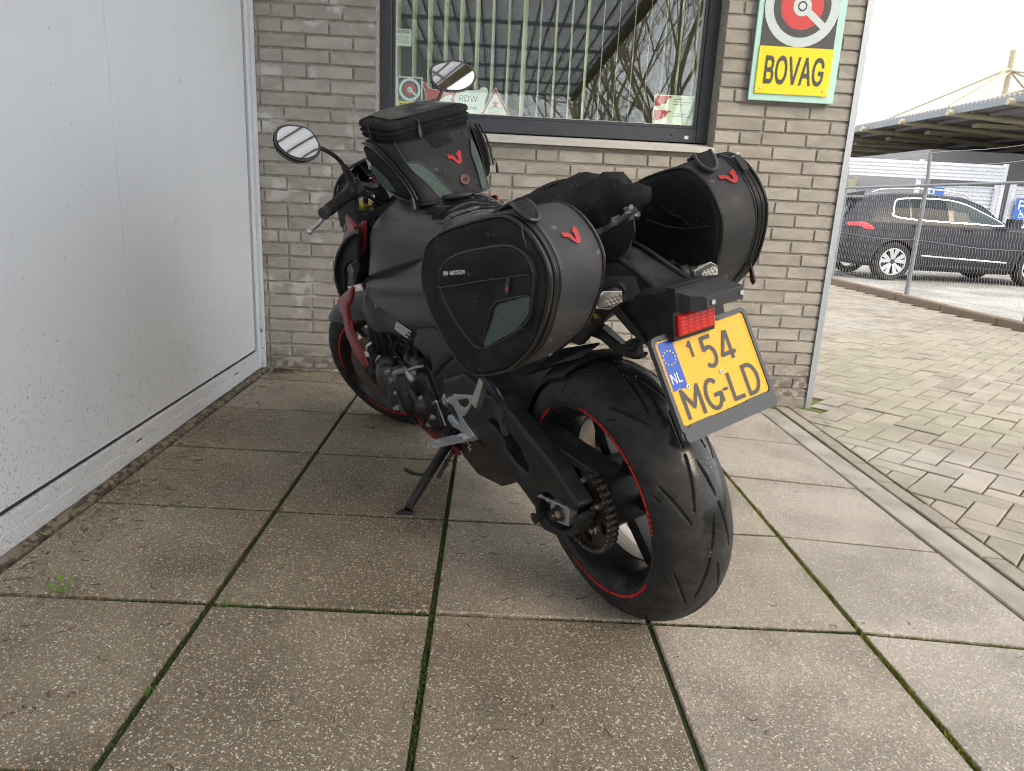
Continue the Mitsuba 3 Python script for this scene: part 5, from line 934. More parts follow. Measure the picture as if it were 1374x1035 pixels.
for s in (1, -1):
    q = (lambda m: m) if s > 0 else mir
    dx = 0 if s > 0 else .004
    it = Tl('indicator', q(cat(spheres((-.165, .068, .810, .0135), (-.172, .098, .811, .0125)), cyl((-.16, .06, .81), (-.168, .082, .81), .018, n=16))), 'm_plastic', 40)
    lens = hull([[-.196, .092, .823], [-.196, .130, .831], [-.196, .146, .822], [-.196, .147, .806], [-.196, .122, .799], [-.196, .095, .805], [-.205, .100, .820], [-.205, .130, .826], [-.205, .139, .818], [-.205, .138, .808], [-.205, .120, .804], [-.205, .100, .808]])
    put('lens', q(mv(lens, (.006, -.006, -.006))), 'm_reflector', it, M=BM, smooth=18)
    put('lens_cell', q(cat(*[trimesh.creation.icosphere(1, .0026).apply_translation([-.1995, .103 + .0085 * k - .006 + .004 * (r_ % 2), .803 + .0062 * r_]) for k in range(4) for r_ in range(3)])), 'm_reflector', it, M=BM, smooth=True)
    put('shell', q(mv(hull([[-.196, .091, .824], [-.196, .131, .8325], [-.196, .148, .822], [-.196, .149, .805], [-.196, .122, .7975], [-.196, .094, .804], [-.170, .100, .820], [-.170, .126, .824], [-.172, .134, .815], [-.172, .132, .806], [-.170, .118, .803], [-.170, .10, .806]]), (.0075, -.006, -.006))), 'm_lens_shell', it, M=BM, smooth=20)
# right-hand bracket with hook, under the tail
bk_ = bp('tail_bracket', panel(rounded([(.0543, .6738), (.10, .70), (.06, .735), (.0013, .705), (-.0112, .6975), (-.0656, .6762), (-.0911, .684), (-.1083, .6938), (-.1318, .6959), (-.1368, .6907), (-.1235, .6752), (-.1148, .6836), (-.1064, .6794), (-.1054, .6714), (-.1245, .6678), (-.1438, .6695), (-.1348, .6573), (-.1149, .6528), (-.0621, .6517), (-.005, .6721)], .001), lambda x, z: .02 + 0 * x, .018, 0, .01, .002, .008), 'm_plastic')
put('light_strip', slat_(sg.Polygon([(-.020, .7010), (-.034, .7115), (-.098, .6845), (-.085, .6790)]), .0225, .004, .001), 'm_cast', bk_, M=BM); put('stay', hull([[-.128, .03, .668], [-.140, .03, .668], [-.150, .02, .700], [-.147, .02, .702], [-.128, .01, .665], [-.14, .01, .665]]), 'm_frame_paint', bk_, M=BM); put('side_stay', panel(rounded([(.10, .66), (.02, .75), (-.075, .795), (-.125, .782), (-.085, .745), (-.02, .70), (.03, .66)], .004), lambda x, z: .05 + 0 * x, .014, .0, .02, .002, .01), 'm_plastic', bk_, M=BM)
put('bracket_bolt', cat(*[cyl((x, .05, z), (x, .058, z), .006, n=12) for x, z in ((-.020, .722), (-.055, .742))]), 'm_gold', bk_, M=BM)
# number plate: holder, plate, blue band, characters with raised dark faces
pd = np.array([[-.293, .105, .7455], [-.290, -.097, .7525], [-.350, -.103, .6110], [-.352, .100, .6075]])
ex = (pd[1] - pd[0] + pd[2] - pd[3]) / 2; ez = (pd[0] - pd[3] + pd[1] - pd[2]) / 2; PW, PH = np.linalg.norm(ex), np.linalg.norm(ez); ex /= PW; ey = np.cross(ez / PH, ex); ey /= np.linalg.norm(ey); ez = np.cross(ex, ey)
PM = np.eye(4); PM[:3, 0], PM[:3, 1], PM[:3, 2], PM[:3, 3] = ex, ey, ez, pd.mean(0) - ex * PW / 2 - ez * PH / 2
if ey[0] < 0: PM[:3, 1] = -ey
PM = BM @ PM
def rbox(x0, x1, z0, z1, r): return sg.box(x0 + r, z0 + r, x1 - r, z1 - r).buffer(r, 8)
def pl(poly, y, t): return xz(ext(poly, t), y)
np_ = key('number_plate', moto); labels[np_] = {'label': 'yellow number plate in a dark holder with blue country band'}
Np = lambda name, m, b, smooth=False: put(name, m, b, np_, smooth=smooth, M=PM)
scene[np_] = {**mikit.ply(cat(pl(rbox(0, PW, 0, PH, .009), .002, .0024), pl(rbox(.0015, PW - .0015, .0015, PH - .0015, .008).difference(rbox(.0035, PW - .0035, .0035, PH - .0035, .006)), -.0004, .0007)), pri('m_plate_yellow', (0.74, 0.385, 0.006), .28, specular=.5), smooth=False), 'to_world': T(PM)}
Np('holder', cat(pl(rbox(-.008, PW + .008, -.026, PH + .008, .012), .010, .0075), pl(rbox(-.008, PW + .008, -.012, PH + .008, .012).difference(rbox(-.001, PW + .001, -.001, PH + .001, .009)), .0025, .0045), pl(rbox(-.004, PW + .010, -.028, -.006, .010), .0025, .004), *[pl(sg.box(a, -.003, a + .05, .0015), -.002, .001) for a in (.01, PW - .06)], *[pl(sg.box(a, PH - .0015, a + .05, PH + .003), -.002, .001) for a in (.01, PW - .06)]), 'm_holder' if 'm_holder' in scene else pri('m_holder', (.048, .052, .062), .45), False)
Np('blue_band', pl(rbox(.002, .036, .062, PH - .002, .004), -.0002, .0006), pri('m_plate_blue', (0.015, 0.075, 0.42), .3)); Np('country_letters', mv(xz(text('NL', .022, .018, .0005, False)), (.0075, -.0008, .074)), 'm_white')
Np('star_ring', cat(*[pl(affinity.translate(sg.Point(0, 0).buffer(.0013, 4), .019 + .0125 * math.cos(a), .119 + .0125 * math.sin(a)), -.0008, .0004) for a in np.linspace(0, 2 * math.pi, 13)[:-1]]), 'm_yellow')
pri('m_plate_dark', (0.035, 0.034, 0.03), .35)
def stroke(lines_, w): return shapely.union_all([sg.LineString(l).buffer(w / 2, 6, cap_style=2, join_style=1) for l in lines_])
def arc(cx, cz, rx, rz, a0, a1, n=16): return [(cx + rx * math.cos(math.radians(a)), cz + rz * math.sin(math.radians(a))) for a in np.linspace(a0, a1, n)]
CHH, CW = .056, .030
gl = {'5': [[(.9, 1), (.18, 1), (.14, .56)], [(.14, .56)] + arc(.46, .33, .44, .33, 120, -140)], '4': [[(.62, 1), (.05, .22), (1.0, .22)], [(.70, 1), (.70, 0)]], 'M': [[(.05, 0), (.05, 1), (.5, .35), (.95, 1), (.95, 0)]], 'G': [arc(.5, .5, .45, .5, 45, 360)[:-1] + [(.95, .45)], [(.52, .45), (.98, .45), (.98, .12)]], 'L': [[(.1, 1), (.1, 0.04), (.95, 0.04)]], 'D': [[(.1, 0), (.1, 1), (.4, 1)] + arc(.4, .5, .55, .5, 90, -90) + [(.1, 0)]], '1': [[(.15, .72), (.6, 1), (.6, 0)]], '-': [[(0, .5), (1, .5)]]}
sc = PW / .210
for ch, x, z, w, h in (('1', .062, .106, .014, .027), ('5', .092, .079, .030, .052), ('4', .132, .079, .034, .052), ('M', .016, .008, .040, .051), ('G', .066, .008, .036, .051), ('-', .107, .024, .012, .020), ('L', .125, .008, .029, .051), ('D', .162, .008, .033, .051)):
    x, w = x * sc, w * sc; poly = stroke([[(x + a * w, z + b * h) for a, b in l] for l in gl[ch]], 0.0076 if h > .03 else .0055)
    Np('raised_edge', pl(poly.buffer(.0013), -.0003, .0006), 'm_plate_yellow'); Np('character', pl(poly, -.0008, .0006), 'm_plate_dark')
for x, z in ((.036, .062), (.118, .0645)): Np('plate_screw', mv(cyl((0, 0, 0), (0, -.003, 0), .0040, n=16, b=.001), (x * sc, -.0002, z)), 'm_white', 30); Np('screw_socket', mv(cyl((0, 0, 0), (0, -.0005, 0), .0016, n=8), (x * sc, -.0032, z)), 'm_dark')
# foot rests, shift rod, side stand
br_ = rounded([(.5835, .421), (.5329, .442), (.5255, .4493), (.4521, .4679), (.3931, .4812), (.3971, .4628), (.4151, .4422), (.4393, .4213), (.469, .3984), (.4911, .3909), (.4676, .3785), (.4435, .3617), (.4345, .3463), (.4524, .3292), (.4906, .315), (.5115, .3312), (.532, .3372), (.5762, .3316), (.6072, .3458), (.6022, .3581), (.5707, .3698), (.5647, .3609), (.5299, .3548), (.5126, .3644), (.5191, .3832), (.546, .4086), (.5804, .4051)], .001).buffer(.0022).difference(rounded([(.4998, .434), (.4209, .4608), (.4298, .4478), (.4575, .43), (.4891, .4269)], .003))
fp_ = bp('foot_rest_bracket', panel(br_, lambda x, z: .158 + 0 * x, .020, .005, .012, .003, .007), 'm_cast', smooth=40)
Fp = lambda name, m, b, smooth=35: put(name, m, b, fp_, smooth=smooth, M=BM)
Fp('bracket_bolt', cat(cyl((.573, .16, .414), (.573, .168, .414), .009, n=16, b=.002), cyl((.47, .16, .333), (.47, .169, .333), .010, n=16, b=.002)), 'm_steel')
pr0, pr1 = np.array([.487, .175, .331]), np.array([.445, .288, .360])
pd_ = (pr1 - pr0) / np.linalg.norm(pr1 - pr0); a_ = np.cross(pd_, [0, 0, 1]); a_ /= np.linalg.norm(a_); c_ = np.cross(a_, pd_)
Fp('foot_peg', hull([pr0 + a_ * s * .014 + c_ * t * .008 for s in (-1, 1) for t in (-1, 1)] + [pr1 + a_ * s * .010 + c_ * t * .006 - pd_ * .012 for s in (-1, 1) for t in (-1, 1)] + [pr1 + c_ * -.004 + a_ * .004, pr1 + c_ * .004 + a_ * -.008]), 'm_cast', 25)
for i in range(9): p_ = pr0 + pd_ * (.022 + .0085 * i) + c_ * .0085; Fp('peg_rib', hull([p_ + a_ * s * .0115 + pd_ * u * .0018 + c_ * w for s in (-1, 1) for u in (-1, 1) for w in (-.002, .0022)]), 'm_cast', False)
Fp('peg_hinge', cat(spheres((*pr0, .015), (.478, .165, .333, .013))), 'm_cast', 40)
p0_, p1_ = np.array([.2803, .172, .554]), np.array([.3079, .192, .4878]); pdd = (p1_ - p0_) / np.linalg.norm(p1_ - p0_); a2 = np.cross(pdd, [0, 1, 0]); a2 /= np.linalg.norm(a2); c2 = np.cross(a2, pdd)
Fp('passenger_peg', hull([p0_ + a2 * s * .010 + c2 * t * .008 for s in (-1, 1) for t in (-1, 1)] + [p1_ + a2 * s * .014 + c2 * t * .008 for s in (-1, 1) for t in (-1, 1)]), 'm_reflector', 25)
for s in (-1, 0, 1): Fp('peg_groove', hull([p0_ + pdd * u + a2 * (s * .006 + w) + c2 * t for u in (.026, .064) for w in (-.0012, .0012) for t in (-.0088, -.002, .0088)]), 'm_cast', False)
Fp('passenger_peg_arm', tube(smoothpath([(.30, .150, .53), (.27, .165, .545), (.245, .165, .53), (.24, .15, .49)], 6), .011, 10), 'm_plastic')
bp('shift_rod', cat(cyl((.70, .150, .372), (.575, .182, .345), .0032, n=8), spheres((.70, .15, .372, .008)), cyl((.70, .14, .372), (.70, .165, .372), .006, n=6)), 'm_steel'); bp('shift_lever', cat(tube([(.70, .14, .37), (.715, .155, .345), (.73, .165, .30)], .007, 8), spheres((.745, .16, .30, .016), (.725, .15, .285, .018), (.715, .15, .31, .014))), 'm_engine')
bp('heel_spring', tube([(.50 + .004 * math.cos(t), .15 + .004 * math.sin(t), .32 - .0022 * t) for t in np.linspace(0, 20, 80)], .0014, 5), 'm_steel')
bp('stay_bar', panel(rounded([(.2642, .5212), (.2419, .5237), (.2147, .4749), (.2347, .4544), (.2113, .451), (.208, .4269), (.2389, .4166), (.2687, .484)], .003), lambda x, z: .165 + 0 * x, .006, .0, .01, .001, .008), 'm_frame_paint'); bp('rear_shock', cat(cyl((.56, .0, .40), (.47, 0, .64), .03, n=20), tube([(.56 - .09 * t / 60 + .036 * math.cos(t), .036 * math.sin(t), .40 + .24 * t / 60) for t in np.linspace(0, 50, 240)], .006, 6)), 'm_black')
sk = bp('side_stand', tube(smoothpath([(.735, .105, .235), (.715, .15, .205), (.685, .235, .148), (.665, .300, .100), (.655, .318, .089)], 6), np.linspace(.0165, .0125, 25), 14), 'm_engine', smooth=50)
Sk = lambda name, m, b, smooth=35: put(name, m, b, sk, smooth=smooth, M=BM)
Sk('stand_foot', spheres((.66, .352, .0845, .0055), (.645, .312, .0775, .0065), (.672, .322, .0800, .0060), (.655, .335, .084, .008)), 'm_engine', 40); Sk('stand_pivot', cat(spheres((.74, .10, .24, .024), (.75, .07, .28, .024), (.735, .115, .228, .020)), cyl((.742, .10, .24), (.742, .135, .235), .011, n=6)), 'm_engine'); Sk('stand_tang', tube(smoothpath([(.692, .222, .155), (.74, .250, .150), (.790, .262, .150)], 4), .0055, 8), 'm_engine')
Sk('stand_spring', tube([(.700 - .05 * t / 75 + .0065 * math.cos(t), .125 + .085 * t / 75 + .0065 * math.sin(t), .200 - .045 * t / 75) for t in np.linspace(0, 75, 260)], .0021, 5), 'm_chain')
# glossy pad over the rear of the tank
tm_ = inflate(spl(tp, 4), lambda x, z: tank_w(x, z) * 1.0, .13, .012, 2.6); fn_ = tm_.face_normals; fc_ = tm_.triangles_center
sel = (fn_[:, 2] > .60) & (fc_[:, 0] > .44) & (fc_[:, 0] < .74) & (fc_[:, 1] < .10); pm_ = trimesh.Trimesh(tm_.vertices + tm_.vertex_normals * .0025, tm_.faces[sel], process=False); pm_.remove_unreferenced_vertices()
pri('m_pad', (0.010, 0.010, 0.011), 0.07, specular=.8, two=True); bp('tank_pad', pm_, 'm_pad', smooth=True)

# ------------------------------------------------------------------ luggage, in the motorcycle's frame but things of their own
def fab_bump(k):
    return lambda p, n, uv: (dr.sin(p.x * k) * dr.sin(p.z * k) + dr.sin(p.y * k) * dr.sin((p.x + p.z) * k * .7)) * 0.00035 + fbm(p.x * 40, p.y * 40, p.z * 40, 3) * 0.0010
def cloth(name, c, rough, k, d=.10, bs=1.0, **kw):
    def fn(p, n, uv):
        f = smoothstep(0.40, 0.75, fbm(p.x * 22, p.y * 22, p.z * 22, 4)); sp = smoothstep(0.90, 0.96, noise(p.x * 300, p.y * 300, p.z * 300)); sc = smoothstep(0.80, 0.84, fbm(p.x * 90, p.y * 20, p.z * 55, 2))
        return mix(mix(mi.Color3f(c), mi.Color3f(0.13, 0.125, 0.12), f * d), mi.Color3f(0.30, 0.29, 0.28), (sp * .25 + sc * .5) * d * 3)
    pri('s_tmp', proc(fn), rough, **kw); return bump(name, 's_tmp', fab_bump(k), 5e-4, bs)
cloth('m_tarp', (0.040, 0.0415, 0.046), .46, 1500, .16, specular=.3); cloth('m_fabric', (0.016, 0.016, 0.0175), .75, 2400, .10, specular=.15); cloth('m_fabric2', (0.017, 0.017, 0.018), .72, 2400, .08, specular=.15); cloth('m_bag_body', (0.021, 0.0215, 0.0235), .55, 1500, .10, specular=.25); cloth('m_green_patch', (0.055, 0.085, 0.075), .55, 2000, .08); cloth('m_webbing', (0.014, 0.014, 0.015), .6, 1800, .08, specular=.2)
pri('m_piping', (0.012, 0.012, 0.013), .35); pri('m_piping_grey', (0.05, 0.055, 0.065), .4); pri('m_logo_red', (0.50, 0.022, 0.028), .5); pri('m_zip', (0.02, 0.02, 0.021), .4)
HORN = sg.Polygon([(0, .64), (.03, .84), (.12, .92), (.11, .78), (.20, .76), (.36, .74), (.45, .62), (.51, .42), (.57, .26), (.64, .26), (.68, .44), (.68, .62), (.63, .76), (.72, .82), (.83, .92), (.85, 1.0), (.96, .97), (1.0, .82), (.95, .60), (.89, .30), (.81, .06), (.68, 0), (.53, .04), (.41, .22), (.29, .46), (.17, .52), (.05, .54)])
HORN = HORN.buffer(.010)
SBO = [(.400, .901), (.373, .929), (.317, .952), (.230, .970), (.141, .983), (.094, .984), (.057, .972), (.024, .947), (.002, .914), (0, .886), (.013, .847), (.039, .804), (.071, .768), (.119, .735), (.169, .709), (.260, .686), (.306, .687), (.336, .702), (.374, .740), (.409, .794), (.423, .843), (.415, .876)]
SBO = [(a + .040 * (1 - a / .423), c) for a, c in SBO]; sbo = spl(SBO, 5); ring = np.array(sbo.exterior.coords)[:-1]
# arc positions round the outline, for things that lie on the gusset
ringc = np.vstack([ring, ring[:1]]); slen = np.r_[0, np.cumsum(np.linalg.norm(np.diff(ringc, axis=0), axis=1))]
def gus(s, dep, off=0.0):
    """point on the gusset at arc length s, depth dep behind the outer face, standing off outwards"""
    s = np.asarray(s) % slen[-1]; p = np.stack([np.interp(s, slen, ringc[:, 0]), np.interp(s, slen, ringc[:, 1])], -1); e = 1e-3
    q = np.stack([np.interp((s + e) % slen[-1], slen, ringc[:, 0]), np.interp((s + e) % slen[-1], slen, ringc[:, 1])], -1) - p
    q = q / np.linalg.norm(q, axis=-1, keepdims=True); nrm = np.stack([-q[..., 1], q[..., 0]], -1)
    if shapely.geometry.polygon.orient(sbo).exterior.coords[1] == tuple(ringc[1]): nrm = -nrm
    if sg.LinearRing(ring).is_ccw: nrm = np.stack([q[..., 1], -q[..., 0]], -1)
    w = p + nrm * (off + bulge(dep)[..., None] if np.ndim(dep) else off + bulge(dep)); return np.stack([w[..., 0], -np.asarray(dep) * np.ones(p.shape[:-1]), w[..., 1]], -1)
def sb_at(x, z): return slen[int(np.argmin(np.hypot(ringc[:-1, 0] - x, ringc[:-1, 1] - z)))]
DEP = .130
def bulge(d): return .003 * np.sin(np.clip(np.asarray(d, float) / DEP, 0, 1) * math.pi)
def wrap_poly(poly, s_of, dep_of, off, t=.0012, h=.006):
    p, tt, dd = tri2d(poly, h); a = gus(s_of(p), dep_of(p), off); return trimesh.Trimesh(a, tt, process=False)
def saddle_bag(M, flipx, lab, right, DEP):
    b = thing('saddle_bag', lab, 'saddlebag', None)
    mm = (lambda m: m) if not flipx else mir
    def P(name, m, bs, smooth=40, parent=None): return put(name, mm(as_tm(m)), bs, parent or b, smooth=smooth, M=M)
    # front panel: soft, slightly bulged; gusset; back panel
    wr = lambda x, z: .0022 * np.sin(x * 46 + z * 20) * np.sin(z * 38) + .003 * (meshkit.fbm(np.stack([x * 16, z * 16, 0 * x], -1), 3) - .5)
    P('front_panel', panel(sbo, lambda x, z: -.004 + wr(x, z) * np.clip(shapely.distance(sbo.exterior, shapely.points(x, z)) / .02, 0, 1), .010, .016, .09, .006, .010), 'm_fabric')
    ss = np.linspace(0, slen[-1], 150, endpoint=False); dd = np.linspace(.006, DEP, 12); g = np.array([gus(ss, np.full(len(ss), d), .0) for d in dd])
    g += (np.array([gus(ss, np.full(len(ss), d), .004) for d in dd]) - g) * (meshkit.fbm(g * 14, 3)[..., None] - .5) * 1.6
    v = g.reshape(-1, 3); n = len(ss); f = []
    for i in range(len(dd) - 1):
        for j in range(n): k = (j + 1) % n; f += [[i * n + j, i * n + k, i * n + n + k], [i * n + j, i * n + n + k, i * n + n + j]]
    f = np.array(f); tmn = trimesh.Trimesh(v, f, process=False)
    if tmn.face_normals[0] @ np.array([ring[0][0] - .2, 0, ring[0][1] - .84]) < 0: f = f[:, ::-1]
    P('gusset', trimesh.Trimesh(v, f, process=False), 'm_tarp' if True else '', True)
    pb = panel(sbo, lambda x, z: DEP + .0015 * np.sin(x * 40) * np.sin(z * 31), .008, .012, .08, .004, .012); pb.vertices[:, 1] *= -1; pb.faces = pb.faces[:, ::-1]; P('back_panel', pb, 'm_fabric2')
    loopP = lambda dep, off, r, fl=1.0: tube(gus(ss, np.full(len(ss), dep), off), r, 7, closed=True)
    P('piping', loopP(.004, .001, .0036), 'm_piping'); P('piping', loopP(DEP - .004, .000, .0034), 'm_piping'); P('zip_band', cat(loopP(.0145, .0018, .0030), loopP(.0245, .0018, .0030)), 'm_piping'); P('zip_teeth', loopP(.0195, .0012, .0026), 'm_zip'); P('piping_edge', loopP(.029, .001, .0016), 'm_piping_grey')
    if not right:
        pk = [(.323, .890), (.301, .906), (.242, .924), (.157, .938), (.108, .942), (.084, .937), (.066, .925), (.057, .908), (.057, .888), (.070, .854), (.083, .825), (.116, .800), (.166, .775), (.222, .752), (.244, .750), (.261, .757), (.293, .784), (.327, .828), (.335, .854), (.333, .874)]
        po = spl(pk, 4); pyf = lambda x, z: .012 + 0 * x
        P('pocket', panel(po, pyf, .016, .006, .05, .004, .010), 'm_fabric2'); rp = np.array(po.exterior.coords)[:-1]; P('pocket_piping', tube([(a, .0125, c) for a, c in rp], .0028, 7, closed=True), 'm_piping')
        bandp = shapely.intersection(po.buffer(-.002), sg.Polygon([(.40, .846), (.333, .855), (.187, .881), (.05, .902), (.05, 1.0), (.4, 1.0)])); P('pocket_flap', panel(bandp, lambda x, z: .0175 + 0 * x, .004, .003, .03, .0015, .010), 'm_fabric2')
        P('flap_seam', tube([(.333, .0195, .8552), (.26, .022, .867), (.187, .0225, .8805), (.12, .022, .891), (.060, .018, .9005)], .0014, 6), 'm_piping')
        patch = spl([(.163, .841), (.141, .850), (.10, .859), (.0705, .8645), (.0745, .842), (.086, .8255), (.117, .8015), (.166, .778), (.217, .755), (.2165, .765), (.197, .79), (.181, .812)], 3).intersection(po.buffer(-.0015)); P('reflective_patch', panel(patch, lambda x, z: .0178 + 0 * x, .003, .002, .02, .001, .009), 'm_green_patch'); P('patch_piping', tube([(.2165, .0185, .757), (.2165, .0200, .766), (.197, .0215, .79), (.181, .0225, .812), (.170, .0225, .833), (.150, .0222, .849), (.10, .0205, .8605), (.071, .0185, .8655)], .0019, 6), 'm_piping'); P('stitch', tube([(.168, .0222, .829), (.13, .0222, .817), (.088, .0205, .8075)], .0006, 4), 'm_piping_grey')
        tx = text('SW-MOTECH', .070, .0078, .0007); ang = math.atan2(.897 - .889, .300 - .232); tv = tx.vertices.copy(); xx = .3015 - tv[:, 0] * math.cos(ang) - tv[:, 1] * math.sin(ang) * 0; P('lettering', trimesh.Trimesh(np.stack([xx, .0222 + tv[:, 2] + .0008 * (1 - np.abs(tv[:, 0] - .035) / .035), .8815 + tv[:, 1] + tv[:, 0] * math.sin(ang)], 1), tx.faces[:, ::-1], process=False), 'm_print_white', False)
        P('seam', tube([(.255, .0085, .744), (.266, .0075, .715), (.275, .0015, .690)], .0012, 5), 'm_piping'); P('seam', tube([(.068, .0095, .941), (.076, .0075, .958), (.084, .0010, .976)], .0012, 5), 'm_piping')
        zp = P('zip_pull', hull([[x + (.004 if z < .875 else 0), y, z] for x, z in ((.103, .893), (.109, .893), (.118, .873), (.106, .873), (.109, .866), (.116, .866)) for y in (.021, .0245)]), 'm_zip'); P('pull_mark', hull([[x, y, z] for x, z in ((.109, .877), (.1155, .877), (.1135, .869)) for y in (.0244, .0250)]), 'm_logo_red', False, zp)
        E0, D0, sz, wd = .022, .033, 1, 1
        s0, s1 = sb_at(.068, .953), sb_at(.050, .930)
        lo, hi = min(s0, s1), max(s0, s1); hp = affinity.scale(HORN, .036, .029, origin=(0, 0)); up_is_low = ringc[int(np.argmin(abs(slen - lo)))][1] > ringc[int(np.argmin(abs(slen - hi)))][1]
        mid = (lo + hi) / 2
        P('emblem', wrap_poly(hp, lambda p: mid + (1 if not up_is_low else -1) * (p[:, 1] - .015), lambda p: .056 + p[:, 0], .0022, h=.003), pri('m_logo2', (0.38, 0.016, 0.020), .5, two=True), False)
    else:
        mid = sb_at(.067, .952); hp = affinity.scale(HORN, .036, .029, origin=(0, 0)); e0 = gus(mid, .05); e1 = gus(mid + .01, .05); sgn_ = 1 if e1[2] > e0[2] else -1
        P('emblem', wrap_poly(hp, lambda p: mid + sgn_ * (p[:, 1] - .012), lambda p: .074 - p[:, 0], .0022, h=.003), 'm_logo2', False)
        P('inner_seam', tube([(.06, -DEP - .0125, .885), (.13, -DEP - .0155, .873), (.21, -DEP - .0165, .872), (.29, -DEP - .0155, .88)], .0013, 5), 'm_piping_grey'); P('inner_strap', tube(smoothpath([(.22, -DEP - .013, .915), (.18, -DEP - .016, .900), (.14, -DEP - .0155, .893), (.12, -DEP - .0145, .875)], 5), .0028, 6), 'm_webbing')
        e = gus(sb_at(.071, .768), .02, .004); zp = P('zip_pull', cat(tube([e, e + [-.001, 0, -.012]], .0022, 6), hull([e + [x, y, z] for x, z in ((-.004, -.012), (.004, -.012), (-.0075, -.038), (.0075, -.038), (0, -.046)) for y in (-.002, .002)])), 'm_zip', 30); P('pull_mark', hull([e + [x, y, z] for x, z in ((-.0045, -.030), (.0045, -.030), (0, -.041)) for y in (-.0026, .0026)]), 'm_logo_red', False, zp)
        e = gus(sb_at(.094, .984), .016, .005); P('zip_slider', cat(box(e[0] - .010, e[0] + .010, e[1] - .005, e[1] + .005, e[2] - .004, e[2] + .006, .002), tube([e + [.0, 0, .004], e + [-.010, -.002, .010]], .003, 6)), 'm_steel', 30); P('slider_pull', hull([e + np.array([-.012 + x, y, z]) for x, z in ((0, .008), (-.004, .002), (-.016, -.020), (-.024, -.018), (-.020, -.03)) for y in (-.012, .0)]), 'm_zip', 30)
    # looped handle strap lying over the top
    sa, sb_ = sb_at(.21, .972), sb_at(.075, .978); path = []
    for t in np.linspace(0, 1, 40):
        s = sa + (sb_ - sa) * t; path.append(gus(s, .052 + .026 * math.cos(t * math.pi) * (-1 if right else 1), .007 + .006 * math.sin(t * math.pi)))
    pa = np.array(path); tt_ = np.linspace(0, 1, len(pa)); wf_2 = np.sqrt(np.clip(1 - (np.clip((tt_ - .72) / .28, 0, 1)) ** 2, .02, 1)); off_ = lambda o, h_: pa + np.stack([0 * tt_, o * wf_2, h_ + 0 * tt_], 1)
    st_v = np.concatenate([off_(o, h_) for o, h_ in ((-.017, 0), (-.006, .0012), (.006, .0012), (.017, 0), (.017, -.003), (-.017, -.003))], 0); n = len(pa); f = []
    for i in range(6):
        for j in range(n - 1): k = (i + 1) % 6; f += [[i * n + j, k * n + j, k * n + j + 1], [i * n + j, k * n + j + 1, i * n + j + 1]]
    P('handle_strap', trimesh.Trimesh(st_v.reshape(-1, 3), f, process=False), 'm_webbing', 40); P('strap_piping', tube(np.vstack([off_(-.018, 0), off_(.018, 0)[::-1][1:]]), .0036, 7), 'm_piping', 40)
    return b
yw = math.radians(10)
LM = np.eye(4); LM[:3, 0], LM[:3, 1], LM[:3, 3] = [math.cos(yw), math.sin(yw), 0], [-math.sin(yw), math.cos(yw), 0], [-.298, .27, 0]
saddle_bag(BM @ LM, False, 'black saddlebag on the left side of the motorcycle, with front pocket and dark green patch', False, .130)
RM = np.eye(4); RM[:3, 0], RM[:3, 1], RM[:3, 3] = [math.cos(yw), -math.sin(yw), 0], [math.sin(yw), math.cos(yw), 0], [-.275, -.225, .02]
rl = trimesh.transformations.rotation_matrix(math.radians(-7), [1, 0, 0], [0, .05, .86])
saddle_bag(BM @ RM @ rl, True, 'black saddlebag on the far right side of the motorcycle, seen from its plain inner side', True, .106)
# crumpled fabric cover between the bags
cv = thing('seat_pack', 'crumpled black fabric pack on the rear seat with clear plastic showing, between the saddlebags', 'bag')
cpoly = spl([(.46, .865), (.42, .915), (.372, .932), (.22, .966), (.09, .995), (-.02, 1.006), (-.10, 1.006), (-.145, .998), (-.176, .978), (-.172, .955), (-.13, .925), (-.06, .885), (.10, .872), (.30, .858)], 5)
cm = inflate(cpoly, lambda x, z: (.055 + .075 * smooth01((x + .17) / .24)) + .010 * np.sin(x * 9), .10, .008, 2.2, mid=lambda x, z: .022 * smooth01((.02 - x) / .15)); vn = cm.vertex_normals; vv = cm.vertices
fold = np.sin(vv[:, 0] * 38 + vv[:, 1] * 14 + 9 * (meshkit.fbm(vv * 9, 3) - .5)) * smooth01((.10 - vv[:, 0]) / .2) * .009 + (.5 - np.abs(np.sin(vv[:, 0] * 30 + vv[:, 2] * 26 + 7 * meshkit.fbm(vv * 7, 3, 5)))) * .024 * smooth01((.16 - vv[:, 0]) / .2) + (meshkit.fbm(vv * 17, 3, 3) - .5) * .022 + np.sin(vv[:, 1] * 60 + vv[:, 0] * 30) * .003 * smooth01((-.06 - vv[:, 0]) / .08)
cm.vertices = vv + vn * fold[:, None]
put('cover', cm, 'm_fabric', cv, M=BM, smooth=True)
def over(x, y0, y1, r_, n=16):
    """band over the pack at x, following its top"""
    out = []
    for y in np.linspace(y0, y1, n):
        top = np.interp(-x, [-.46, -.372, -.22, -.09, .02, .10, .176], [.87, .932, .966, .995, 1.006, 1.006, .978]); out.append([x - .012 * (1 - (y / .12) ** 2), y, top - .10 * (1 - math.sqrt(max(0.0, 1 - min(1, (abs(y) / .135)) ** 2.2))) + .004])
    return np.array(out)
put('hem_band', cat(tube(over(.115, -.12, .125, 0), .006, 8), tube(over(.100, -.12, .125, 0), .004, 8)), 'm_webbing', cv, M=BM, smooth=40)
put('front_roll', inflate(spl([(.47, .86), (.46, .90), (.40, .925), (.36, .915), (.37, .87)], 4), lambda x, z: .11 + 0 * x, .03, .012), 'm_fabric', cv, M=BM, smooth=True)
sc_ = []
R2 = random.Random(5)
pu = np.linspace(0, 1, 22); pvv = np.linspace(0, 1, 14); q = np.zeros((22, 14, 3))
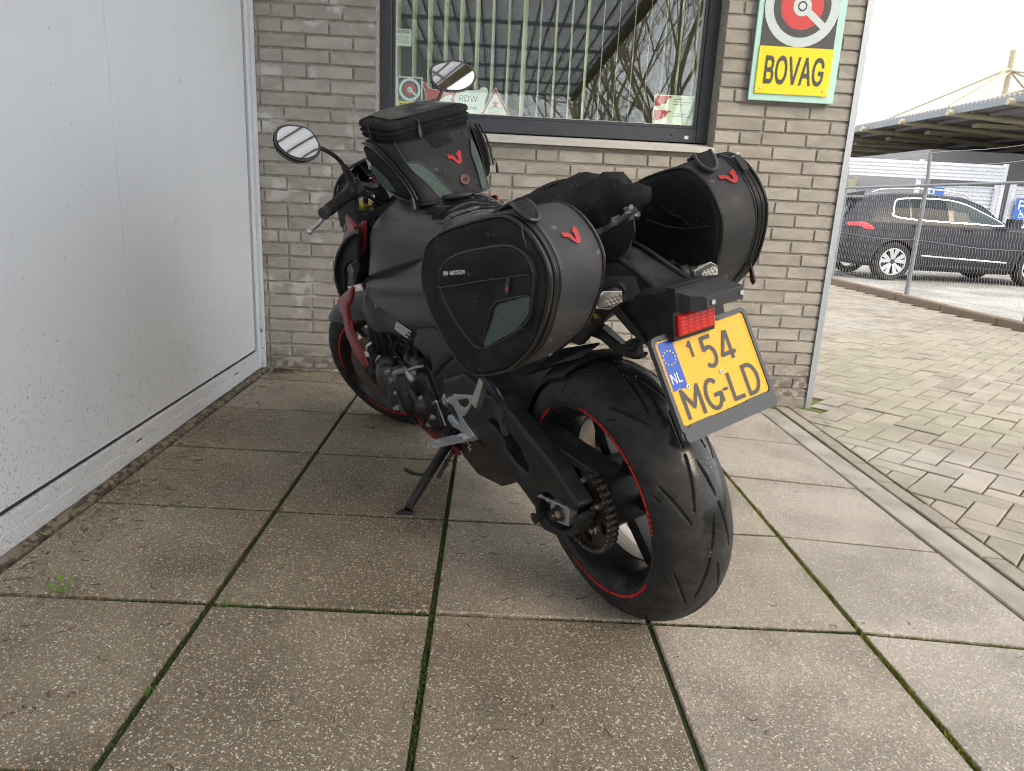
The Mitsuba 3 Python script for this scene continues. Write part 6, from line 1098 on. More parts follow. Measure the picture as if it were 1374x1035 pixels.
for i, a in enumerate(pu):
    for j, b in enumerate(pvv):
        c0 = np.array([-.060, .066, .898]) * (1 - a) + np.array([-.172, .030, .955]) * a; q[i, j] = c0 + np.array([.02, .010, .028]) * (b - .5) + (meshkit.noise(np.array([a * 9, b * 7, 2.0])) - .5) * np.array([-.016, .014, .012]) + (meshkit.noise(np.array([a * 19, b * 15, 7.0])) - .5) * np.array([-.008, .008, .006])
f = []
for i in range(21):
    for j in range(13): k = i * 14 + j; f += [[k, k + 14, k + 15], [k, k + 15, k + 1]]
scene['m_clear_plastic'] = {'type': 'twosided', 'bsdf': {'type': 'principled', 'base_color': rgb((.26, .27, .28)), 'roughness': .12, 'specular': .9}}
put('clear_plastic', trimesh.Trimesh(q.reshape(-1, 3), f, process=False), 'm_clear_plastic', cv, M=BM, smooth=False)
put('flap', hull([[-.05, .075, .885], [-.125, .062, .905], [-.165, .035, .940], [-.168, .03, .90], [-.13, .045, .86], [-.06, .07, .855], [-.12, .0, .90]]), 'm_webbing', cv, M=BM, smooth=25); put('flap_edge', tube([(-.166, .032, .945), (-.167, .030, .915), (-.150, .038, .872), (-.135, .043, .858)], .0015, 6), 'm_piping_grey', cv, M=BM)

# tank bag: eight corners, rounded, with a ribbed zip collar and a lid with a map window
tbg = thing('tank_bag', 'black tank bag with red horn emblem and green corner patches on the fuel tank', 'tank bag')
BOT = np.array([[[.655, .100, .944], [.655, -.104, .957]], [[.880, .105, .972], [.880, -.105, .985]]]); TOPC = np.array([[[.735, .128, 1.112], [.765, -.128, 1.140]], [[.985, .130, 1.132], [1.0, -.130, 1.152]]])
def bil(C, a, b): return C[0, 0] * (1 - a) * (1 - b) + C[0, 1] * (1 - a) * b + C[1, 0] * a * (1 - b) + C[1, 1] * a * b
def rsq(n, r=.14):
    s = sg.box(r, r, 1 - r, 1 - r).buffer(r, 10); L = s.exterior; return np.array([L.interpolate(i / n, True).coords[0] for i in range(n)])
NB = 120; rq = rsq(NB)
def bag_pt(a, b, t, off=0.0):
    """a: rear 0 to front 1, b: left 0 to right 1, t: height 0 to 1; off: outwards"""
    p = bil(BOT, a, b) * (1 - t) + bil(TOPC, a, b) * t; c = bil(BOT, .5, .5) * (1 - t) + bil(TOPC, .5, .5) * t; d = p - c; d[2] = 0; nd = np.linalg.norm(d); return p + d / max(nd, 1e-6) * (off + .006 * math.sin(t * math.pi))
ts = np.r_[-.02, np.linspace(0, 1, 14)]; rings = []
for t in ts: rings.append([bag_pt(a, b, t, -.008 if t < 0 else 0) for a, b in rq])
Vg = np.array(rings); m = NB; f = []
for i in range(len(ts) - 1):
    for j in range(m): k = (j + 1) % m; f += [[i * m + j, i * m + k, i * m + m + k], [i * m + j, i * m + m + k, i * m + m + j]]
vv = np.vstack([Vg.reshape(-1, 3), Vg[0].mean(0)[None], Vg[-1].mean(0)[None]]); nb = len(vv)
for j in range(m): k = (j + 1) % m; f += [[nb - 2, k, j], [nb - 1, (len(ts) - 1) * m + j, (len(ts) - 1) * m + k]]
tmb = trimesh.Trimesh(vv, f, process=False)
if tmb.volume < 0: tmb.faces = tmb.faces[:, ::-1]
TB = lambda name, mm, bs, smooth=40, parent=None: put(name, mm, bs, parent or tbg, smooth=smooth, M=BM)
TB('body', tmb, 'm_bag_body', True)
# rear face coordinates: u to the right 0..1, t up 0..1
def rf(u, t, off=.001): return bag_pt(.0, u, t, off)
def on_rear(poly, off, h=.012, side=None):
    p, tt, dd = tri2d(poly, h); g_ = rf if side is None else side; q = np.array([g_(a, b, off) for a, b in p] + [g_(a, b, off - .0016) for a, b in p]); n = len(p)
    tt = tt if np.cross(q[tt[0, 1]] - q[tt[0, 0]], q[tt[0, 2]] - q[tt[0, 0]]) @ (q[0] - q[n]) > 0 else tt[:, ::-1]; return trimesh.Trimesh(q, np.vstack([tt, tt[:, ::-1] + n]), process=False)
TB('reflective_patch', on_rear(spl([(.055, .66), (.14, .655), (.24, .56), (.34, .34), (.46, .02), (.36, .0), (.28, .01), (.17, .33), (.09, .52)], 4), .0018, .03), 'm_green_patch', True); TB('patch_piping', tube([rf(a, b, .003) for a, b in smoothpath([(.055, .67), (.14, .665), (.25, .57), (.35, .345), (.475, .02)], 6)], .0020, 6), 'm_piping_grey')
TB('reflective_patch', on_rear(spl([(.90, .75), (.935, .70), (.965, .03), (.87, .04), (.865, .30), (.85, .52)], 4), .0018, .03), 'm_green_patch', True); TB('patch_piping', tube([rf(a, b, .003) for a, b in smoothpath([(.90, .76), (.85, .55), (.86, .30), (.865, .03)], 6)], .0018, 6), 'm_piping')
TB('seam', tube([rf(a, b, .0015) for a, b in ((.03, 1.0), (.04, .85), (.06, .66))], .0013, 5), 'm_piping_grey'); TB('seam', tube([rf(.975, b, .002) for b in np.linspace(0, 1, 12)], .0016, 5), 'm_piping'); TB('base_piping', tube([bag_pt(a, b, .0, .002) for a, b in rq], .0034, 7, closed=True), 'm_piping')
TB('hook_patch', on_rear(rounded([(.385, .985), (.66, .975), (.685, .80), (.47, .77), (.43, .82)], .01), .0022, .03), 'm_fabric', True)
TB('emblem', on_rear(affinity.translate(affinity.scale(HORN, .175, .20, origin=(0, 0)), .55, .455), .0030, .012), 'm_logo2', False)
rc = rf(.665, .215, .0015)
rot_ = np.linspace(0, 2 * math.pi, 25)[:-1]; du = (rf(.70, .215) - rf(.63, .215)); du /= np.linalg.norm(du); dvv = (rf(.665, .28) - rf(.665, .15)); dvv /= np.linalg.norm(dvv); dn = np.cross(du, dvv); dn = dn if dn[0] < 0 else -dn
TB('round_badge', cat(tube([rc + dn * .002 + du * .0125 * math.cos(a) + dvv * .0125 * math.sin(a) for a in rot_], .0028, 7, closed=True), hull([rc + dn * o + (du * math.cos(a) + dvv * math.sin(a)) * .011 for a in rot_ for o in (.0, .0022)])), pri('m_badge', (.13, .055, .055), .5)); TB('badge_mark', cat(*[hull([rc + dn * o + du * (x + w) + dvv * z for w in (-.0012, .0012) for o in (.002, .0032) for z in (-h_, h_)]) for x, h_ in ((-.0045, .004), (0, .0065), (.0045, .004))]), 'm_fabric', False)
def pocket(g_, p, t, o):
    q = np.array([g_(a, b, w) for (a, b), w in zip(p, o)] + [g_(a, b, -.002) for a, b in p]); n = len(p)
    t = t if np.cross(q[t[0, 1]] - q[t[0, 0]], q[t[0, 2]] - q[t[0, 0]]) @ (q[0] - q[n]) > 0 else t[:, ::-1]; return trimesh.Trimesh(q, np.vstack([t, t[:, ::-1] + n]), process=False)
# left side pocket with its zip
def lf_(a, t, off=.001): return bag_pt(a, .0, t, off)
pkt = spl([(.16, .10), (.14, .30), (.30, .62), (.55, .86), (.82, .93), (.90, .86), (.88, .45), (.80, .10), (.5, .04)], 4)
p_, t_, d_ = tri2d(pkt, .035); TB('side_pocket', pocket(lf_, p_, t_, np.array([.004 + .020 * math.sqrt(max(0, 1 - (1 - min(1, c / .16)) ** 2)) for (a, b), c in zip(p_, d_)])), 'm_fabric2', True)
TB('pocket_zip', cat(*[tube([lf_(a, b, o) for a, b in smoothpath([(.14, .06), (.12, .30), (.28, .64), (.54, .89), (.84, .97)], 8)], r_, 7) for o, r_ in ((.010, .0042), (.016, .0030))], tube([lf_(a - .05, b + .02, .006) for a, b in smoothpath([(.14, .06), (.12, .30), (.28, .64), (.54, .89), (.84, .96)], 8)], .0030, 7)), 'm_piping'); TB('side_patch', on_rear(spl([(.42, .18), (.46, .42), (.78, .66), (.84, .60), (.82, .20)], 4), .0255, .05, lambda a, b, o: lf_(a, b, o)), 'm_green_patch', True)
TB('side_label', cat(on_rear(sg.Polygon([(.70, .64), (.80, .70), (.83, .62), (.74, .56)]), .0275, .05, lambda a, b, o: lf_(a, b, o)), on_rear(sg.Polygon([(.86, .80), (.90, .82), (.91, .72), (.87, .70)]), .024, .05, lambda a, b, o: lf_(a, b, o))), 'm_print_white', False)
zq = lf_(.13, .10, .020); zp = TB('zip_pull', hull([zq + np.array([x, y, z]) for x, z in ((-.004, .004), (.004, .004), (.009, -.026), (-.009, -.026), (.004, -.034), (-.004, -.034)) for y in (-.0025, .0025)]), 'm_zip', 30); TB('pull_mark', hull([zq + np.array([x, y, z]) for x, z in ((-.006, -.022), (.006, -.022), (0, -.031)) for y in (.0024, .0032)] + [zq + np.array([-.006, -.003, -.022]), zq + np.array([.0, -.003, -.031])]), 'm_logo_red', False, zp)
# right side pocket, bulging, with its own zip pull
def rf2(a, t, off=.001): return bag_pt(a, 1.0, t, off)
pk2 = spl([(.06, .35), (.04, .60), (.10, .86), (.35, .95), (.75, .92), (.85, .5), (.6, .12), (.2, .10)], 4); p_, t_, d_ = tri2d(pk2, .035)
TB('side_pocket', pocket(rf2, p_, t_, np.array([.004 + .034 * math.sqrt(max(0, 1 - (1 - min(1, c / .22)) ** 2)) for (a, b), c in zip(p_, d_)])), 'm_fabric2', True)
TB('pocket_zip', cat(*[tube([rf2(a, b, o) for a, b in smoothpath([(.10, .94), (.04, .80), (.02, .55), (.05, .32)], 8)], r_, 7) for o, r_ in ((.020, .0042), (.030, .0034))]), 'm_piping'); zq = rf2(.02, .42, .034); TB('zip_pull', cat(tube([zq, zq + [-.004, -.003, -.014]], .0022, 6), hull([zq + np.array([-.004, -.003, -.014]) + np.array([x, y, z]) for x, z in ((-.003, 0), (.003, 0), (.006, -.026), (-.005, -.028)) for y in (-.002, .002)])), 'm_zip', 30)
# zip collar and lid
def lid_pt(a, b, h, off=0.0):
    p = bil(TOPC, a, b); c = bil(TOPC, .5, .5); d = p - c; d[2] = 0; d = d / max(np.linalg.norm(d), 1e-6); return p + d * off + np.array([.004, 0, 1.0]) * h
colr = [(0, .0), (.004, .004), (.009, .008), (.0105, .002), (.015, .0035), (.0165, .009), (.021, .0095), (.0225, .003), (.027, .0045), (.029, .009), (.036, .0095), (.041, .006), (.044, -.004)]
rings = [[lid_pt(a, b, h_ * 1.12 + .012 * a, o) for a, b in rq] for h_, o in colr]
for k_, sc2 in ((.88, .0465), (.70, .0525), (.45, .056), (.2, .057)): rings.append([lid_pt(.5 + (a - .5) * k_, .5 + (b - .5) * k_, sc2 * 1.1 + .012 * a + .004 * (meshkit.noise(np.array([a * 6, b * 6, 1.0])) - .5)) for a, b in rq])
Vg = np.array(rings); f = []
for i in range(len(rings) - 1):
    for j in range(m): k = (j + 1) % m; f += [[i * m + j, i * m + k, i * m + m + k], [i * m + j, i * m + m + k, i * m + m + j]]
vv = np.vstack([Vg.reshape(-1, 3), Vg[-1].mean(0)[None]]); nb = len(vv)
for j in range(m): k = (j + 1) % m; f.append([nb - 1, (len(rings) - 1) * m + j, (len(rings) - 1) * m + k])
lidm = trimesh.Trimesh(vv, f, process=False)
if lidm.face_normals[-1][2] < 0: lidm.faces = lidm.faces[:, ::-1]
lk_ = TB('lid', lidm, 'm_fabric', 45)
mw = [[lid_pt(.5 + (a - .5) * k_, .5 + (b - .5) * k_, h_ * 1.1 + .012 * a + .0025) for a, b in rq] for k_, h_ in ((.84, .0480), (.70, .0525), (.45, .056), (.2, .057))]; Vg = np.array(mw); f = []
for i in range(3):
    for j in range(m): k = (j + 1) % m; f += [[i * m + j, i * m + k, i * m + m + k], [i * m + j, i * m + m + k, i * m + m + j]]
vv = np.vstack([Vg.reshape(-1, 3), Vg[-1].mean(0)[None]]); nb = len(vv)
for j in range(m): f.append([nb - 1, 3 * m + j, 3 * m + (j + 1) % m])
scene['m_map'] = {'type': 'twosided', 'bsdf': {'type': 'principled', 'base_color': rgb((.035, .036, .035)), 'roughness': .16, 'specular': .8}}
TB('map_window', trimesh.Trimesh(vv, f, process=False), 'm_map', True, lk_)
for (a, b, o) in ((.0, .34, .012), (.42, -.0, .012)):
    zq = lid_pt(a, b, .030, o) if a == 0 else lid_pt(.52, 0, .032, .012)
    zp = TB('zip_pull', cat(spheres((*(zq + np.array([0, 0, .004])), .0045), (*(zq + np.array([-.003, .002, .010])), .003)), hull([zq + np.array([x, y, z]) for z, w in ((.0, .0028), (-.024, .0052), (-.034, .0030)) for x in (-.004, -.001) for y in (-w, w)])), 'm_zip', 30)

# ------------------------------------------------------------------ beyond the street
def lot_fn(p, n, uv): return mix(mi.Color3f(0.20, 0.195, 0.18), mi.Color3f(0.30, 0.29, 0.27), smoothstep(0.3, 0.7, fbm(p.x * 1.5, p.y * 1.5, 0, 4))) * (0.85 + 0.3 * noise(p.x * 60, p.y * 60))
pri('m_lot', proc(lot_fn), 0.6)
LZ = -0.205
scene['ground'] = mikit.ply(box(-120, 160, -120, 160, -0.9, -0.42), 'm_lot', smooth=False); labels['ground'] = {'kind': 'structure'}
scene['parking_lot'] = mikit.ply(box(6.25, 60, -20, 60, -.38, LZ), 'm_lot', smooth=False); labels['parking_lot'] = {'kind': 'structure'}
scene['verge'] = mikit.ply(hull([[6.10, -20, -.3], [6.10, 40, -.3], [6.10, -20, -.085], [6.10, 40, -.085], [6.40, -20, LZ + .01], [6.40, 40, LZ + .01], [6.4, -20, -.3], [6.4, 40, -.3]]), 'm_street_joint', smooth=False); labels['verge'] = {'kind': 'structure'}
scene['yard'] = mikit.ply(drape(-.62, 2.2, -40, -8.9, -.02, 2), 'm_lot', smooth=False); labels['yard'] = {'kind': 'structure'}
pri('m_kerb_brown', (0.17, 0.125, 0.095), .8)
y = 2.0; scene['street_kerb'] = mikit.ply(box(6.02, 6.10, -20, 40, -.4, -.135), 'm_kerb_brown', smooth=False); labels['street_kerb'] = {'kind': 'structure'}; used['street_kerb'] = 1
while y < 13: put('kerb_stone', box(6.0, 6.11, y + .004, y + .996, -.3, -.052 + R.gauss(0, .003), .012), 'm_kerb_brown', 'street_kerb', smooth=False); y += 1.0
put('grass_tuft', cat([grass(6.16, 6.95 + .1 * k, 40, .10, .05) for k in range(3)] + [grass(6.17, 8.9 + R.random() * 1.6, 25, .07, .04) for _ in range(5)]), 'm_leaf', smooth=False, label='weedy grass tufts growing along the foot of the chain link fence', category='grass')
# chain link fence
fen = thing('chain_link_fence', 'chain link fence on galvanised posts between the street and the parked car', 'fence')
FX = 6.13
pri('m_post', (0.20, 0.215, 0.235), .5, metallic=.3)
PY = [3.55, 5.75, 7.97, 10.15, 12.3]
for yy in PY:
    put('post', cat(cyl((FX, yy, -.3), (FX, yy, 1.42), .030, n=16), cyl((FX, yy, 1.42), (FX - .03, yy, 1.74), .022, .020, n=12)), 'm_post', fen)
put('rail', cyl((FX - .02, 2.0, 1.335), (FX - .02, 12.6, 1.335), .017, n=10), 'm_post', fen)
for z, dx in ((1.72, -.03), (1.56, -.012), (0.64, -.034), (0.02, -.034)):
    put('strand', tube([[FX + dx, yy, z - .012 * math.sin((yy - 2) * 3)] for yy in np.arange(2, 12.6, .2)], .0024, 5), 'm_galv', fen)
cell, wv, wf_ = 0.050, [], []
def wire(pts, r):
    pts = np.asarray(pts); n = len(pts); b = len(wv)
    for p in pts: wv.extend([[p[0], p[1], p[2] + r * 1.2], [p[0] - r, p[1] - r, p[2] - r * .6], [p[0] + r, p[1] + r, p[2] - r * .6]])
    for i in range(n - 1):
        for k in range(3):
            l = (k + 1) % 3; wf_.extend([[b + 3 * i + k, b + 3 * i + 3 + l, b + 3 * i + l], [b + 3 * i + k, b + 3 * i + 3 + k, b + 3 * i + 3 + l]])
NR = int(1.36 / cell)
for j in range(int((12.4 - 3.2) / cell)):
    yy = 3.2 + j * cell
    wire([[FX - .036 + (.003 if i % 2 else -.003), yy + (cell * .52 if i % 2 else -cell * .02), -.03 + i * cell] for i in range(NR + 1)], .0029)
pri('m_wire', (0.27, 0.28, 0.29), .5)
put('wire_mesh', trimesh.Trimesh(wv, wf_, process=False), 'm_wire', fen, smooth=False, kind='stuff')

# ------------------------------------------------------------------ the parked car: axis along +x, near side towards the street
car = thing('parked_car', 'dark grey estate car parked behind the chain link fence', 'car')
pri('m_car', (0.019, 0.021, 0.030), 0.34, specular=.25, clearcoat=.2, clearcoat_gloss=.95); pri('m_car_glass', (0.018, 0.026, 0.03), 0.08, specular=0.1); pri('m_car_pale_glass', (0.05, 0.07, 0.075), 0.08, specular=0.12); pri('m_chrome', (0.75, 0.76, 0.78), 0.15, metallic=1.0)
pri('m_tail', (0.50, 0.01, 0.015), 0.15, specular=.7)
CX, CY, CZ = 7.95, 11.70, LZ
# body: station profiles along x, half widths about the centre line; the near flank stands at CY
def car_sec(x):
    """(roof z, belt z, bottom z, half width low, half width belt, half width roof)"""
    xs = [-.93, -.90, -.75, -.45, 0, .6, 1.3, 1.75, 2.15, 2.6, 3.1, 3.40, 3.52]
    ro = [1.02, 1.10, 1.36, 1.53, 1.585, 1.60, 1.56, 1.42, 1.13, 1.04, .98, .86, .70]
    be = [.98, 1.00, 1.04, 1.07, 1.07, 1.06, 1.05, 1.04, 1.03, 1.00, .94, .82, .66]
    bo = [.42, .34, .28, .25, .22, .20, .20, .20, .20, .22, .24, .28, .36]
    hw = [.70, .78, .88, .90, .91, .91, .91, .91, .91, .90, .86, .76, .62]
    hr = [.60, .64, .62, .60, .60, .61, .60, .58, .62, .72, .70, .60, .50]
    g = lambda a: np.interp(x, xs, a)
    return g(ro), g(be), g(bo), g(hw), g(hr)
st, vs = np.linspace(-.93, 3.52, 90), []
for x in st:
    ro, be, bo, hw, hr = car_sec(x); hb = hw * .985
    sec = [(0, bo), (hw * .86, bo), (hw * .97, bo + .06), (hw, bo + .22), (hw, be - .28), (hb, be - .06), (hb - .02, be), (hr + (hb - .02 - hr) * .55, be + (ro - be) * .5), (hr, ro - .05), (hr * .86, ro - .012), (hr * .5, ro), (0, ro + .004)]
    vs.append([[x, -y_, z_] for y_, z_ in sec] + [[x, y_, z_] for y_, z_ in sec[::-1][1:-1]])
vs = np.array(vs); m = vs.shape[1]; f = []
for i in range(len(st) - 1):
    for k in range(m):
        l = (k + 1) % m; f += [[i * m + k, i * m + l, i * m + m + l], [i * m + k, i * m + m + l, i * m + m + k]]
for e in (0, len(st) - 1):
    for k in range(1, m - 1): f.append([e * m, e * m + k, e * m + k + 1] if e else [0, k + 1, k])
body = manifold3d.Manifold(manifold3d.Mesh(np.asarray(vs.reshape(-1, 3), np.float32), np.asarray(f, np.uint32)))
if body.volume() < 0: body = manifold3d.Manifold(manifold3d.Mesh(np.asarray(vs.reshape(-1, 3), np.float32), np.asarray(f, np.uint32)[:, ::-1]))
def ycyl(x, z, r, y0, y1, n=40): return manifold3d.Manifold.cylinder(y1 - y0, r, r, n).rotate([-90, 0, 0]).translate([x, y0, z])
for x in (0, 2.68):
    for s in (-1, 1): body = body - ycyl(x, .345, .385, *((-1.2, -.60) if s < 0 else (.60, 1.2)))
CM = np.eye(4); CM[:3, 3] = [CX, CY + .91, CZ]
scene[key('body', car)] = {**mikit.ply(body, 'm_car', smooth=35), 'to_world': T(CM)}
def cput(name, m, b, parent=car, smooth=35, **k): return put(name, m, b, parent, smooth=smooth, M=CM, **k)
def flank(pts, off, t=.012):
    """a piece lying on the near flank: its outline in x, z put at the body's own half width there"""
    def yf(x, z):
        out = []
        for a, b in zip(x, z):
            ro, be, bo, hw, hr = car_sec(a); hb = hw * .985
            P = [(bo, hw * .86), (bo + .06, hw * .97), (bo + .22, hw), (be - .28, hw), (be - .06, hb), (be, hb - .02), (be + (ro - be) * .5, hr + (hb - .02 - hr) * .55), (ro - .05, hr), (ro, hr * .6)]
            out.append(-np.interp(b, [p[0] for p in P], [p[1] for p in P]))
        return np.array(out) - off
    return panel(pts, yf, t, 0, .02, .002, .05, flip=True)
glassline = spl([(-.10, 1.16), (-.03, 1.40), (.12, 1.47), (.6, 1.492), (1.0, 1.48), (1.30, 1.42), (1.6, 1.30), (2.0, 1.085), (1.4, 1.085), (.6, 1.10), (.1, 1.125)], 5)
cput('window_trim', flank(glassline.buffer(.013), .006), 'm_chrome')
for nm, (a, b), mt in (('rear_side_window', (-.2, .22), 'm_car_glass'), ('rear_door_window', (.25, .93), 'm_car_glass'), ('front_door_window', (1.03, 2.1), 'm_car_pale_glass')):
    cput(nm, flank(glassline.buffer(-.012).intersection(sg.box(a, 1, b, 1.6)), .011), mt)
cput('pillar', flank(glassline.buffer(-.008).intersection(sg.box(.93, 1, 1.03, 1.6)), .010), 'm_black_gloss'); cput('pillar', flank(glassline.buffer(-.008).intersection(sg.box(.22, 1, .25, 1.6)), .010), 'm_black_gloss')
cput('tail_light', cat(flank(spl([(-.88, 1.02), (-.66, 1.03), (-.52, .99), (-.43, .91), (-.60, .905), (-.70, .95), (-.88, .955)], 4), .008), box(-.945, -.90, -.66, -.30, .955, 1.02, .01)), 'm_tail')
cput('sill_strip', flank(sg.Polygon([(.50, .49), (2.12, .43), (2.12, .405), (.50, .465)]), .010), 'm_chrome'); cput('sill', flank(sg.Polygon([(.40, .33), (2.26, .31), (2.26, .19), (.40, .20)]), .004), 'm_black_matt')
for x in (0, 2.68):
    arch = sg.Point(x, .345).buffer(.455, 24).difference(sg.Point(x, .345).buffer(.392, 24)).intersection(sg.box(x - .5, .27, x + .5, 1)); cput('wheel_arch', flank(arch, .012, .02), 'm_black_matt')
for x in (.36, 1.30): cput('door_handle', mv(box(-.10, .10, -.03, 0, -.014, .014, .008), (x, -.908, 1.0 - .03 * (x > 1))), 'm_car')
for x in (.99, 2.12, .0 + .245): cput('door_seam', flank(sg.LineString([(x, .34 if x > .5 else .80), (x + .01, 1.06)]).buffer(.004), .0015, .004), 'm_black')
cput('crease', flank(sg.LineString([(-.45, .975), (.6, .955), (2.4, .90), (3.0, .86)]).buffer(.006), .004, .006), 'm_black_gloss')
cput('roof_rail', tube(smoothpath([(-.45, -.60, 1.555), (-.2, -.63, 1.625), (.6, -.64, 1.655), (1.2, -.63, 1.61), (1.38, -.61, 1.54)], 8), .014, 8), 'm_chrome')
cput('spoiler', hull([[-.98, s * .6, z] for s in (-1, 1) for z in (1.475, 1.50)] + [[-.55, s * .56, z] for s in (-1, 1) for z in (1.50, 1.585)]), 'm_car'); cput('rear_window', hull([[-.915, s * .62, 1.10] for s in (-1, 1)] + [[-.775, s * .57, 1.40] for s in (-1, 1)] + [[-.86, s * .6, 1.10] for s in (-1, 1)]), 'm_car_pale_glass')
cput('rear_bumper', hull([[-.97, s * .72, z] for s in (-1, 1) for z in (.42, .62)] + [[-.6, s * .90, z] for s in (-1, 1) for z in (.30, .66)]), 'm_car'); cput('bumper_insert', hull([[-.985, s * .6, z] for s in (-1, 1) for z in (.30, .40)] + [[-.7, s * .80, z] for s in (-1, 1) for z in (.27, .42)]), 'm_black_matt')
cput('number_plate', box(-.965, -.955, -.26, .26, .80, .91, .003), 'm_yellow'); cput('reflector', box(-.98, -.93, -.72, -.52, .55, .58, .004), 'm_tail')
cput('door_mirror', hull([[x, y_, z] for x in (1.93, 2.10) for y_ in (-.94, -1.12) for z in (1.06, 1.20)] + [[2.16, -.98, 1.12], [2.16, -1.08, 1.14]]), 'm_car')
for x in (0, 2.68):
    for s in (-1, 1):
        wh = key('wheel', car); y_ = -.80 if s < 0 else .80
        cw = CM.copy(); cw[:3, 3] += [x, y_, .345]
        scene[wh] = {**mikit.ply(lathe([(.235, -.10), (.31, -.115), (.345, -.085), (.35, 0), (.345, .085), (.31, .115), (.235, .10), (.235, -.10)], 40), 'm_rubber', smooth=40), 'to_world': T(cw)}
        if s < 0:
            put('rim', cat(lathe([(.238, -.10), (.245, -.112), (.225, -.112), (.215, -.06), (.20, .05), (.22, .06)], 40)), 'm_alu', wh, M=cw, smooth=40); put('hub', cat(lathe([(0.001, -.095), (.05, -.095), (.06, -.07), (.06, 0)], 20), lathe([(.001, .0), (.21, .0)], 32)), 'm_black', wh, M=cw)
            for k in range(5):
                for o in (-.26, .26):
                    a = 2 * math.pi * k / 5 + .3; b_ = a + o
                    put('spoke', hull([[r_ * math.cos(t) + w_ * -math.sin(t), y2, r_ * math.sin(t) + w_ * math.cos(t)] for r_, t, w, y1 in ((.045, a + o * .6, .020, -.098), (.222, b_, .040, -.108)) for w_ in (-w, w) for y2 in (y1, y1 + .02)]), 'm_alu', wh, M=cw, smooth=False)

# ------------------------------------------------------------------ ribbed screens, parking signs, the far canopy
pri('m_screen', (0.62, 0.65, 0.70), 0.45); pri('m_sign_blue', (0.02, 0.13, 0.55), 0.4); pri('m_beige', (0.36, 0.325, 0.22), 0.55); pri('m_roof_grey', (0.26, 0.25, 0.25), 0.6, two=True); pri('m_roof_edge', (0.17, 0.19, 0.21), 0.5)
def ribbed(x0, x1, z0, z1, y, pitch, d=.035):
    z = z0; pr = []
    while z < z1: pr += [(z, 0), (z + pitch * .30, 0), (z + pitch * .45, d), (z + pitch * .85, d)]; z += pitch
    v, f = [], []; n = len(pr)
    for x in (x0, x1): v += [[x, y + p[1], min(p[0], z1)] for p in pr]
    v += [[x, y + .08, p[0]] for x in (x0, x1) for p in pr]
    for k in range(n - 1): f += [[k, n + k, n + k + 1], [k, n + k + 1, k + 1]]
    return trimesh.Trimesh(v, f, process=False)
scr = thing('ribbed_screen', 'high white corrugated screen on posts behind the car', 'screen')
pri('m_screen2', (0.62, 0.65, 0.70), 0.45, two=True)
put('sheet', ribbed(8.2, 11.95, 1.80, 2.17, 15.0, .075), 'm_screen2', scr, smooth=False)
for x in (8.25, 10.1, 12.03): put('post', box(x - .04, x + .04, 15.05, 15.13, LZ, 2.2, .004), 'm_screen', scr, smooth=False)
scr = thing('ribbed_screen', 'lower white corrugated wall with close ribs beside the car', 'screen')
put('sheet', ribbed(10.6, 12.0, LZ, 1.70, 15.2, .085, .04), 'm_screen2', scr, smooth=False); put('sheet', ribbed(12.35, 17, LZ, 1.75, 15.2, .085, .04), 'm_screen2', scr, smooth=False)
for x in (11.98, 12.33): put('post', box(x - .05, x + .05, 15.1, 15.2, LZ, 1.8, .004), 'm_screen', scr, smooth=False)
far = thing('far_building', 'low grey building with a pale yellow fascia behind the ribbed screens', 'building')
pri('m_far_wall', (0.24, 0.24, 0.25), .8); pri('m_far_yellow', (0.55, 0.53, 0.34), .7)
put('wall', box(11.95, 40, 18.0, 24, LZ, 2.7, .01), 'm_far_wall', far, smooth=False); put('wall', box(4, 11.9, 22.0, 27, LZ, 1.95, .01), 'm_far_wall', far, smooth=False); put('fascia', box(4, 12.0, 21.7, 21.98, 1.66, 2.02, .01), 'm_far_yellow', far, smooth=False)
for i in range(5): put('window', box(4.8 + 1.4 * i, 5.9 + 1.4 * i, 21.94, 21.99, .5, 1.5, .004), 'm_car_glass', far, smooth=False)
def parking_sign(x, y, z0, z1, w, lab):
    s = thing('parking_sign', lab, 'sign'); h = z1 - z0
    put('plate', box(x, x + w, y - .01, y, z0, z1, .003), 'm_sign_blue', s, smooth=False); put('letter', mv(xz(text('P', w * .34, h * .46, .002)), (x + w * .15, y - .0105, z0 + h * .46)), 'm_white', s, smooth=False)
    wc = shapely.union_all([sg.Point(.0, .9).buffer(.10), sg.LineString([(0, .8), (.05, .4), (.45, .4), (.6, .05), (.8, .05)]).buffer(.06), sg.Point(.18, .25).buffer(.34).difference(sg.Point(.18, .25).buffer(.25)), sg.LineString([(.02, .6), (.4, .6)]).buffer(.05)])
    put('symbol', mv(xz(ext(affinity.scale(wc, h * .36, h * .36, origin=(0, 0)), .002)), (x + w * .30, y - .0105, z0 + h * .07)), 'm_white', s, smooth=False)
    put('post', cyl((x + w / 2, y + .03, LZ), (x + w / 2, y + .03, z1 + .03), .025, n=10), 'm_galv', s)
parking_sign(12.36, 15.0, 1.03, 1.47, .46, 'blue parking sign with a wheelchair symbol at the right edge'); parking_sign(10.22, 14.95, 1.18, 1.62, .42, 'blue parking sign half hidden behind the car roof')
cn = thing('carport', 'far carport roof hung from beige masts and tie rods', 'carport')
def roof_z(x): return 3.60 - .065 * (x - 12)
v, f = [], []; ny = 260; ys = np.linspace(13.0, 34, ny)
for i, yy in enumerate(ys):
    o = .045 * (i % 2); v += [[11.9, yy, roof_z(11.9) + o + .04], [24, yy, roof_z(24) + o + .04], [11.9, yy, roof_z(11.9) - .02 + o], [24, yy, roof_z(24) - .02 + o]]
for i in range(ny - 1):
    a = 4 * i; b = a + 4; f += [[a, a + 1, b + 1], [a, b + 1, b], [a + 2, b + 3, a + 3], [a + 2, b + 2, b + 3], [a, b, b + 2], [a, b + 2, a + 2]]
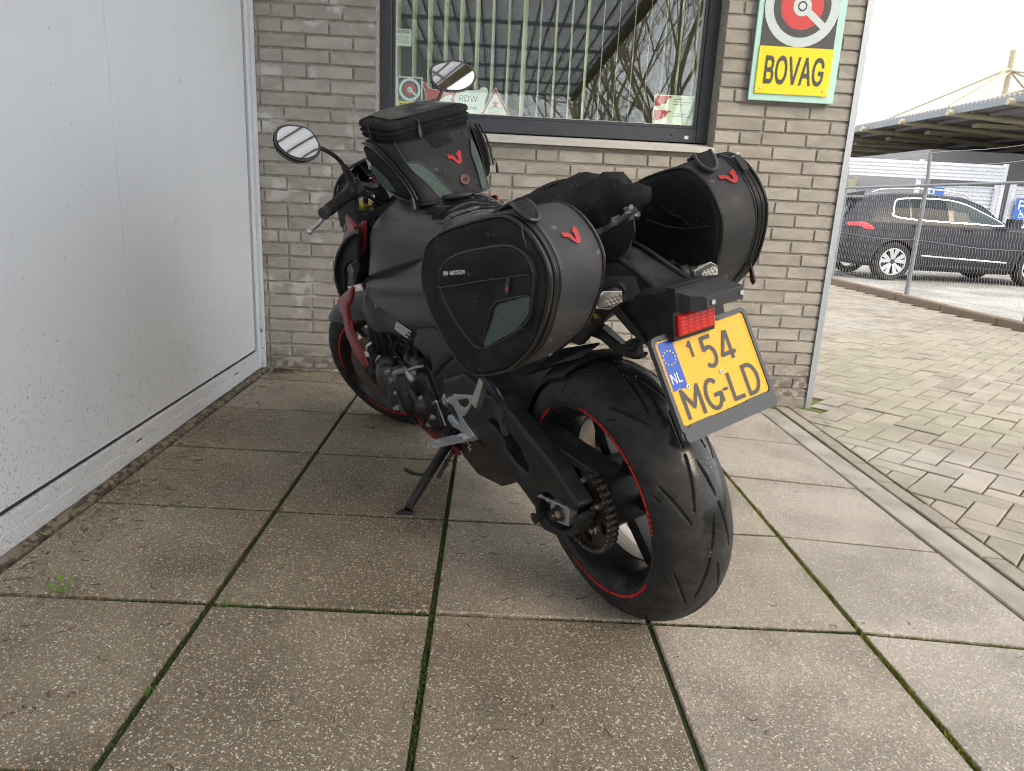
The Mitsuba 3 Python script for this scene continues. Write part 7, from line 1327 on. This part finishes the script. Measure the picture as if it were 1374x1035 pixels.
put('roof_sheet', trimesh.Trimesh(v, f, process=False), 'm_roof_grey', cn, smooth=False); put('gutter', box(11.84, 11.93, 13, 34, 3.46, 3.60, .004), 'm_roof_edge', cn, smooth=False)
for i in range(9):
    yy = 12.84 + 2.155 * i
    put('beam', cat(tube([[11.7, yy, roof_z(11.7) - .13], [24, yy, roof_z(24) - .13]], .075, 10), box(12.25, 12.33, yy - .04, yy + .04, 3.44, 3.58)), 'm_beige', cn)
    for k in range(5): put('purlin', box(12.7 + 1.5 * k, 12.78 + 1.5 * k, yy + .08, yy + 2.07, roof_z(12.7 + 1.5 * k) - .11, roof_z(12.7 + 1.5 * k) - .03), 'm_roof_grey', cn, smooth=False)
    if i % 2 == 0: put('column', cyl((17, yy, LZ), (17, yy, roof_z(17)), .08, n=12), 'm_beige', cn)
    put('light_tray', box(13.1, 15.0, yy + .9, yy + 1.15, roof_z(14) - .16, roof_z(14) - .07, .006), 'm_beige', cn, smooth=False)
put('mast', cyl((15.0, 20.1, 3.3), (15.0, 20.1, 5.62), .075, n=14), 'm_beige', cn)
for p in ((12.0, 20.9, 3.66), (12.0, 18.1, 3.62), (12.3, 17.2, 3.60)): put('tie_rod', cyl(p, (15.0, 20.1, 5.15 if p[1] > 18 else 5.05), .032, n=8), 'm_beige', cn)
for p in ((18.5, 18.0, 3.2), (19.0, 22.0, 3.2), (18, 14, 3.3)): put('tie_rod', cyl(p, (15.0, 20.1, 5.1), .032, n=8), 'm_beige', cn)
put('tie_rod', cyl((11.9, 16.9, 3.6), (15.6, 14.2, 4.95), .035, n=8), 'm_beige', cn)

# ------------------------------------------------------------------ bare trees behind the viewer, seen reflected in the window
pri('m_bark', (0.30, 0.26, 0.15), 0.9)
def tree(x, y, h, lab, seed):
    r = random.Random(seed); t = thing('bare_tree', lab, 'tree', 'bare trees reflected in the window'); segs = [[], []]
    def grow(p, d, L, rad, dep):
        n = 5; pts = [p]; q = np.array(p)
        for i in range(n):
            d = d + np.array([r.gauss(0, .09), r.gauss(0, .09), .05]); d = d / np.linalg.norm(d); q = q + d * L / n; pts.append(q)
        segs[0 if dep < 1 else 1].append(tube(pts, np.linspace(rad, rad * .6, n + 1), 7 if dep < 2 else 4))
        if dep >= 5: return
        for k in range((7, 3, 3, 2, 2)[dep]):
            i = r.randrange(2, n + 1); a = r.uniform(0, 6.283); u, w, _ = frame_z(d); ang = r.uniform(.35, .8)
            grow(pts[i], d * math.cos(ang) + (u * math.cos(a) + w * math.sin(a)) * math.sin(ang), L * r.uniform(.5, .72), rad * .5, dep + 1)
        grow(pts[-1], d, L * .7, rad * .6, dep + 1)
    grow(np.array([x, y, -.4]), np.array([0, 0, 1.0]), h * .42, h * .0105, 0)
    put('trunk', cat(segs[0]), 'm_bark', t); put('branch_crown', cat(segs[1]), 'm_bark', t, smooth=False)
for i, (x, y, h) in enumerate(((5.4, -15, 11), (7.6, -18, 13), (4.2, -22, 12), (9.8, -20, 12), (6.6, -25, 13))): tree(x, y, h, ('tallest bare tree reflected at the right of the window', 'bare tree reflected beside the right sticker', 'slim bare tree reflected left of the two big trunks', 'bare tree reflected at the right window frame', 'farthest bare tree reflected behind the others')[i], 31 + i)
bb = thing('opposite_building', 'low brick building across the yard, seen only as a reflection', 'building')
put('wall', box(-6, 14, -34, -30, -.42, 2.6, .01), 'm_brick_2', bb, smooth=False); put('roof', box(-6.3, 14.3, -34.3, -29.7, 2.6, 2.85, .01), 'm_roof_edge', bb, smooth=False)
